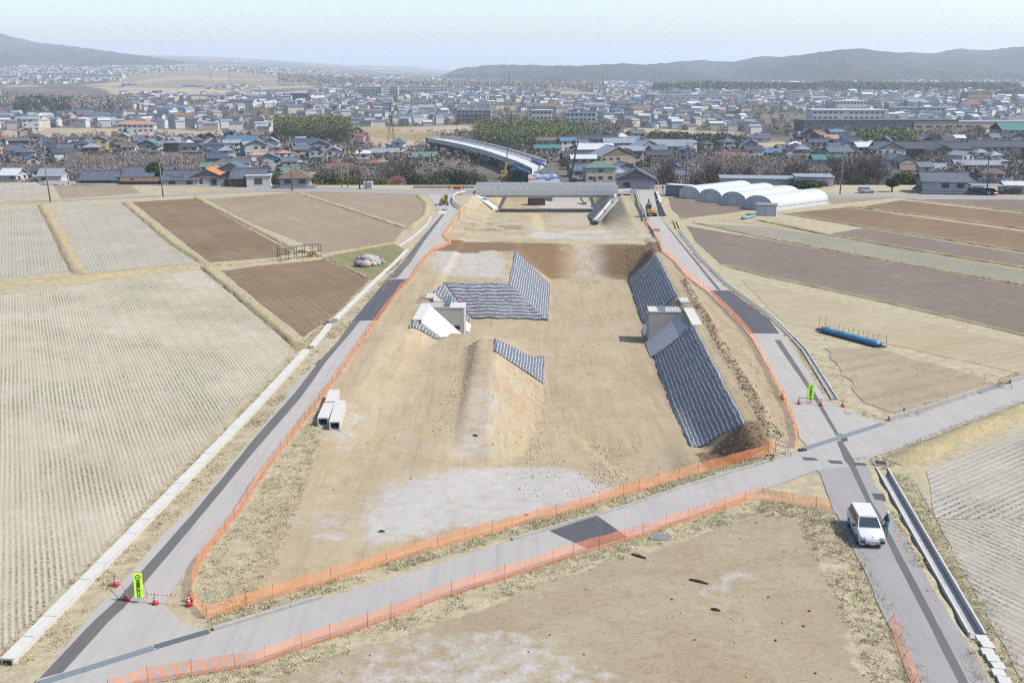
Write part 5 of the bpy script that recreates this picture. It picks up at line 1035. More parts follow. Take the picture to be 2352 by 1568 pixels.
ab = MB(); a = A_[0] - o0; b = B_[0] - o0; gz = -1; d = (A_[0] - A_[1]).normalized() * 4; ab.hexa([a + Vector((0, 0, -8)), b + Vector((0, 0, -8)), b + d + Vector((0, 0, -8)), a + d + Vector((0, 0, -8))], [a + Vector((0, 0, .9)), b + Vector((0, 0, .9)), b + d + Vector((0, 0, .9)), a + d + Vector((0, 0, .9))]); ab.build("end_wall", simple("dark wing wall", col(150, 154, 156), .9, .1), via)
sc = thing("scaffold", "green meshed scaffold tower round the viaduct's unfinished end", "scaffold", P(1192, 408, -14)); o0 = sc.location
def box_from(uvs, z0, z1): q = [P(u, v, z0) - o0 for u, v in uvs]; return MB().hexa(q, [p + Vector((0, 0, z1 - z0)) for p in q])
box_from([(1172, 422), (1212, 422), (1222, 404), (1186, 402)], -14, -8.6).build("mesh_screen", M_GREENNET, sc); box_from([(1196, 426), (1216, 426), (1222, 418), (1204, 417)], -14, -8.2).build("stair_tower", M_GREENNET, sc)
for u, v in ((1172, 422), (1192, 422), (1212, 422), (1222, 404), (1186, 402)): q = P(u, v, -14) - o0; MB().tube([q, q + Vector((0, 0, 6.4))], .12, 5).build("standard", M_STEEL, sc)
fw = thing("formwork_platform", "work platform of the viaduct littered with blue sheets", "work platform", P(1246, 404, -12)); o0 = fw.location; M_BLUE = simple("blue sheet", col(70, 124, 186), .6, .15, 2); M_FORM = simple("formwork boards", col(176, 176, 172), .85, .15, .8)
q = [P(u, v, -9.8) - o0 for u, v in ((1214, 419), (1288, 419), (1276, 396), (1212, 395))]; MB().hexa([p + Vector((0, 0, -1.0)) for p in q], q).build("platform", M_FORM, fw)
for k, (u, v, a, b, m) in enumerate([(1224, 397, 9, 2.0, M_BLUE), (1262, 399, 7, 2.2, M_BLUE), (1222, 413, 3, 1.6, M_RED), (1240, 411, 6, 2.6, M_BLUE), (1262, 413, 5, 2.0, M_BLUE), (1252, 405, 3, 1.0, M_WHITE), (1276, 409, 1.4, 5, M_BLUE), (1232, 405, 2.6, 1.2, M_CONC), (1270, 404, 1.6, 1.4, M_CONC)]):
    q = P(u, v, -9.8) - o0; MB().box((q.x, q.y, q.z + .22), (a, b, .5), .3 * k).build("sheet", m, fw, bevel=.1)
q = [P(u, v, -8.2) - o0 for u, v in ((1186, 383), (1196, 390), (1212, 396), (1216, 397))]; MB().tube(q, .55, 10).build("blue_roll", M_BLUE, fw, True); q = [P(u, v, -7.4) - o0 for u, v in ((1222, 366), (1240, 374), (1254, 382))]; MB().tube(q, .5, 10).build("blue_roll", M_BLUE, fw, True)
cr = thing("mobile_crane", "tall lattice crane with yellow lower boom by the viaduct's end", "crane", P(1158, 411, -14)); o0 = cr.location; M_CY = simple("crane yellow", col(222, 190, 90), .5, .1)
tip = PY(1175, 256, 440) - o0; mid_ = PY(1163, 372, 438) - o0; MB().tube([(0, 0, 1.5), mid_], .42, 6).build("lower_boom", M_CY, cr)
lat = MB(); e = (tip - mid_).normalized(); ex = Vector((.34, 0, 0)); ey = Vector((0, .34, 0)); N = 16
for a in (ex, -ex, ey, -ey): lat.tube([mid_ + a, tip + a * .3], .09, 4)
for i in range(N): a, b = mid_ + (tip - mid_) * (i / N), mid_ + (tip - mid_) * ((i + 1) / N); lat.tube([a + ex, b - ex], .05, 4); lat.tube([a + ey, b - ey], .05, 4)
lat.build("lattice_boom", simple("dark lattice", col(96, 92, 90), .6), cr); MB().box((0, 1.0, .9), (3.2, 5.4, 1.6)).build("carrier", M_CY, cr, bevel=.15); MB().box((0, 1.6, 2.4), (2.6, 3.2, 1.5)).build("upper_house", M_CY, cr, bevel=.15)
for sx in (-1, 1): MB().box((sx * 1.7, 1, .5), (.7, 5.6, 1.0)).build("track", M_BLACK, cr, bevel=.2)
MB().tube([tip, tip + Vector((0, -1, -14))], .05, 4).build("hoist_rope", M_BLACK, cr)
dr = thing("drilling_mast", "leaning rust coloured drilling mast beside the work platform", "drilling rig", P(1308, 420, -14)); o0 = dr.location; t_ = PY(1328, 323, 424) - o0; MB().tube([(0, 0, 0), t_ * .62], .38, 6).build("mast", M_BLACK, dr); MB().tube([t_ * .62, t_], .3, 6).build("mast_head", M_RUST, dr); MB().box((1.4, 1.5, 1.0), (3, 4, 1.6)).build("carrier", M_BLACK, dr, bevel=.2)
# embankment track above the viaduct's far end
ek = ngon_sheet("path", rag([tuple(hit(u, v)[:2]) for u, v in [(885, 330.5), (892, 330), (958, 366), (940, 366)]], 6, .5), -13.0, M_ROAD, 0); struct(ek, "grey track running down the straw slope towards the viaduct", "track")
eb = MB(); pts = [hit(u, v) for u, v in [(812, 304), (850, 306), (900, 312), (978, 321)]]
for a, b in zip(pts[:-1], pts[1:]): d = (b - a).normalized(); nn = Vector((d.y, -d.x, 0)); eb.hexa([a - nn * 16 + Vector((0, 0, -4)), a + nn * 26 + Vector((0, 0, -4)), b + nn * 26 + Vector((0, 0, -4)), b - nn * 16 + Vector((0, 0, -4))], [a - nn * 6 + Vector((0, 0, 2.6)), a + nn * 6 + Vector((0, 0, 2.6)), b + nn * 6 + Vector((0, 0, 4.4)), b - nn * 6 + Vector((0, 0, 4.4))])
eb = eb.build("embankment", M_BANK); struct(eb, "straw covered embankment leading to the viaduct", "embankment")

# ================================================================ GREENHOUSES, SHEDS
M_POLY = MT("milky film"); _s = M_POLY.n("SeparateXYZ", Vector=M_POLY.obj).outputs; _r = M_POLY.math('LESS_THAN', M_POLY.math('FRACT', M_POLY.math('DIVIDE', _s[1], 1.4)), .05)
_c = M_POLY.mix(_r, M_POLY.mix(M_POLY.noise(.8, 3), col(232, 236, 240), col(248, 250, 252)), col(206, 212, 218)); M_POLY = M_POLY.out(_c, .35, spec=.4)
M_POLYE = MT("film end wall"); _s = M_POLYE.n("SeparateXYZ", Vector=M_POLYE.obj).outputs; _r = M_POLYE.math('MAXIMUM', M_POLYE.math('LESS_THAN', M_POLYE.math('FRACT', M_POLYE.math('DIVIDE', _s[0], .9)), .07), M_POLYE.math('LESS_THAN', M_POLYE.math('FRACT', M_POLYE.math('DIVIDE', _s[2], .75)), .08))
M_POLYE = M_POLYE.out(M_POLYE.mix(_r, col(236, 240, 246), col(150, 158, 170)), .5, spec=.3)
FR = [(1583, 456.5), (1631, 464.5), (1684, 473), (1741, 482.5)]; BK = [(1706, 414.7), (1758, 420), (1811, 426), (1871, 433.6)]; AP = [(1581, 427.3), (1631, 433.6), (1682.6, 440), (1741.5, 448.5)]
for k, (f, bk, ap) in enumerate(zip(FR, BK, AP)):
    a = P(*f); hz_ = PY(ap[0], ap[1], a.y + .2).z; e = P(*bk, hz_); d = Vector((e.x - a.x, e.y - a.y, 0)); Lg = d.length; w = 6.4 + .35 * k
    r = thing("greenhouse", "white plastic tunnel greenhouse, " + ["the one touching the blue container", "second from the blue container", "third from the blue container", "the one behind the small shed"][k], "greenhouse", a, math.atan2(d.y, d.x) - math.pi / 2, "tunnel greenhouses in a row")
    prof = [(-w / 2, 0), (-w / 2, hz_ * .42)] + [(-w / 2 * math.cos(math.pi * i / 12) , hz_ * .42 + hz_ * .58 * math.sin(math.pi * i / 12)) for i in range(1, 12)] + [(w / 2, hz_ * .42), (w / 2, 0)]; n = len(prof)
    sk = MB(); seg = 12
    for j in range(seg + 1): sk.v += [(x, Lg * j / seg, z) for x, z in prof]
    for j in range(seg):
        for i in range(n - 1): sk.f.append((j * n + i, j * n + i + 1, (j + 1) * n + i + 1, (j + 1) * n + i)); sk.m.append(0)
    sk.build("film_roof", M_POLY, r, True)
    for yy, nm in ((0, "front_wall"), (Lg, "back_wall")): MB().add([(x, yy + (.02 if yy else -.02), z) for x, z in prof], [tuple(range(n)) if yy else tuple(range(n - 1, -1, -1))]).build(nm, M_POLYE, r)
    dr_ = MB(); dr_.box((0, -.05, 1.0), (1.7, .06, 2.0)); dr_.build("door", simple("film door", col(240, 243, 247), .5), r)
    for sx in (-1, 1): MB().tube([(sx * w / 2, -.2, .9), (sx * w / 2, Lg + .2, .9)], .06, 5).build("side_rail", M_STEEL, r)
r = thing("container", "steel blue container standing beside the greenhouses", "container", P(1551, 452.5), R(-33)); MB().box((0, 2.2, 1.35), (6.2, 2.6, 2.7)).build("shell", simple("steel blue sheet", col(112, 132, 152), .5, .05), r, bevel=.05); MB().box((0, 2.2, 2.76), (6.3, 2.7, .1)).build("roof", M_WHITE, r)
r = thing("garden_shed", "small grey and white shed in front of the last greenhouse", "shed", P(1760, 495.5), R(-18)); MB().box((0, .9, 1.1), (4.1, 2.6, 2.2)).build("wall", simple("white shed panel", col(224, 228, 234), .5, .03), r, bevel=.02); MB().hexa([(-2.2, -.6, 2.2), (2.2, -.6, 2.2), (2.2, 2.4, 2.2), (-2.2, 2.4, 2.2)], [(-2.2, -.6, 2.34), (2.2, -.6, 2.34), (2.2, 2.4, 2.5), (-2.2, 2.4, 2.5)]).build("roof", M_GREY, r)
MB().box((.7, -.42, 1.0), (1.3, .05, 1.9)).build("door", simple("shed door", col(236, 239, 243), .5, .02), r)
o = MB(); o.tube([(0, 0, .28), P(1733, 499) - P(1705, 505) + Vector((0, 0, .28))], .34, 10); tag(o.build("sheet_roll", simple("teal sheet", col(120, 186, 196), .5, .1), smooth=True, loc=P(1705, 505)), "teal roll lying beside the small grey and white shed", "sheet roll")
# ================================================================ POLES AND PYLONS
M_POLE = simple("grey pole concrete", col(150, 150, 152), .8, .08, .6); M_POLED = simple("blue grey steel pole", col(98, 112, 122), .6, .08); M_INS = simple("insulators", col(190, 194, 198), .5)
def pole(b, t, lab, mat=M_POLE, rad=.17, arms=2, tz=0.0, lamp=False, trans=False):
    a = P(*b, tz); T = PY(t[0], t[1], a.y); r = thing("utility_pole", lab, "utility pole", a, 0, "utility poles"); h = T - a
    h.x *= .75; MB().tube([(0, 0, -.3), h], [rad, rad * .62], 8).build("shaft", mat, r, True)
    for i in range(arms):
        q = h * (1 - .035 - .06 * i); c = MB(); c.tube([q + Vector((-.95, 0, 0)), q + Vector((.95, 0, 0))], .055, 5); x = c.build("cross_arm", M_STEEL, r)
        ins = MB()
        for k in (-.85, -.3, .3, .85): ins.tube([q + Vector((k, 0, .03)), q + Vector((k, 0, .30))], .06, 5)
        ins.build("insulator", M_INS, x)
    if trans: MB().lathe([(.3, 0), (.32, .1), (.32, .8), (.2, .9)], tuple(h * .82 + Vector((.45, 0, 0))), 10).build("transformer", M_GREY, r)
    if lamp: MB().tube([h, h + Vector((-.9, -.3, .1))], .07, 5).build("lamp_arm", mat, r); MB().box(tuple(h + Vector((-1.0, -.35, .08))), (.6, .3, .12)).build("lamp_head", M_INS, r)
    return r
for a in [((116, 463), (91, 318), "tall pole at the lane corner by the pale terrace field", M_POLE, .19, 2, 0, False, True), ((375, 453), (362, 351), "pole on the farm lane in front of the white car", M_POLE, .17, 3, 0, False, True), ((422, 424), (416, 347), "pole standing behind the white gabled shed", M_POLE, .16, 1), ((671, 439), (665, 314), "tall pole in front of the grey hip roofed house", M_POLE, .18, 2, 0, False, True),
          ((785, 431), (783, 371), "short lamp pole by the terrace rail", M_POLE, .12, 0, 0, True), ((799, 431), (797, 376), "pole with a yellow foot by the terrace rail", M_POLE, .13, 0, 0, True), ((826, 434), (825, 331), "dark pole with many arms beside the white cabinet", M_POLED, .2, 3, 0, False, True), ((841, 434), (842, 373), "blue grey pole next to the dark many armed pole", M_POLED, .15, 1),
          ((1574, 428), (1581.6, 325.5), "tall blue grey pole behind the blue container", M_POLED, .2, 3, -2, False, True), ((1591.6, 427), (1594, 385), "short pole with one arm behind the first greenhouse", M_POLED, .16, 1, -2), ((1656, 424), (1659, 346), "dark pole, one of a close pair behind the greenhouses", M_POLED, .2, 1, -3), ((1660, 424), (1664, 346), "pale pole, one of a close pair behind the greenhouses", M_POLE, .17, 2, -3), ((1550, 425), (1551, 390), "thin ochre pole beside the leafless tree", M_POLE, .12, 0, -2),
          ((1929, 446), (1940, 348), "pale pole in front of the big bare tree clump", M_POLE, .17, 2, 0, False, True), ((2267, 449), (2270, 350), "green grey pole beside the pale two storey house", M_POLED, .17, 3, 0, False, True), ((157, 424), (153, 345), "thin pole at the terrace edge above the bare thicket", M_POLE, .12, 1)]:
    pole(*a)
def pylon(b, ty, lab, z=-14, wd=5.0):
    a = hit(*b); h = PY(b[0], ty, a.y).z - a.z; r = thing("pylon", lab, "pylon", a, R(20), "power pylons across the town"); m = MB(); lv = [(0, 1), (.2, .72), (.4, .5), (.6, .32), (.78, .2), (1, .06)]
    rd = .05 + a.y * 4.2e-5
    for sx, sy in ((-1, -1), (1, -1), (1, 1), (-1, 1)): m.tube([(sx * wd / 2 * k, sy * wd / 2 * k, h * t) for t, k in lv], rd * 1.3, 4)
    for (t0, k0), (t1, k1) in zip(lv[:-1], lv[1:]):
        c = [(-1, -1), (1, -1), (1, 1), (-1, 1)]
        for i in range(4): p, q = c[i], c[(i + 1) % 4]; m.tube([(p[0] * wd / 2 * k0, p[1] * wd / 2 * k0, h * t0), (q[0] * wd / 2 * k1, q[1] * wd / 2 * k1, h * t1)], rd * .7, 3); m.tube([(q[0] * wd / 2 * k0, q[1] * wd / 2 * k0, h * t0), (p[0] * wd / 2 * k1, p[1] * wd / 2 * k1, h * t1)], rd * .7, 3)
    m.build("lattice", M_STEEL, r); s_ = MB()
    for t, w in ((.70, 4.6), (.80, 4.0), (.90, 3.2)): s_.tube([(-w, 0, h * t), (w, 0, h * t)], rd, 4)
    s_.build("cross_arm", M_STEEL, r); return r
for a in [((899, 341), 241, "lattice pylon on the straw slope behind the viaduct"), ((1384, 214), 170, "far pylon with three arms against the blue hills"), ((1531, 236), 187, "pylon among the roofs in front of the blue hills"), ((1075, 192), 162, "slim far pylon at the foot of the round blue hill"), ((1170, 217), 167, "far pylon standing just above the crane's tip"), ((957, 195), 176, "tiny far pylon over the white apartment tower"), ((484, 185), 158, "tiny far pylon where the mountain slope ends"), ((528, 186), 152, "second tiny far pylon near the end of the mountain slope"), ((1497, 283), 218, "grey pylon rising out of the crowded roofs"), ((2108, 275), 232, "grey pylon beside the red roofed hall"), ((318, 180), 152, "tiny far pylon in front of the long mountain slope")]:
    pylon(*a)
# ================================================================ HILLS
def wood_mat(name, a, b, c):
    m = MT(name); n1 = m.noise(.0022, 4, .6); n2 = m.noise(.016, 4, .7); k = m.mix(m.mapr(n1, .38, .62), a, b); k = m.mix(m.mapr(n2, .45, .68, 0, .7), k, c); return m.out(k, 1.0, n2, 14, .8, .05)
M_HILL = wood_mat("leafless hill wood", col(92, 88, 84), col(76, 82, 72), col(60, 70, 56)); 
def ridge(name, sky, Yc, foot, Yf, lab, rough=1.0, back=1.25, mat=None, seed=0):
    us = np.linspace(sky[0][0], sky[-1][0], 220); sv = np.interp(us, [p[0] for p in sky], [p[1] for p in sky]); fv = np.interp(us, [p[0] for p in foot], [p[1] for p in foot])
    rows = 46; X = np.zeros((rows, len(us))); Y = np.zeros_like(X); Z = np.zeros_like(X)
    for j, u in enumerate(us):
        yc = Yc * (1 + .10 * math.sin(u * .011 + seed)); c = PY(u, sv[j], yc); f = PY(u, fv[j], Yf); dirx = c.x / c.y
        for i in range(rows):
            t = i / (rows - 10)
            if t <= 1: y = Yf + (yc - Yf) * t; z = f.z - 30 * (t == 0) + (c.z - f.z) * (t ** .8)
            else: y = yc * (1 + (back - 1) * (t - 1) * 4); z = c.z - (c.z + 40) * ((t - 1) * 3.4) ** 1.3
            X[i, j] = dirx * y; Y[i, j] = y; Z[i, j] = z
    T = np.linspace(0, rows / (rows - 10), rows)[:, None]; w = np.clip(np.sin(np.clip(T, 0, 1) * math.pi * .96 + .05), 0, 1)
    amp = (Z.max() - Z.min()) * .30 * rough; rn = np.abs(fbm(X / 420 + seed, Y / 900, 200 + seed, 4) - .5) * 2
    Z = Z - amp * w * rn + (fbm(X / 45, Y / 45, 210 + seed, 2) - .5) * 9 * rough
    me = grid_mesh(name, X.ravel(), Y.ravel(), Z.ravel(), len(us), rows); me.materials.append(mat or M_HILL); o = bpy.data.objects.new(name, me); C.objects.link(o); struct(o, lab, "hills"); return o
ridge("mountain", [(-500,20),(-120,62),(0,76),(30,85),(80,96),(150,104),(250,117.5),(350,131),(430,143),(500,151),(560,156),(640,161),(720,169),(800,176)], 6400, [(-500,175),(0,165),(60,172),(300,166),(500,172),(800,184)], 4300, "long blue mountain slope falling from the picture edge", .8, seed=1)
ridge("hills", [(960,184),(1010,175),(1030,166),(1060,156),(1110,150.5),(1200,148.5),(1300,151.5),(1400,148.5),(1430,145),(1480,148.5),(1560,142),(1600,138.5),(1680,143),(1750,129),(1800,131),(1880,120),(1950,111.5),(2000,114),(2060,120),(2140,122),(2200,111.5),(2260,115),(2352,106),(2600,96),(2900,100)], 4700, [(960,190),(1200,196),(1500,199),(1800,193),(2100,190),(2352,188),(2900,190)], 3250, "wooded blue hills along the other side of the valley", 1.0, seed=2)
ridge("hills", [(640,170),(690,161),(760,153),(850,150.5),(900,153),(940,153),(1000,159),(1080,166),(1160,172)], 11500, [(640,174),(1160,176)], 9000, "palest far range closing the valley", .5, seed=3)
ridge("hills", [(2240,246),(2275,218),(2300,207),(2352,199),(2480,190),(2800,200)], 1900, [(2240,248),(2352,246),(2800,246)], 1560, "dark wooded knoll at the picture edge before the hills", .7, seed=4)
# ================================================================ TOWN
def wallm(n, c): return simple(n, col(*c), .85, .06, .4, spec=.15)
WALLS = [("white", wallm("white wall", (240, 240, 238))), ("cream", wallm("cream wall", (226, 216, 196))), ("pale grey", wallm("pale grey wall", (196, 200, 206))), ("beige", wallm("beige wall", (204, 186, 162))), ("brown", wallm("brown wall", (132, 106, 88))), ("bluish white", wallm("bluish white wall", (206, 216, 226))), ("dark grey", wallm("dark grey wall", (110, 114, 122))), ("yellowish", wallm("yellowish wall", (230, 206, 150)))]
def roofm(n, c):
    m = MT(n); s = m.n("SeparateXYZ", Vector=m.obj).outputs; f = m.math('FRACT', m.math('MULTIPLY', m.math('ADD', s[2], m.math('MULTIPLY', s[1], .0)), 3.2)); c = col(*c); v = m.mix(m.mapr(m.noise(.9, 3), .3, .7), tuple(x * .82 for x in c[:3]) + (1,), tuple(min(.9, x * 1.15) for x in c[:3]) + (1,)); v = m.mix(m.math('MULTIPLY', m.math('LESS_THAN', f, .18), .4), v, tuple(x * .6 for x in c[:3]) + (1,)); return m.out(v, .5, spec=.35)
ROOFS = [("slate grey", roofm("slate tiles", (112, 120, 134))), ("dark blue", roofm("dark blue tiles", (84, 96, 118))), ("charcoal", roofm("charcoal roof", (84, 86, 92))), ("light grey", roofm("light grey roof", (166, 174, 184))), ("brown", roofm("brown roof", (140, 116, 100))), ("red", roofm("red roof", (168, 104, 96))), ("blue", roofm("blue metal roof", (104, 138, 168))), ("green", roofm("green metal roof", (120, 150, 136))), ("orange", roofm("orange roof", (226, 148, 70))), ("salmon", roofm("salmon roof", (206, 162, 142))), ("white", roofm("white roof", (232, 236, 240))), ("teal", roofm("teal metal roof", (84, 142, 136)))]
WD, RD = dict(WALLS), dict(ROOFS)
M_WIN = simple("window glass", col(70, 82, 96), .2, .1, spec=.6); M_WFR = simple("window frame", col(210, 212, 214), .5, .04)
def gable(mb, x0, x1, y0, y1, z0, rise, over=.5, th=.16, along='x', hip=0.0):
    "tiled roof as a thin folded slab with eaves"
    a, b, c, d = x0 - over, x1 + over, y0 - over, y1 + over; dz = -rise * over / ((y1 - y0) / 2 if along == 'x' else (x1 - x0) / 2)
    if along == 'x':
        ym = (y0 + y1) / 2; h = hip * (y1 - y0) / 2 + (over if hip else 0); V = [(a, c, z0 + dz), (b, c, z0 + dz), (b, d, z0 + dz), (a, d, z0 + dz), (a + h, ym, z0 + rise), (b - h, ym, z0 + rise)]
        F = [(0, 1, 5, 4), (2, 3, 4, 5)] + ([(1, 2, 5), (3, 0, 4)] if hip else [])
    else:
        xm = (x0 + x1) / 2; h = hip * (x1 - x0) / 2 + (over if hip else 0); V = [(a, c, z0 + dz), (b, c, z0 + dz), (b, d, z0 + dz), (a, d, z0 + dz), (xm, c + h, z0 + rise), (xm, d - h, z0 + rise)]
        F = [(1, 2, 5, 4), (3, 0, 4, 5)] + ([(0, 1, 4), (2, 3, 5)] if hip else [])
    n = 6; U = [(x, y, z + th) for x, y, z in V]; mb.add(V + U, [tuple(i + n for i in f) for f in F] + [tuple(reversed(f)) for f in F] + [(0, 1, 7, 6), (1, 2, 8, 7), (2, 3, 9, 8), (3, 0, 6, 9)] + ([] if hip else ([(0, 6, 10, 4), (4, 10, 9, 3), (1, 5, 11, 7), (5, 2, 8, 11)] if along == 'x' else [(0, 4, 10, 6), (4, 1, 7, 10), (3, 9, 11, 5), (5, 11, 8, 2)])))
    return mb
def gend(mb, x0, x1, y0, y1, z0, rise, along):
    if along == 'x':
        ym = (y0 + y1) / 2
        for x in (x0, x1): mb.add([(x, y0, z0), (x, y1, z0), (x, ym, z0 + rise)], [(0, 1, 2), (2, 1, 0)])
    else:
        xm = (x0 + x1) / 2
        for y in (y0, y1): mb.add([(x0, y, z0), (x1, y, z0), (xm, y, z0 + rise)], [(0, 1, 2), (2, 1, 0)])
def windows(root, x0, x1, y0, y1, z, w, h, per, detail, sides="sew", wallmb=None, prob=1.0, rr=random):
    spots = []
    for sd in sides:
        L = (x1 - x0) if sd in "sn" else (y1 - y0); k = max(1, int(L / per))
        for i in range(k):
            if rr.random() > prob: continue
            q = -L / 2 + L * (i + .5) / k
            if sd in "sn": spots.append((((x0 + x1) / 2 + q, y0 if sd == 's' else y1, z), 0, -1 if sd == 's' else 1))
            else: spots.append(((x0 if sd == 'w' else x1, (y0 + y1) / 2 + q, z), 1, -1 if sd == 'w' else 1))
    for c, ax, sg in spots:
        if detail:
            f = MB(); f.box((c[0] + (.02 * sg if ax else 0), c[1] + (0 if ax else .02 * sg), c[2]), (.10, w + .16, h + .16) if ax else (w + .16, .10, h + .16)); o = f.build("window", M_WFR, root)
            MB().box((c[0] + (.06 * sg if ax else 0), c[1] + (0 if ax else .06 * sg), c[2]), (.06, w, h) if ax else (w, .06, h)).build("pane", M_WIN, o)
        else: wallmb.box((c[0] + (.03 * sg if ax else 0), c[1] + (0 if ax else .03 * sg), c[2]), (.08, w, h) if ax else (w, .08, h), 0, 1)
HOUSES = []                                       # (root, x, y, roofname, wallname, kind)
def house(loc, rz, w, d, wall, roof, floors=2, hip=0, along='x', lower=True, detail=True, label=None, name="house", cat="house", rise=None, group="houses of the valley town", rr=random, door=True, winp=.8, fh=2.75, porch=True):
    r = thing(name, label or "", cat, loc, rz, group); x0, x1, y0, y1 = -w / 2, w / 2, -d / 2, d / 2; rise = rise or (.22 * (d if along == 'x' else w)); wm = MB(); rm = MB()
    if floors >= 2 and lower:
        k = rr.uniform(.62, .8); sx = rr.choice((-1, 0, 1)) * (1 - k) * w / 2; a0, a1, c0, c1 = sx - w * k / 2, sx + w * k / 2, y0 + d * .08, y1 - d * .10
        wm.box((0, 0, fh / 2 - 1.2), (w, d, fh + 2.4)); wm.box(((a0 + a1) / 2, (c0 + c1) / 2, fh + 1.35), (a1 - a0, c1 - c0, 2.9))
        gable(rm, x0, x1, y0, y1, fh, .42 * rise + .5, .55, .16, 'x', 1.0 if hip else 0); gable(rm, a0, a1, c0, c1, fh + 2.8, rise, .55, .16, along, hip); top = (a0, a1, c0, c1, fh + 2.8)
        wz = [(x0, x1, y0, y1, fh * .52), (a0, a1, c0, c1, fh + 1.75)]
        if not hip: gend(wm, a0, a1, c0, c1, fh + 2.8, rise, along)
    else:
        H = fh * floors; wm.box((0, 0, H / 2 - 1.2), (w, d, H + 2.4)); gable(rm, x0, x1, y0, y1, H, rise, .55, .16, along, hip); wz = [(x0, x1, y0, y1, fh * (i + .55)) for i in range(floors)]; top = (x0, x1, y0, y1, H)
        if not hip: gend(wm, x0, x1, y0, y1, H, rise, along)
    for (a, b, c, e, z) in wz: windows(r, a, b, c, e, z, 1.7, 1.15, 3.3, detail, "sew" if detail else "swe", wm, winp, rr)
    if detail and door: o = MB().box((x0 + w * .3, y0 - .03, 1.05), (1.0, .1, 2.1)).build("door", WD["brown"], r); MB().box((x0 + w * .3 + .35, y0 - .1, 1.05), (.06, .06, .2)).build("handle", M_STEEL, o)
    if not hip or True:      # ridge cap
        a, b, c, e, z = top; cap = MB(); 
        if along == 'x': hx = hip * (e - c) / 2; cap.box(((a + b) / 2, (c + e) / 2, z + rise + .20), (b - a - 2 * hx + .9 * (hip == 0), .34, .26))
        else: hx = hip * (b - a) / 2; cap.box(((a + b) / 2, (c + e) / 2, z + rise + .20), (.34, e - c - 2 * hx + .9 * (hip == 0), .26))
        rm.v += []; n0 = len(rm.v); rm.v += cap.v; rm.f += [tuple(i + n0 for i in f) for f in cap.f]; rm.m += cap.m
    wm.build("wall", [WD[wall], M_WIN], r); rm.build("roof", RD[roof], r); HOUSES.append([r, loc[0], loc[1], roof, wall, hip, floors]); return r
def block(loc, rz, w, d, h, wall, lab, floors=3, name="apartment_block", cat="building", roof="light grey", detail=True, pitch=0, band=None, per=3.2):
    r = thing(name, lab, cat, loc, rz); wm = MB(); wm.box((0, 0, h / 2 - 1.6), (w, d, h + 3.2))
    for i in range(floors): windows(r, -w / 2, w / 2, -d / 2, d / 2, h * (i + .55) / floors, per * .62, min(1.5, h / floors * .5), per, detail and w / per * floors < 40, "se", wm, .95)
    wm.build("wall", [WD[wall], M_WIN], r); rm = MB()
    if pitch: gable(rm, -w / 2, w / 2, -d / 2, d / 2, h, pitch, .5); gb = MB(); gend(gb, -w / 2, w / 2, -d / 2, d / 2, h, pitch, 'x'); gb.build("gable", WD[wall], r)
    else: rm.box((0, 0, h + .12), (w + .6, d + .6, .3))
    rm.build("roof", RD[roof], r)
    if band:
        for i in range(1, floors): MB().box((0, -d / 2 - .5, h * i / floors), (w, 1.1, .9)).build("balcony", WD[band], r)
    HOUSES.append([r, loc[0], loc[1], roof, wall, 0, floors]); return r
def at(u, v, z=None): return Vector(hit(u, v)) if z is None else P(u, v, z)
G = lambda p, dz=0: Vector((p[0], p[1], H1(p[0], p[1]) + dz))
# ---- houses standing along the terrace lane (placed at their feet)
def HB(u, v, *a, **k): return house(P(u, v, 0) + Vector((0, k.pop("off", 4), k.pop("dz", -.5))), *a, **k)
HB(472, 424, R(4), 8.0, 6.5, "bluish white", "orange", 1, 0, 'y', False, label="small house with bright orange roof beside the terrace lane", rise=1.9, fh=2.6)
HB(533, 427, R(4), 8.6, 7.6, "pale grey", "slate grey", 1, 0, 'y', False, label="grey house with layered front gable next to the orange roofed one", rise=2.0, fh=2.7)
HB(568, 430, R(3), 8.8, 6.5, "brown", "slate grey", 1, 0, 'x', False, label="low dark timber house under broad slate roof beside the white store", rise=2.0, fh=2.9)
HB(505, 420, R(6), 9.5, 8, "white", "slate grey", 2, 0, 'y', False, label="tall white house with slate gable rising behind the orange roofed one", rise=2.2, off=14, dz=-3.2)
r = block(P(591, 430.5) + Vector((0, 2.5, 0)), R(8), 6.2, 4.2, 2.9, "white", "white box store beside the low dark timber house", 1, "store_shed", "shed", "white"); HOUSES.pop()
HB(674, 433, R(6), 9.6, 8.6, "pale grey", "brown", 2, 1.0, 'x', True, label="grey two storey house with brown hip roofs standing alone by the lane", rise=1.9, fh=2.6, dz=-2.6)
HB(249, 421, R(2), 15, 8, "dark grey", "slate grey", 1, 0, 'x', False, label="long low house with broad slate roof behind the silver van", rise=1.9, fh=1.9, dz=-.9)
HB(315, 421, R(2), 8, 8, "cream", "slate grey", 1, 0, 'x', False, label="slate roofed house with cream gable beside the round green pine", rise=2.2, fh=2.3)
HB(337, 424, R(3), 6.4, 6, "bluish white", "slate grey", 2, 0, 'x', False, label="pale narrow two storey house rising behind the round green pine", rise=1.4, off=13, dz=-3.3)
HB(413, 425, R(0), 9.5, 6.4, "white", "slate grey", 1, 0, 'x', False, label="slate roofed shed with bright white gable end by the orange roofed house", rise=2.0, fh=1.9)
HB(322, 424, R(2), 10, 3, "brown", "brown", 1, 0, 'x', False, label="low brown carport roof in front of the pale narrow house", rise=.6, fh=1.5, off=1.6)
HB(1464, 434, R(-6), 9.6, 8.6, "pale grey", "charcoal", 1, 0, 'y', False, label="gabled grey house with charcoal roof standing beside the bridge lane", rise=2.4, fh=3.0)
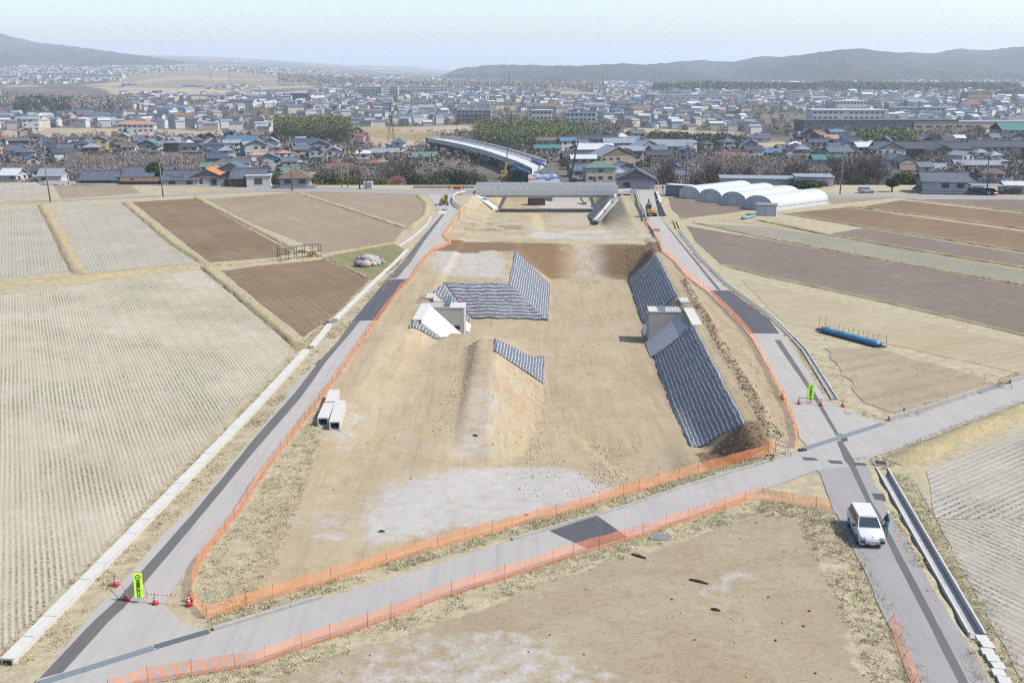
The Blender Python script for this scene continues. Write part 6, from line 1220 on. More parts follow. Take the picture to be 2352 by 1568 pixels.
block(P(1775, 431, -1) + Vector((0, 6, -2.6)), R(-9), 26, 9, 4.6, "pale grey", "long flat roofed grey building behind the greenhouses", 1, "clinic", "building", "light grey"); block(P(1878, 437, -1) + Vector((0, 5, -1.8)), R(-9), 9.6, 9, 5.0, "white", "white flat roofed wing with a green window beside the greenhouses", 1, "clinic", "building", "light grey")
HB(2196, 446, R(-8), 15, 9, "bluish white", "slate grey", 2, 0, 'x', True, label="big pale two storey house at the terrace edge by the green grey pole", rise=1.8, fh=2.9, dz=-2.6)
HB(2346, 448, R(-8), 6, 6, "pale grey", "white", 1, 0, 'x', False, label="pale grey hut cut by the picture edge beside the black car", rise=.6)
r = thing("carport", "pale carport roof over the blue and red cars", "carport", P(2270, 448) + Vector((0, 1.5, 0)), R(-5)); MB().box((0, 0, 2.3), (7.5, 5, .14)).build("roof", RD["light grey"], r)
for sx in (-1, 1):
    for sy in (-1, 1): MB().tube([(sx * 3.4, sy * 2.2, 0), (sx * 3.4, sy * 2.2, 2.3)], .06, 5).build("post", M_STEEL, r)
r = thing("cabinet", "white electrical cabinet beside the dark many armed pole", "cabinet", P(846, 433)); MB().box((0, 0, .9), (2.3, 1.2, 1.8)).build("shell", M_WHITE, r, bevel=.03); MB().box((.5, -.62, .9), (.9, .04, 1.5)).build("door", WD["pale grey"], r)
# ---- landmarks of the plain (feet read on the terrain)
def HL(u, v, *a, **k): return house(at(u, v), *a, **k)
SP = [  # u, v(foot), width, depth, wall, roof, floors, along, hip, rz, label
 (300, 303, 16, 10, "white", "salmon", 2, 'x', 1, .1, "white hall with salmon roof, the one nearer the straw field's end"), (327, 304, 19, 10, "white", "salmon", 2, 'x', 1, .1, "long white hall with salmon roof beside its twin"), (75, 300, 12, 9, "white", "light grey", 3, 'x', 0, .2, "white three storey block house far out by the picture edge"),
 (395, 372, 10, 7, "pale grey", "brown", 1, 'x', 1, .1, "brown roofed cottage behind the bare thicket"), (255, 385, 12, 8, "cream", "red", 1, 'x', 0, .2, "cream shed under a dull red roof by the bare thicket"), (230, 345, 9, 8, "yellowish", "slate grey", 2, 'y', 0, .3, "house with an orange yellow gable wall"),
 (560, 345, 18, 10, "pale grey", "blue", 2, 'x', 0, -.1, "blue roofed grey house in the middle of the left hand roofs"), (590, 358, 11, 9, "white", "dark blue", 2, 'y', 0, .2, "white fronted house beside the blue roofed one"), (630, 372, 13, 9, "pale grey", "salmon", 1, 'x', 0, .1, "house with pale salmon roof above the grey hip roofed house"),
 (835, 380, 6, 5, "white", "white", 2, 'x', 0, .2, "small white hut perched above the bare trees"), (848, 388, 7, 5, "pale grey", "red", 1, 'x', 0, .2, "red tin roof under the small white hut"), (780, 398, 9, 6, "pale grey", "red", 1, 'x', 0, 0, "low dull red roof behind the bare trees"), (885, 362, 14, 8, "white", "light grey", 1, 'x', 0, .1, "pale long shed below the straw slope"), (975, 372, 12, 8, "pale grey", "green", 1, 'x', 0, .2, "greenish roof beside the viaduct's far end"),
 (705, 352, 13, 9, "dark grey", "dark blue", 2, 'x', 0, .2, "dark modern house by the grove's foot"), (735, 358, 11, 8, "pale grey", "slate grey", 2, 'y', 0, .2, "slate house beside the dark modern one"), (1330, 372, 17, 9, "brown", "charcoal", 1, 'x', 0, .15, "dark barn beside the viaduct's work platform"), (1272, 346, 20, 7, "pale grey", "brown", 2, 'x', 0, .1, "long brown roofed shed in front of the dark grove"), (1255, 352, 14, 7, "white", "teal", 1, 'x', 0, .2, "teal roof right beside the viaduct"), (1302, 347, 9, 7, "white", "blue", 2, 'x', 0, .3, "house wrapped in blue sheeting"),
 (1365, 343, 26, 9, "pale grey", "charcoal", 2, 'x', 0, .05, "long dark roof with solar panels"), (1365, 368, 18, 11, "white", "white", 2, 'x', 0, .05, "white flat house below the solar roof"), (1405, 385, 18, 12, "beige", "light grey", 2, 'y', 0, .4, "grey beige house with big plain gable"), (1420, 352, 17, 10, "pale grey", "light grey", 2, 'x', 0, .1, "light roofed house right of the solar roof"), (1535, 360, 24, 13, "white", "light grey", 2, 'x', 0, -.15, "large pale two storey block with glazed corner"), (1480, 362, 13, 9, "white", "light grey", 2, 'y', 0, .5, "white house with steep light roof beside the pale block"), (1445, 372, 12, 9, "pale grey", "light grey", 2, 'x', 0, .2, "grey house between the white house and the beige gable"),
 (1375, 415, 12, 9, "cream", "green", 2, 'x', 1, .1, "cream house with green hip roof and solar panel"), (1340, 405, 12, 9, "pale grey", "slate grey", 1, 'x', 0, .2, "slate roof left of the green hip roof"), (1430, 402, 11, 9, "pale grey", "slate grey", 1, 'y', 0, .3, "slate house behind the gabled grey house"), (1675, 372, 15, 8, "brown", "red", 1, 'x', 0, 0, "dull red roofed barn beyond the bare trees"),
 (2110, 366, 46, 13, "brown", "charcoal", 2, 'x', 0, -.08, "long dark brick hall with parked cars in front"), (2155, 372, 11, 13, "salmon" if False else "beige", "charcoal", 2, 'y', 0, -.08, "gabled brick end of the long dark hall"), (2180, 350, 24, 14, "brown", "salmon", 1, 'x', 1, 0, "salmon hip roofed hall behind the brick one"), (2122, 345, 8, 10, "white", "brown", 2, 'y', 0, 0, "white chapel like gable with small windows"),
 (1990, 362, 14, 9, "white", "white", 2, 'x', 0, .1, "white roofed house beside the grey hip house"), (2035, 368, 15, 10, "white", "slate grey", 2, 'y', 0, .1, "grey roofed white house before the long brick hall"), (2290, 362, 30, 12, "cream", "charcoal", 2, 'x', 0, -.1, "big dark roof with pale columns below"), (2325, 330, 22, 18, "teal" if False else "pale grey", "teal", 3, 'x', 0, 0, "teal clad works building with a pale rooftop box"), (1920, 375, 12, 9, "pale grey", "slate grey", 2, 'x', 0, .2, "two storey grey house beside the bushy clump"),
 (2240, 392, 20, 8, "pale grey", "light grey", 1, 'x', 0, -.1, "long light roof behind the big pale house"), (2130, 402, 13, 9, "beige", "light grey", 1, 'x', 0, -.1, "light roofed low house left of the big pale house"), (2075, 400, 9, 8, "white", "charcoal", 2, 'y', 0, .2, "small white gabled house beyond the bushes"), (1895, 395, 13, 8, "pale grey", "teal", 2, 'x', 0, 0, "teal roofed tea house behind the white wing")]
for (u, v, w, d, wa, ro, fl, al, hp, rz, lab) in SP: HL(u, v, rz, w, d, wa, ro, fl, hp, al, False, True, lab, fh=2.9, rr=random.Random(u))
BL = [(870, 226, 62, 12, 17, "white", "large grey white apartment slab with a bare white end", 5, "light grey", "pale grey"), (885, 226, 12, 14, 19, "white", "windowless white tower end of the apartment slab", 5, "white", None), (965, 220, 95, 12, 14, "white", "long white apartment terrace with balcony bands", 4, "white", "white"), (690, 236, 26, 12, 12, "dark grey", "dark grey block among white houses", 3, "charcoal", None), (655, 238, 18, 12, 10, "white", "white block next to the dark grey one", 3, "white", None),
      (1940, 276, 62, 26, 9, "white", "wide white factory with a raised middle floor", 2, "white", None), (1945, 266, 30, 20, 14, "white", "raised middle floor of the wide white factory", 3, "white", None), (2010, 300, 120, 22, 8, "dark grey", "long dark school block with a blue end", 2, "charcoal", None), (2240, 300, 110, 24, 7, "beige", "very long low beige hall with rows of dark windows", 1, "light grey", None), (1090, 284, 28, 12, 11, "pale grey", "grey apartment block with dark balconies beside the dark grove", 3, "light grey", "dark grey"), (1245, 288, 16, 12, 12, "white", "white three storey block above the dark grove", 3, "white", None), (1332, 288, 24, 18, 10, "bluish white", "block wrapped in bright blue sheeting", 3, "blue", None), (2240, 240, 34, 20, 16, "beige", "tall beige works under the dark knoll", 3, "charcoal", None), (2120, 266, 60, 20, 8, "white", "white hall by the brown yard", 2, "light grey", None), (1600, 233, 120, 30, 9, "white", "wide pale hall with green roof under the hills", 1, "green", None), (1825, 232, 20, 14, 14, "white", "white office tower under the hills", 4, "white", None), (1530, 230, 60, 24, 8, "beige", "beige school under the hills", 2, "light grey", None), (130, 178, 160, 22, 11, "cream", "long cream school on the mountain slope", 3, "light grey", None), (240, 180, 110, 22, 10, "white", "long white works beside the cream school", 2, "white", None)]
for (u, v, w, d, h, wa, lab, fl, ro, bd) in BL: block(at(u, v), R(random.uniform(-4, 8)), w, d, h, wa, lab, fl, "block_building", "building", ro, v > 270, 0, bd, max(3.2, w / 14))
for k, (u, v) in enumerate([(2060, 371), (2072, 372), (2083, 373), (2096, 374), (2108, 375), (2120, 376)]):
    p = at(u, v); make_car(["white car at the chapel end of the row before the brick hall", "second white car of the row before the brick hall", "silver car in the middle of the row before the brick hall", "white car just past the middle of the row before the brick hall", "white van second from the gable end of the brick hall", "dark car parked at the gable end of the brick hall"][k], p, R(10 + 6 * k), [M_CARW, M_CARW, M_CARS, M_CARW, M_CARW, M_CARB][k], 4.2, 1.7, 1.5 if k != 4 else 1.9, True, "cars before the brick hall", False)
# ---- the rest of the town: single houses nearest first, then one mass behind
KEEP_OUT = [[tuple(p[:2]) for p in Ps(pd, z)] for pd, z in STRAW_FIELDS] + [[tuple(p[:2]) for p in Ps(q, -14)] for q in ([(615,285),(812,285),(812,340),(615,340)], [(1080,288),(1370,290),(1370,345),(1080,345)], [(1480,305),(1720,300),(1700,345),(1500,345)], [(930,300),(1300,300),(1320,440),(1120,440),(930,360)], [(1960,300),(2100,300),(2100,345),(1960,345)], [(150,372),(460,372),(460,425),(150,425)], [(740,375),(1130,375),(1130,440),(740,440)], [(1560,372),(1980,372),(1980,440),(1560,440)], [(0,205),(270,205),(290,258),(0,258)], [(2040,378),(2140,370),(2160,388),(2060,392)], [(2100,310),(2340,305),(2340,330),(2110,335)])]
taken = [(h[1], h[2], 13) for h in HOUSES]
def free(x, y, rr):
    for (a, b, c) in taken:
        if abs(a - x) < rr + c * .5 and abs(b - y) < rr + c * .5 and math.hypot(a - x, b - y) < rr + c * .5: return False
    return not any(inpoly(q, np.array([x]), np.array([y]))[0] for q in KEEP_OUT)
WP = ["white"] * 5 + ["cream", "cream", "pale grey", "beige", "beige", "bluish white", "brown", "dark grey"]; RP = ["slate grey"] * 14 + ["dark blue"] * 8 + ["charcoal"] * 8 + ["light grey"] * 8 + ["brown"] * 4 + ["red", "blue", "green", "salmon", "white", "white"]
rt = random.Random(11); cells = []
y = 405.0
while y < 1250:
    x = -.56 * y
    while x < .56 * y:
        cells.append((y + rt.uniform(-4, 4), x + rt.uniform(-4, 4))); x += 15.5 + .004 * y
    y += 15.5 + .006 * y
cells.sort(); made = 0; FARC = []
dens = lambda x, y: fbm(np.array([x / 70]), np.array([y / 90]), 77, 2)[0]
for (y, x) in cells:
    if dens(x, y) < .30 or rt.random() < .10: continue
    if not free(x, y, 6.0): continue
    taken.append((x, y, 11))
    if made < 238:
        w, d = rt.uniform(7.2, 11.2), rt.uniform(6.0, 8.4); rz = R(rt.choice((0, 90, 0)) + rt.gauss(16, 14) - 10 * (x > 0))
        house(G((x, y)), rz, w, d, rt.choice(WP), rt.choice(RP), rt.choice((1, 2, 2, 2)), rt.choice((0, 0, 1)), rt.choice("xxy"), rt.random() < .6, made < 70, None, rr=rt, fh=2.6, winp=.7, door=made < 40); made += 1
    else: FARC.append((x, y))
# names for them: look + rank by distance from something one can find
LM = {"the lattice pylon": hit(899, 341)[:2], "the mobile crane": hit(1158, 408)[:2], "the tall conifer": hit(650, 318)[:2], "the drilling mast": hit(1308, 418)[:2], "the dark barn": hit(1330, 372)[:2], "the solar roof": hit(1365, 343)[:2], "the glazed corner block": hit(1535, 360)[:2], "the dull red barn": hit(1675, 372)[:2], "the brick hall": hit(2110, 366)[:2], "the salmon halls": hit(315, 304)[:2], "the orange roofed house": P(472, 424)[:2], "the round green pine": P(347, 420)[:2], "the small white hut": hit(835, 380)[:2], "the dark modern house": hit(705, 352)[:2], "the chapel gable": hit(2122, 345)[:2], "the wide white factory": hit(1940, 276)[:2], "the grey balcony block": hit(1090, 284)[:2], "the blue roofed house": hit(560, 345)[:2], "the yellow gable": hit(230, 345)[:2], "the teal works": hit(2325, 330)[:2], "the far block": hit(75, 300)[:2], "the blue sheeted block": hit(1332, 288)[:2]}
ORD = ["", "second-", "third-", "fourth-", "fifth-", "sixth-", "seventh-", "eighth-", "ninth-", "tenth-"] + ["%dth-" % i for i in range(11, 60)]
sets = {}
for h in HOUSES: h.append(("%s house, %s %sroof" % (h[4] + "-walled", h[3], "hipped " if h[5] else "gabled ") if h[6] > 0 else "")); sets.setdefault(h[-1], []).append(h)
for h in HOUSES:
    if h[0]["label"]: continue
    best = None
    for n_, (lx, ly) in LM.items():
        dd = math.hypot(h[1] - lx, h[2] - ly); rk = sum(1 for g in sets[h[-1]] if math.hypot(g[1] - lx, g[2] - ly) < dd)
        if best is None or (rk, dd) < best[:2]: best = (rk, dd, n_)
    h[0]["label"] = "%s, closest of its kind to %s" % (h[-1], best[2]) if best[0] == 0 else "%s, %sclosest such house to %s" % (h[-1], ORD[best[0]], best[2])
# far houses as one mass
fx_, fy_, cnt = [], [], 0
y = 1000.0
while y < 4600:
    x = -.62 * y
    while x < .62 * y:
        if y > 1250 or True: FARC.append((x + rt.uniform(-6, 6), y + rt.uniform(-8, 8))) if y > 1250 else None
        x += 15 + .0055 * y
    y += 15 + .0125 * y
far = MB(); FM = [WD[n] for n in ("white", "white", "cream", "pale grey")] + [RD[n] for n in ("slate grey", "dark blue", "charcoal", "light grey", "brown", "red", "blue", "white")]
fa = np.array(FARC); dn = fbm(fa[:, 0] / 230, fa[:, 1] / 420, 78, 3); tn = inpoly([], fa[:, 0], fa[:, 1])
for q in KEEP_OUT: tn |= inpoly(q, fa[:, 0], fa[:, 1])
zz = ground_h(fa[:, 0], fa[:, 1]); farn = fbm(fa[:, 0] / 130, fa[:, 1] / 330, 41, 3)
for k, (x, y) in enumerate(FARC):
    if tn[k] or dn[k] < .30 or farn[k] > .60: continue
    s = .92 + y / 20000; w, d, h = rt.uniform(7, 11.5) * s, rt.uniform(6, 8.5) * s, rt.choice((3.2, 5.6, 5.8)) * s
    if rt.random() < .05: w, d, h = w * 2.4, d * 1.6, h * 1.2
    rz = rt.uniform(-.4, .9); ca, sa = math.cos(rz), math.sin(rz); wi = rt.randrange(4); ri = 4 + rt.choice((0, 0, 0, 0, 0, 0, 0, 0, 1, 1, 1, 1, 2, 2, 2, 2, 2, 3, 3, 3, 3, 3, 4, 4, 4, 5, 6, 7, 7, 7)); rs = d * .22; e = 1.05
    V = [(i * w / 2, j * d / 2, zk) for zk in (-1, h) for i, j in ((-1, -1), (1, -1), (1, 1), (-1, 1))] + [(i * w / 2 * e, j * d / 2 * 1.12, h + .05) for i, j in ((-1, -1), (1, -1), (1, 1), (-1, 1))] + [(-w / 2 * e, 0, h + rs), (w / 2 * e, 0, h + rs)]
    V = [(x + a * ca - b * sa, y + a * sa + b * ca, zz[k] + c) for a, b, c in V]
    far.add(V, [(0, 1, 5, 4), (1, 2, 6, 5), (2, 3, 7, 6), (3, 0, 4, 7), (9, 10, 13), (11, 8, 12)], wi); far.f += [tuple(i + len(far.v) - 14 for i in f) for f in ((8, 9, 13, 12), (10, 11, 12, 13))]; far.m += [ri, ri]
o = far.build("far_town", FM); tag(o, "far pale and grey houses spreading across the plain to the hills", "town", kind="stuff")
# ================================================================ TREES
M_BARK = simple("grey brown bark", col(120, 104, 96), .95, .15, 3); M_HAZEL = simple("pale brush twigs", col(164, 152, 144), .95, .2, .5); M_TWIG = simple("bare twigs", col(118, 104, 98), .95, .15, 2); M_TWIGP = simple("purple brown twigs", col(150, 118, 118), .95, .15, 2)
def leafm(n, a, b):
    m = MT(n); f = m.noise(.35, 4, .7); g = m.n("ObjectInfo").outputs["Random"]; c = m.mix(m.mapr(f, .32, .68), col(*a), col(*b)); return m.out(c, .8, spec=.2)
M_PINE = leafm("pine needles", (60, 92, 52), (98, 128, 74)); M_BAMB = leafm("bamboo leaves", (98, 116, 70), (150, 158, 104)); M_CONI = leafm("conifer needles", (66, 80, 62), (92, 104, 78)); M_SHRUB = leafm("evergreen shrub", (96, 108, 70), (148, 148, 102)); M_SHRUBD = leafm("dark evergreen shrub", (64, 76, 58), (104, 112, 82)); M_PLUM = leafm("plum blossom", (196, 140, 146), (222, 178, 180))
def bare_tree(h, seed, spread=1.0, twr=.018):
    "trunk with limbs, and a crown of fine twigs, as two meshes"
    rr = random.Random(seed); tr, cw = MB(), MB()
    def grow(p, d, L, rad, lev):
        n = 3; pts = [p]; q = p.copy(); dd = d.copy()
        for i in range(n): dd = (dd + Vector((rr.gauss(0, .16), rr.gauss(0, .16), rr.gauss(.05, .1)))).normalized(); q = q + dd * (L / n); pts.append(q.copy())
        tgt = tr if lev < 2 else cw; tgt.tube(pts, [rad * (1 - .5 * i / n) for i in range(n + 1)], 5 if lev < 2 else 3, 0, False)
        if lev >= 4: return
        k = (5, 5, 5, 5)[lev]
        for i in range(k):
            t = rr.uniform(.35, 1.0) if i else 1.0; idx = min(n - 1, int(t * n)); pp = pts[idx] + (pts[idx + 1] - pts[idx]) * (t * n - idx) if t < 1 else pts[-1]
            a = rr.uniform(0, 2 * math.pi); sp = rr.uniform(.5, .95) * spread; side = Vector((math.cos(a), math.sin(a), rr.uniform(-.1, .5))); nd = (dd * (1 - .35 * sp) + side * sp * .75 + Vector((0, 0, .12))).normalized()
            grow(pp, nd, L * rr.uniform(.52, .74), max(twr, rad * .5), lev + 1)
    grow(Vector((0, 0, -.4)), Vector((rr.gauss(0, .05), rr.gauss(0, .05), 1)).normalized(), h * .40, h * .018, 0); return tr, cw
def leaf_cloud(lobes, n, size, seed, flat=.0):
    "many small leaf clumps spread through several lobes: [(centre, radii)]"
    r_ = np.random.default_rng(seed); tot = sum(l[1][0] * l[1][1] * l[1][2] for l in lobes); mb = MB(); V = []; 
    for (c, rad) in lobes:
        k = int(n * rad[0] * rad[1] * rad[2] / tot) + 4; d = r_.normal(size=(k, 3)); d /= np.linalg.norm(d, axis=1)[:, None]; rr = r_.uniform(.35, 1.05, k) ** .6; p = np.array(c) + d * rr[:, None] * np.array(rad)
        a = r_.normal(size=(k, 3)); a /= np.linalg.norm(a, axis=1)[:, None]; b = np.cross(a, r_.normal(size=(k, 3))); b /= np.linalg.norm(b, axis=1)[:, None]; s = size * r_.uniform(.6, 1.5, k)[:, None]
        V.append(np.stack([p - a * s, p + b * s * .55, p + a * s, p - b * s * .55], 1))
    V = np.concatenate(V).reshape(-1, 3); mb.v = [tuple(v) for v in V]; mb.f = [(i, i + 1, i + 2, i + 3) for i in range(0, len(V), 4)]; mb.m = [0] * len(mb.f); return mb
PROTO = []
for sd, hh, sp in ((1, 11, 1.0), (2, 13, .85), (3, 10, 1.15), (4, 9, 1.2), (5, 12, .95)):
    t, c = bare_tree(hh, sd, sp, .042); PROTO.append((t.mesh("trunk", M_BARK), c.mesh("crown", M_TWIG)))
def put_bare(p, k, sc, lab, group="bare trees below the terrace edge", mat=None, rz=None):
    r = thing("bare_tree", lab, "tree", p, rz if rz is not None else random.uniform(0, 6), group); r.scale = (sc,) * 3
    for nm, me in zip(("trunk", "crown"), PROTO[k % 5]): o = bpy.data.objects.new(nm, me); C.objects.link(o); o.parent = r
    return r
def edge_tree(u, v, top, k, lab, **kw):
    a = PY(u, v, 330); g = Vector((a.x, 330 + random.uniform(-12, 25), 0)); g.z = H1(g.x, g.y); g.x = a.x * g.y / 330; h = PY(u, top, g.y).z - g.z; hh = (11, 13, 10, 9, 12)[k % 5] * .93; return put_bare(g, k, max(.5, h / hh), lab, **kw)
for a in [(888, 420, 362, 1, "bare tree with two bent stems beside the pink plum"), (930, 420, 352, 0, "bare tree just beyond the pink plum, towards the viaduct"), (905, 420, 348, 4, "tallest bare tree between the pale pole pair and the viaduct"), (968, 425, 362, 2, "bare tree at the viaduct end of the bare row"), (1000, 425, 372, 3, "low bare tree nearest to the viaduct's piers"), (862, 425, 376, 2, "bare tree behind the white cabinet"), (812, 425, 372, 0, "bare tree behind the lamp poles"), (768, 425, 376, 3, "bare tree beside the evergreen thicket and the lamp pole"), (740, 425, 380, 4, "thin bare tree over the evergreen thicket"), (1030, 428, 380, 0, "small bare tree before the viaduct piers"),
          (1514, 428, 352, 1, "slender bare tree beside the gabled grey house"), (1622, 425, 356, 0, "bare tree behind the first greenhouse roof"), (1660, 425, 352, 2, "broad bare tree behind the close pole pair"), (1600, 425, 365, 3, "bare tree between the tall blue grey pole and the greenhouses"), (1700, 425, 360, 4, "bare tree by the end of the flat grey building"), (1560, 428, 372, 2, "low bare tree behind the blue container"), (1730, 424, 372, 3, "spreading bare tree at the grey building's corner"),
          (1800, 424, 350, 2, "dark bare tree rising over the flat grey building"), (1775, 424, 362, 3, "bare tree behind the middle of the flat grey building"), (1828, 424, 356, 0, "bare tree over the white wing"), (1930, 440, 345, 1, "first tall bare tree of the clump beside the white wing"), (1950, 440, 338, 4, "tallest bare tree of the clump beside the white wing"), (1972, 440, 343, 1, "middle bare tree of the clump beside the white wing"), (1992, 440, 350, 0, "bare tree at the car end of the clump"), (2015, 440, 358, 2, "leaning bare tree past the silver car"), (2300, 445, 388, 3, "round bare tree behind the carport"), (2335, 440, 395, 2, "bare tree at the picture edge behind the black car")]: edge_tree(*a[:4], a[4])
for (u, v, top, k, lab) in [(694, 312, 262, 1, "feathery bare tree behind the conifer"), (728, 315, 258, 4, "tallest feathery bare tree over the bamboo grove"), (745, 315, 262, 0, "bare tree over the grove beside the tallest feathery one"), (760, 318, 275, 2, "low bare tree at the grove's field side"), (1412, 318, 285, 2, "round bare tree above the solar roof"), (710, 262, 235, 0, "far round bare tree beside white houses"), (770, 262, 238, 2, "far pinkish bare tree at the straw plots")]:
    g = at(u, v); h = PY(u, top, g.y).z - g.z; put_bare(g, k, h / ((11, 13, 10, 9, 12)[k] * .93), lab, "bare trees out on the plain")
# conifer, pine, trimmed tree, plum
g = at(650, 320); h = PY(650, 272, g.y).z - g.z; r = thing("conifer", "dark pointed conifer at the end of the bamboo grove", "tree", g); MB().tube([(0, 0, -1), (0, 0, h * .9)], [.45, .08], 7).build("trunk", M_BARK, r); leaf_cloud([((0, 0, h * (.2 + .8 * i / 9)), (h * .19 * (1 - i / 10.5) + .3, h * .19 * (1 - i / 10.5) + .3, h * .08)) for i in range(10)], 2600, .5, 5).build("crown", M_CONI, r)
g = P(347, 421) + Vector((0, 3.5, 0)); r = thing("pine", "round bright green pine beside the white hatchback", "tree", g); MB().tube([(0, 0, -.3), (.1, 0, 1.8)], [.3, .2], 7).build("trunk", M_BARK, r); leaf_cloud([((0, 0, 3.2), (2.5, 2.2, 1.9)), ((-.9, -.3, 2.6), (1.5, 1.5, 1.2)), ((.9, .2, 2.8), (1.5, 1.5, 1.4)), ((.1, 0, 4.2), (1.6, 1.5, 1.3)), ((-.5, .3, 3.9), (1.4, 1.3, 1.2))], 3400, .24, 6).build("crown", M_PINE, r)
g = P(2058, 444) + Vector((0, 3, 0)); r = thing("clipped_tree", "dark clipped flat topped tree beyond the silver car", "tree", g); MB().tube([(0, 0, -.3), (0, 0, 1.6)], [.22, .16], 6).build("trunk", M_BARK, r); leaf_cloud([((0, 0, 2.2), (1.75, 1.5, .95)), ((-.5, 0, 2.5), (1.1, 1.1, .8)), ((.6, 0, 2.4), (1.1, 1.1, .8))], 2200, .2, 7).build("crown", M_SHRUBD, r)
t, c = bare_tree(6.2, 21, 1.1, .03); g = PY(912, 428, 298); g.z = H1(g.x, 298); r = thing("plum_tree", "pinkish plum in blossom behind the terrace lane", "tree", g, 0); t.build("trunk", M_BARK, r); x = leaf_cloud([((0, 0, 3.6), (2.6, 2.0, 1.7)), ((-1.2, 0, 3.0), (1.5, 1.4, 1.2)), ((1.2, 0, 3.1), (1.6, 1.4, 1.3))], 1300, .14, 9); n0 = len(c.v); c.v += x.v; c.f += [tuple(i + n0 for i in f) for f in x.f]; c.m += [1] * len(x.f); c.build("crown", [M_TWIGP, M_PLUM], r)
# evergreen clumps along the edge (each a bush one can point at)
def bush(u, top, y, wd, lab, mat, seed, h=None, n=900, name="shrub", size=.3, group="evergreen shrubs along the terrace edge"):
    a = PY(u, 430, y); g = Vector((a.x, y, H1(a.x, y))); hh = h or max(2.0, PY(u, top, y).z - g.z); r = thing(name, lab, "shrub", g, 0, group); rr = random.Random(seed); lob = [((rr.uniform(-.5, .5) * wd, rr.uniform(-.4, .4) * wd, hh * rr.uniform(.35, .82)), (wd * rr.uniform(.32, .55), wd * rr.uniform(.3, .5), hh * rr.uniform(.2, .34))) for _ in range(9)]
    MB().tube([(0, 0, -.3), (.1, 0, hh * .5)], [.14, .06], 5).build("stem", M_BARK, r); leaf_cloud(lob, n, size, seed).build("foliage", mat, r); return r
for k, (u, top, y, wd, m, lab) in enumerate([(722, 396, 305, 5.5, M_SHRUB, "evergreen bush beside the grey hip roofed house's white wall"), (752, 392, 308, 6, M_SHRUBD, "dark evergreen bush behind the lamp pole"), (775, 396, 306, 5, M_SHRUB, "olive bush just past the lamp pole"), (800, 400, 304, 5, M_SHRUB, "olive bush behind the pole with a yellow foot"), (870, 408, 304, 4, M_SHRUB, "low bush between the white cabinet and the plum"), (945, 404, 305, 5, M_SHRUBD, "dark bush on the bridge side of the plum"), (975, 402, 306, 5.5, M_SHRUB, "yellow green bush in the middle of the edge thicket"), (1008, 398, 306, 5.5, M_SHRUB, "broad olive bush below the viaduct piers"), (1040, 392, 307, 6, M_SHRUBD, "tall dark bush next to the orange board"), (1068, 395, 306, 5.5, M_SHRUBD, "dark bush nearest to the bridge's end"), (1090, 398, 308, 5, M_SHRUB, "bush half hidden by the bridge's end"), (630, 400, 304, 4.5, M_SHRUB, "green bush between the white store and the grey house"), (648, 396, 312, 4, M_SHRUBD, "dark bush behind the grey hip roofed house"),
      (2095, 398, 292, 6, M_SHRUB, "yellow green bush before the big pale house"), (2120, 402, 290, 5, M_SHRUB, "light bush at the big pale house's corner"), (2082, 402, 294, 5, M_SHRUBD, "dark bush behind the clipped tree"), (2215, 428, 268, 2.6, M_SHRUBD, "dark garden bush at the big pale house's door"), (1963, 430, 288, 3.5, M_SHRUBD, "clipped dark hedge beside the pale pole"), (1860, 428, 278, 5.5, M_SHRUBD, "dark clipped hedge under the white wing"), (1835, 429, 276, 5.0, M_SHRUBD, "dark clipped hedge by the flat grey building")]):
    bush(u, top, y, wd, lab, m, 100 + k, None if top < 420 else 1.6, 3200, size=.26)
def mass(name, poly, z, h, n, size, mat, lab, seed, cat="wood", lump=6.0, kind="stuff", vert=1.0, asp=.5):
    "a grove that reads as one mass of foliage"
    pts = [tuple(p[:2]) for p in Ps(poly, z)]; r_ = np.random.default_rng(seed); xs = [p[0] for p in pts]; ys = [p[1] for p in pts]; m = n * 3; x = r_.uniform(min(xs), max(xs), m); y = r_.uniform(min(ys), max(ys), m); k = inpoly(pts, x, y); x, y = x[k][:n], y[k][:n]
    hh = h * (.45 + .75 * fbm(x / lump, y / lump, seed, 3)); zz = ground_h(x, y) + hh * r_.uniform(.0, 1, len(x)) ** .55; p = np.stack([x, y, zz], 1); a = r_.normal(size=p.shape); a[:, 2] *= vert; a /= np.linalg.norm(a, axis=1)[:, None]; b = np.cross(a, r_.normal(size=p.shape)); b /= np.linalg.norm(b, axis=1)[:, None]; s = size * r_.uniform(.5, 1.5, len(x))[:, None]
    V = np.stack([p - a * s, p + b * s * asp, p + a * s, p - b * s * asp], 1).reshape(-1, 3); mb = MB(); mb.v = [tuple(v) for v in V]; mb.f = [(i, i + 1, i + 2, i + 3) for i in range(0, len(V), 4)]; mb.m = [0] * len(mb.f); return tag(mb.build(name, mat), lab, cat, kind=kind)
mass("bamboo_grove", [(630, 326), (810, 330), (806, 312), (770, 306), (630, 308)], -14, 15, 30000, .6, M_BAMB, "dense green bamboo grove under the feathery bare trees", 1)
mass("bamboo_grove", [(1085, 340), (1200, 352), (1355, 338), (1350, 316), (1100, 312)], -14, 13, 30000, .6, M_BAMB, "dark bamboo grove across the plain behind the viaduct", 2)
mass("woodland", [(1480, 338), (1690, 350), (1710, 330), (1500, 318)], -14, 6, 8000, .7, M_SHRUBD, "dark hedge wood behind the glazed corner block", 3)
mass("woodland", [(1965, 342), (2105, 346), (2100, 322), (1965, 320)], -14, 9, 8000, .8, M_BAMB, "green grove behind the white roofed houses", 4)
mass("thicket", [(150, 424), (470, 424), (470, 380), (150, 376)], -14, 6, 26000, 1.0, M_HAZEL, "bare purple brown thicket below the terrace edge", 5, "thicket", 8, vert=1.8, asp=.13)
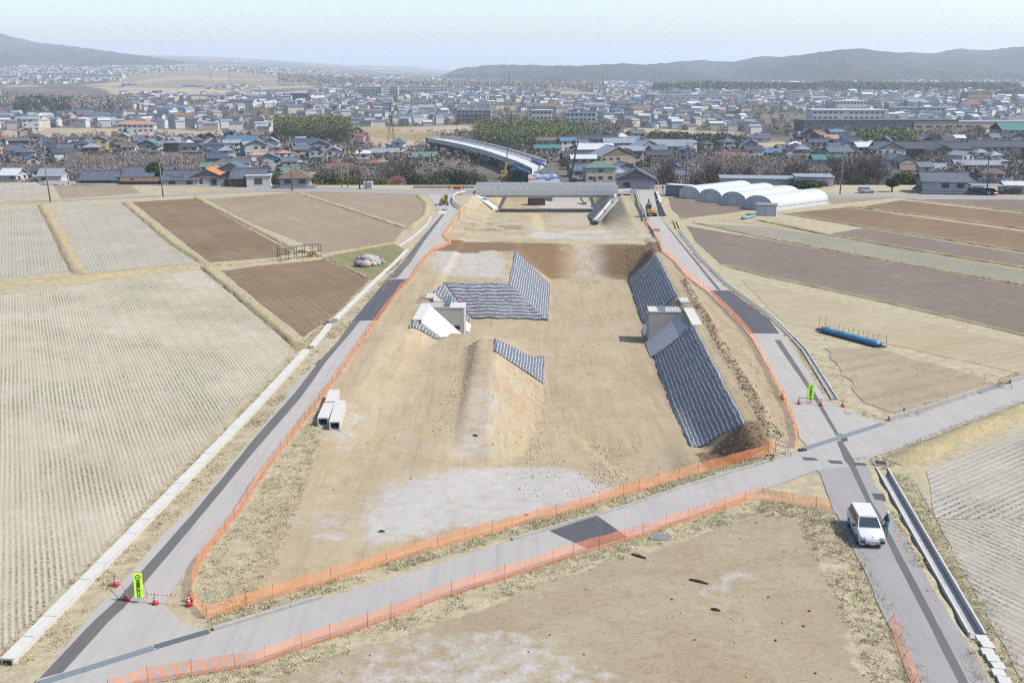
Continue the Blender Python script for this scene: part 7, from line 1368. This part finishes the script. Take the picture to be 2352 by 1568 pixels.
mass("thicket", [(0, 440), (150, 430), (150, 395), (0, 395)], -14, 4, 10000, .9, M_HAZEL, "bare grey thicket at the picture edge below the terrace", 6, "thicket", 8, vert=1.8, asp=.13)
mass("thicket", [(740, 440), (1130, 440), (1090, 404), (900, 398), (740, 394)], -14, 4.2, 18000, .9, M_HAZEL, "bare brush behind the edge bushes by the viaduct", 7, "thicket", 8, vert=1.8, asp=.13)
mass("thicket", [(1480, 440), (2060, 440), (2050, 378), (1500, 378)], -14, 5.5, 28000, 1.0, M_HAZEL, "bare brown brush behind the greenhouses", 8, "thicket", 9, vert=1.8, asp=.13)
mass("woodland", [(0, 258), (280, 258), (300, 236), (0, 238)], -14, 13, 16000, 1.6, M_HAZEL, "leafless wood crossing the plain at the picture edge", 9, "wood", 20, vert=1.8)
mass("woodland", [(30, 262), (150, 262), (170, 250), (40, 250)], -14, 16, 3500, 1.4, M_CONI, "dark pines in the leafless wood", 10, "wood", 18)
mass("woodland", [(640, 205), (1100, 208), (1400, 212), (1380, 200), (900, 196), (640, 194)], -14, 15, 12000, 2.6, M_HAZEL, "leafless woods between the far houses", 11, "wood", 60, vert=1.5)
mass("woodland", [(1500, 214), (2340, 212), (2340, 204), (1500, 205)], -14, 17, 12000, 3.6, M_SHRUBD, "dark belt of woods under the hills", 12, "wood", 90)
# scattered garden trees between the houses
gt = random.Random(5); cand = []
while len(cand) < 11000:
    y = 420 * (4.2 ** gt.random()); cand.append((gt.uniform(-.58, .58) * y, y))
ca_ = np.array(cand); zc = ground_h(ca_[:, 0], ca_[:, 1]); dd_ = fbm(ca_[:, 0] / 70, ca_[:, 1] / 90, 79, 2)
tk = np.array([(a, b) for a, b, c in taken]); parts_ = {0: [], 1: []}
for (x, y), z, q in zip(cand, zc, dd_):
    if q < .36 or any(inpoly(k, np.array([x]), np.array([y]))[0] for k in KEEP_OUT[:5]): continue
    if np.min(np.hypot(tk[:, 0] - x, tk[:, 1] - y)) < 6.0: continue
    r_ = gt.uniform(1.2, 2.8); k = 0 if gt.random() < .5 else 1; hgt = gt.uniform(1.0, 2.6) if k == 0 else gt.uniform(1.5, 3.4); parts_[k].append(((x, y, z + hgt * .8), (r_, r_, hgt)))
for k, m_, lab in ((0, M_SHRUBD, "dark evergreen garden trees dotted among the town houses"), (1, M_HAZEL, "leafless garden trees dotted among the town houses")):
    tag(leaf_cloud(parts_[k], 44 * len(parts_[k]), .5 if k == 0 else .6, 60 + k).build("garden_trees", m_), lab, "garden trees", kind="stuff")
# ================================================================ GRASS TUFTS AND STONES
def scatter_line(pd, w, per_m, r_):
    pts = Ps(pd); out = []
    for a, b in zip(pts[:-1], pts[1:]):
        L = (b - a).length; k = int(L * per_m * w); t = r_.uniform(0, 1, k); off = (r_.uniform(-.5, .5, k)) * w; d = (b - a).normalized(); out.append(np.stack([a.x + (b.x - a.x) * t + d.y * off, a.y + (b.y - a.y) * t - d.x * off], 1))
    return np.concatenate(out) if out else np.zeros((0, 2))
def scatter_poly(pd, per_m2, r_, z=0):
    pts = [tuple(p[:2]) for p in Ps(pd, z)]; xs = [p[0] for p in pts]; ys = [p[1] for p in pts]; n = int((max(xs) - min(xs)) * (max(ys) - min(ys)) * per_m2); x = r_.uniform(min(xs), max(xs), n); y = r_.uniform(min(ys), max(ys), n); k = inpoly(pts, x, y); return np.stack([x[k], y[k]], 1)
def tufts(name, xy_, h, mats, lab, seed, w=.03, zadd=None, nb=9, mix=.5, patch=.45):
    r_ = np.random.default_rng(seed); keep = fbm(xy_[:, 0] * .45, xy_[:, 1] * .45, seed, 3) > r_.uniform(patch - .16, patch + .12, len(xy_)); p = xy_[keep]; n = len(p)
    z = ground_h(p[:, 0], p[:, 1]) + (zadd if zadd is not None else 0); base = np.repeat(np.stack([p[:, 0], p[:, 1], z], 1), nb, 0); m = len(base); base[:, :2] += r_.normal(0, .10, (m, 2)); a = r_.uniform(0, 2 * np.pi, m); lean = r_.uniform(.35, 1.3, m); hh = h * r_.uniform(.5, 1.3, m) * np.repeat(r_.uniform(.6, 1.35, n), nb)
    d = np.stack([np.cos(a) * lean, np.sin(a) * lean, np.ones(m)], 1); d /= np.linalg.norm(d, axis=1)[:, None]; s = np.stack([-np.sin(a), np.cos(a), 0 * a], 1) * (w * r_.uniform(.7, 1.6, m))[:, None]; tip = base + d * hh[:, None]; tip[:, 2] -= hh * lean * .25
    V = np.stack([base - s, base + s, tip + s * .25, tip - s * .25], 1).reshape(-1, 3); me = bpy.data.meshes.new(name); me.vertices.add(len(V)); me.vertices.foreach_set('co', V.ravel()); me.loops.add(len(V)); me.polygons.add(m); me.loops.foreach_set('vertex_index', np.arange(len(V))); me.polygons.foreach_set('loop_start', np.arange(0, len(V), 4)); me.polygons.foreach_set('loop_total', np.full(m, 4))
    for q in mats: me.materials.append(q)
    me.polygons.foreach_set('material_index', np.repeat((r_.uniform(0, 1, n) > mix).astype(int) if len(mats) > 1 else np.zeros(n, int), nb)); me.update(calc_edges=True); o = bpy.data.objects.new(name, me); C.objects.link(o); return tag(o, lab, "dry grass", kind="stuff")
M_TUFT = simple("dead grass blades", col(238, 224, 186), .9, .2, .6, spec=.1); M_TUFTG = simple("greenish grass blades", col(198, 196, 150), .9, .2, .6, spec=.1); M_TUFTB = simple("brown grass blades", col(190, 166, 126), .9, .2, .6, spec=.1)
r_ = np.random.default_rng(3)
LW = [(20,1545),(361,1190),(588,955),(704,822),(762,755),(862,660),(935,590)]
v1 = np.concatenate([scatter_line([(p[0] + 26 * (p[1] / 1500), p[1] + 2) for p in LW], 1.5, 16, r_), scatter_line([(p[0] - 34 * (p[1] / 1500), p[1] - 8) for p in LW], 1.3, 14, r_)])
v2 = scatter_line([(q[0], q[1] + 10 * q[1] / 1200) for q in F_FENCE[:-1]], 1.3, 40, r_); v3 = scatter_poly([(466,1400),(452,1345),(470,1290),(560,1180),(664,1025),(735,935),(760,960),(720,1060),(680,1180),(640,1290),(560,1400)], 15, r_)
v4 = scatter_line([(p[0] + 8, p[1] + 16) for p in B_FENCE[1:]], 2.0, 22, r_); v5 = scatter_line([(1745,1160),(1880,1190),(1930,1280),(1995,1400),(2050,1510),(2085,1600)], 3.2, 20, r_)
v6 = scatter_line([(2048,1176),(2100,1280),(2160,1390),(2225,1510),(2270,1600)], .8, 24, r_); v7 = scatter_line([(2060,1080),(2150,1240),(2280,1460),(2340,1580)], 1.6, 18, r_); v8 = scatter_line([(1990,1068),(2110,1030),(2250,975),(2352,935),(2480,885)], 2.6, 16, r_)
v9 = scatter_line([(1935,945),(2060,962),(2240,897),(2352,860)], 1.6, 14, r_); v10 = scatter_line([(1560,535),(1610,600),(1672,662),(1775,735),(1840,800),(1900,905)], 1.0, 14, r_); v11 = scatter_poly([(1900,800),(2352,870),(2352,860),(2250,895),(2060,955),(1930,920),(1850,800)], 3.0, r_)
tufts("dry_grass", np.concatenate([v1, v5, v6, v8, v9, v11, v10]), .20, [M_TUFT, M_TUFTB], "dry straw coloured grass tufts along the verges", 31, .014, mix=.72)
tufts("dry_grass", np.concatenate([v2, v3, v4, v7]), .20, [M_TUFT, M_TUFTG], "dry and greenish grass tufts along the orange nets", 32, .014, mix=.58, patch=.40)
bk = []
for rail in BANKS[:9]:
    for p in rail: 
        for _ in range(9 if p.y < 150 else 4): bk.append((p.x + r_.normal(0, .38), p.y + r_.normal(0, .38)))
tufts("dry_grass", np.array(bk), .32, [M_TUFT, M_TUFTB], "straw tufts growing on the banks between the plots", 33, .018, .16, 7, .8, .35)
def stones(name, xy_, smin, smax, mats, lab, seed, lift=.3):
    r_ = np.random.default_rng(seed); n = len(xy_); z = ground_h(xy_[:, 0], xy_[:, 1]); s = smin * (smax / smin) ** (r_.uniform(0, 1, n) ** 2.2); O = np.array([(1, 0, 0), (-1, 0, 0), (0, 1, 0), (0, -1, 0), (0, 0, 1), (0, 0, -1)], float); F = np.array([(0, 2, 4), (2, 1, 4), (1, 3, 4), (3, 0, 4), (2, 0, 5), (1, 2, 5), (3, 1, 5), (0, 3, 5)])
    V = O[None] * (s[:, None, None] * r_.uniform(.6, 1.2, (n, 6, 1)) * np.array([1, 1, .7])); a = r_.uniform(0, 6.3, n); c, s2 = np.cos(a)[:, None], np.sin(a)[:, None]; X = V[:, :, 0] * c - V[:, :, 1] * s2 + xy_[:, :1]; Y = V[:, :, 0] * s2 + V[:, :, 1] * c + xy_[:, 1:]; Z = V[:, :, 2] + (z + s * lift)[:, None]
    mb = MB(); mb.v = list(map(tuple, np.stack([X, Y, Z], 2).reshape(-1, 3))); mb.f = list(map(tuple, (F[None] + (np.arange(n) * 6)[:, None, None]).reshape(-1, 3))); mb.m = list(np.repeat(r_.integers(0, len(mats), n), 8)); o = mb.build(name, mats); return tag(o, lab, "stones", kind="stuff")
M_ST1 = simple("pale stone", col(226, 212, 184), .9, .1); M_ST2 = simple("ochre stone", col(206, 180, 138), .9, .1); M_ST3 = simple("dark clod", col(122, 100, 80), .95, .15)
def band(t0, t1, s0, s1, n): t, s = r_.uniform(t0, t1, n), r_.uniform(s0, s1, n); q = xy(t, s); return np.stack([q[0], q[1]], 1)
st = np.concatenate([band(-11.2, -9.0, 86, 121, 700), band(-5.5, -1.0, 82, 113, 700), band(3.0, 6.0, 74, 92, 900), band(-3, 11, 72, 84, 260), band(17, 21, 84, 130, 500), band(-1, 12, 172, 186, 500), band(-20, 12, 70, 170, 500), scatter_line(F_FENCE[4:9], 2.2, 2.5, r_)])
stones("scattered_stones", st, .04, .17, [M_ST1, M_ST2, M_ST1], "pale stones scattered over the dug soil", 41)
cl = np.concatenate([band(17.9, 19.1, 84, 152, 1300), band(12.3, 17.5, 78.5, 88, 700), band(12, 16, 174, 186, 500)]); stones("loose_clods", cl, .05, .18, [M_ST3, M_ST3, simple("brown clod", col(160, 134, 104), .95, .15)], "dark clods heaped along the top of the cutting", 42)
stones("scattered_stones", np.concatenate([scatter_poly([(560,1568),(1001,1395),(1640,1190),(1880,1180),(2060,1568)], .5, r_), scatter_poly([(1900,1180),(2010,1180),(2080,1568),(2000,1568)], .7, r_)]), .03, .12, [M_ST1, M_ST2, M_ST3], "small stones on the lower lot", 43)
# ================================================================ HAZE
hz = MB().box((0, 7900, 95), (15400, 16200, 366)).build("haze", MT("air").mat)
_m = hz.data.materials[0]; _t = _m.node_tree; _t.nodes.remove(_t.nodes["Principled BSDF"])
_v = _t.nodes.new("ShaderNodeVolumePrincipled"); _v.inputs["Density"].default_value = 1.2e-4; _v.inputs["Color"].default_value = (.80, .90, 1.0, 1); _v.inputs["Anisotropy"].default_value = .1
_t.links.new(_v.outputs[0], _t.nodes["Material Output"].inputs["Volume"])
tag(hz, "pale blue spring haze over the valley", "haze", kind="stuff"); hz.display_type = 'WIRE'
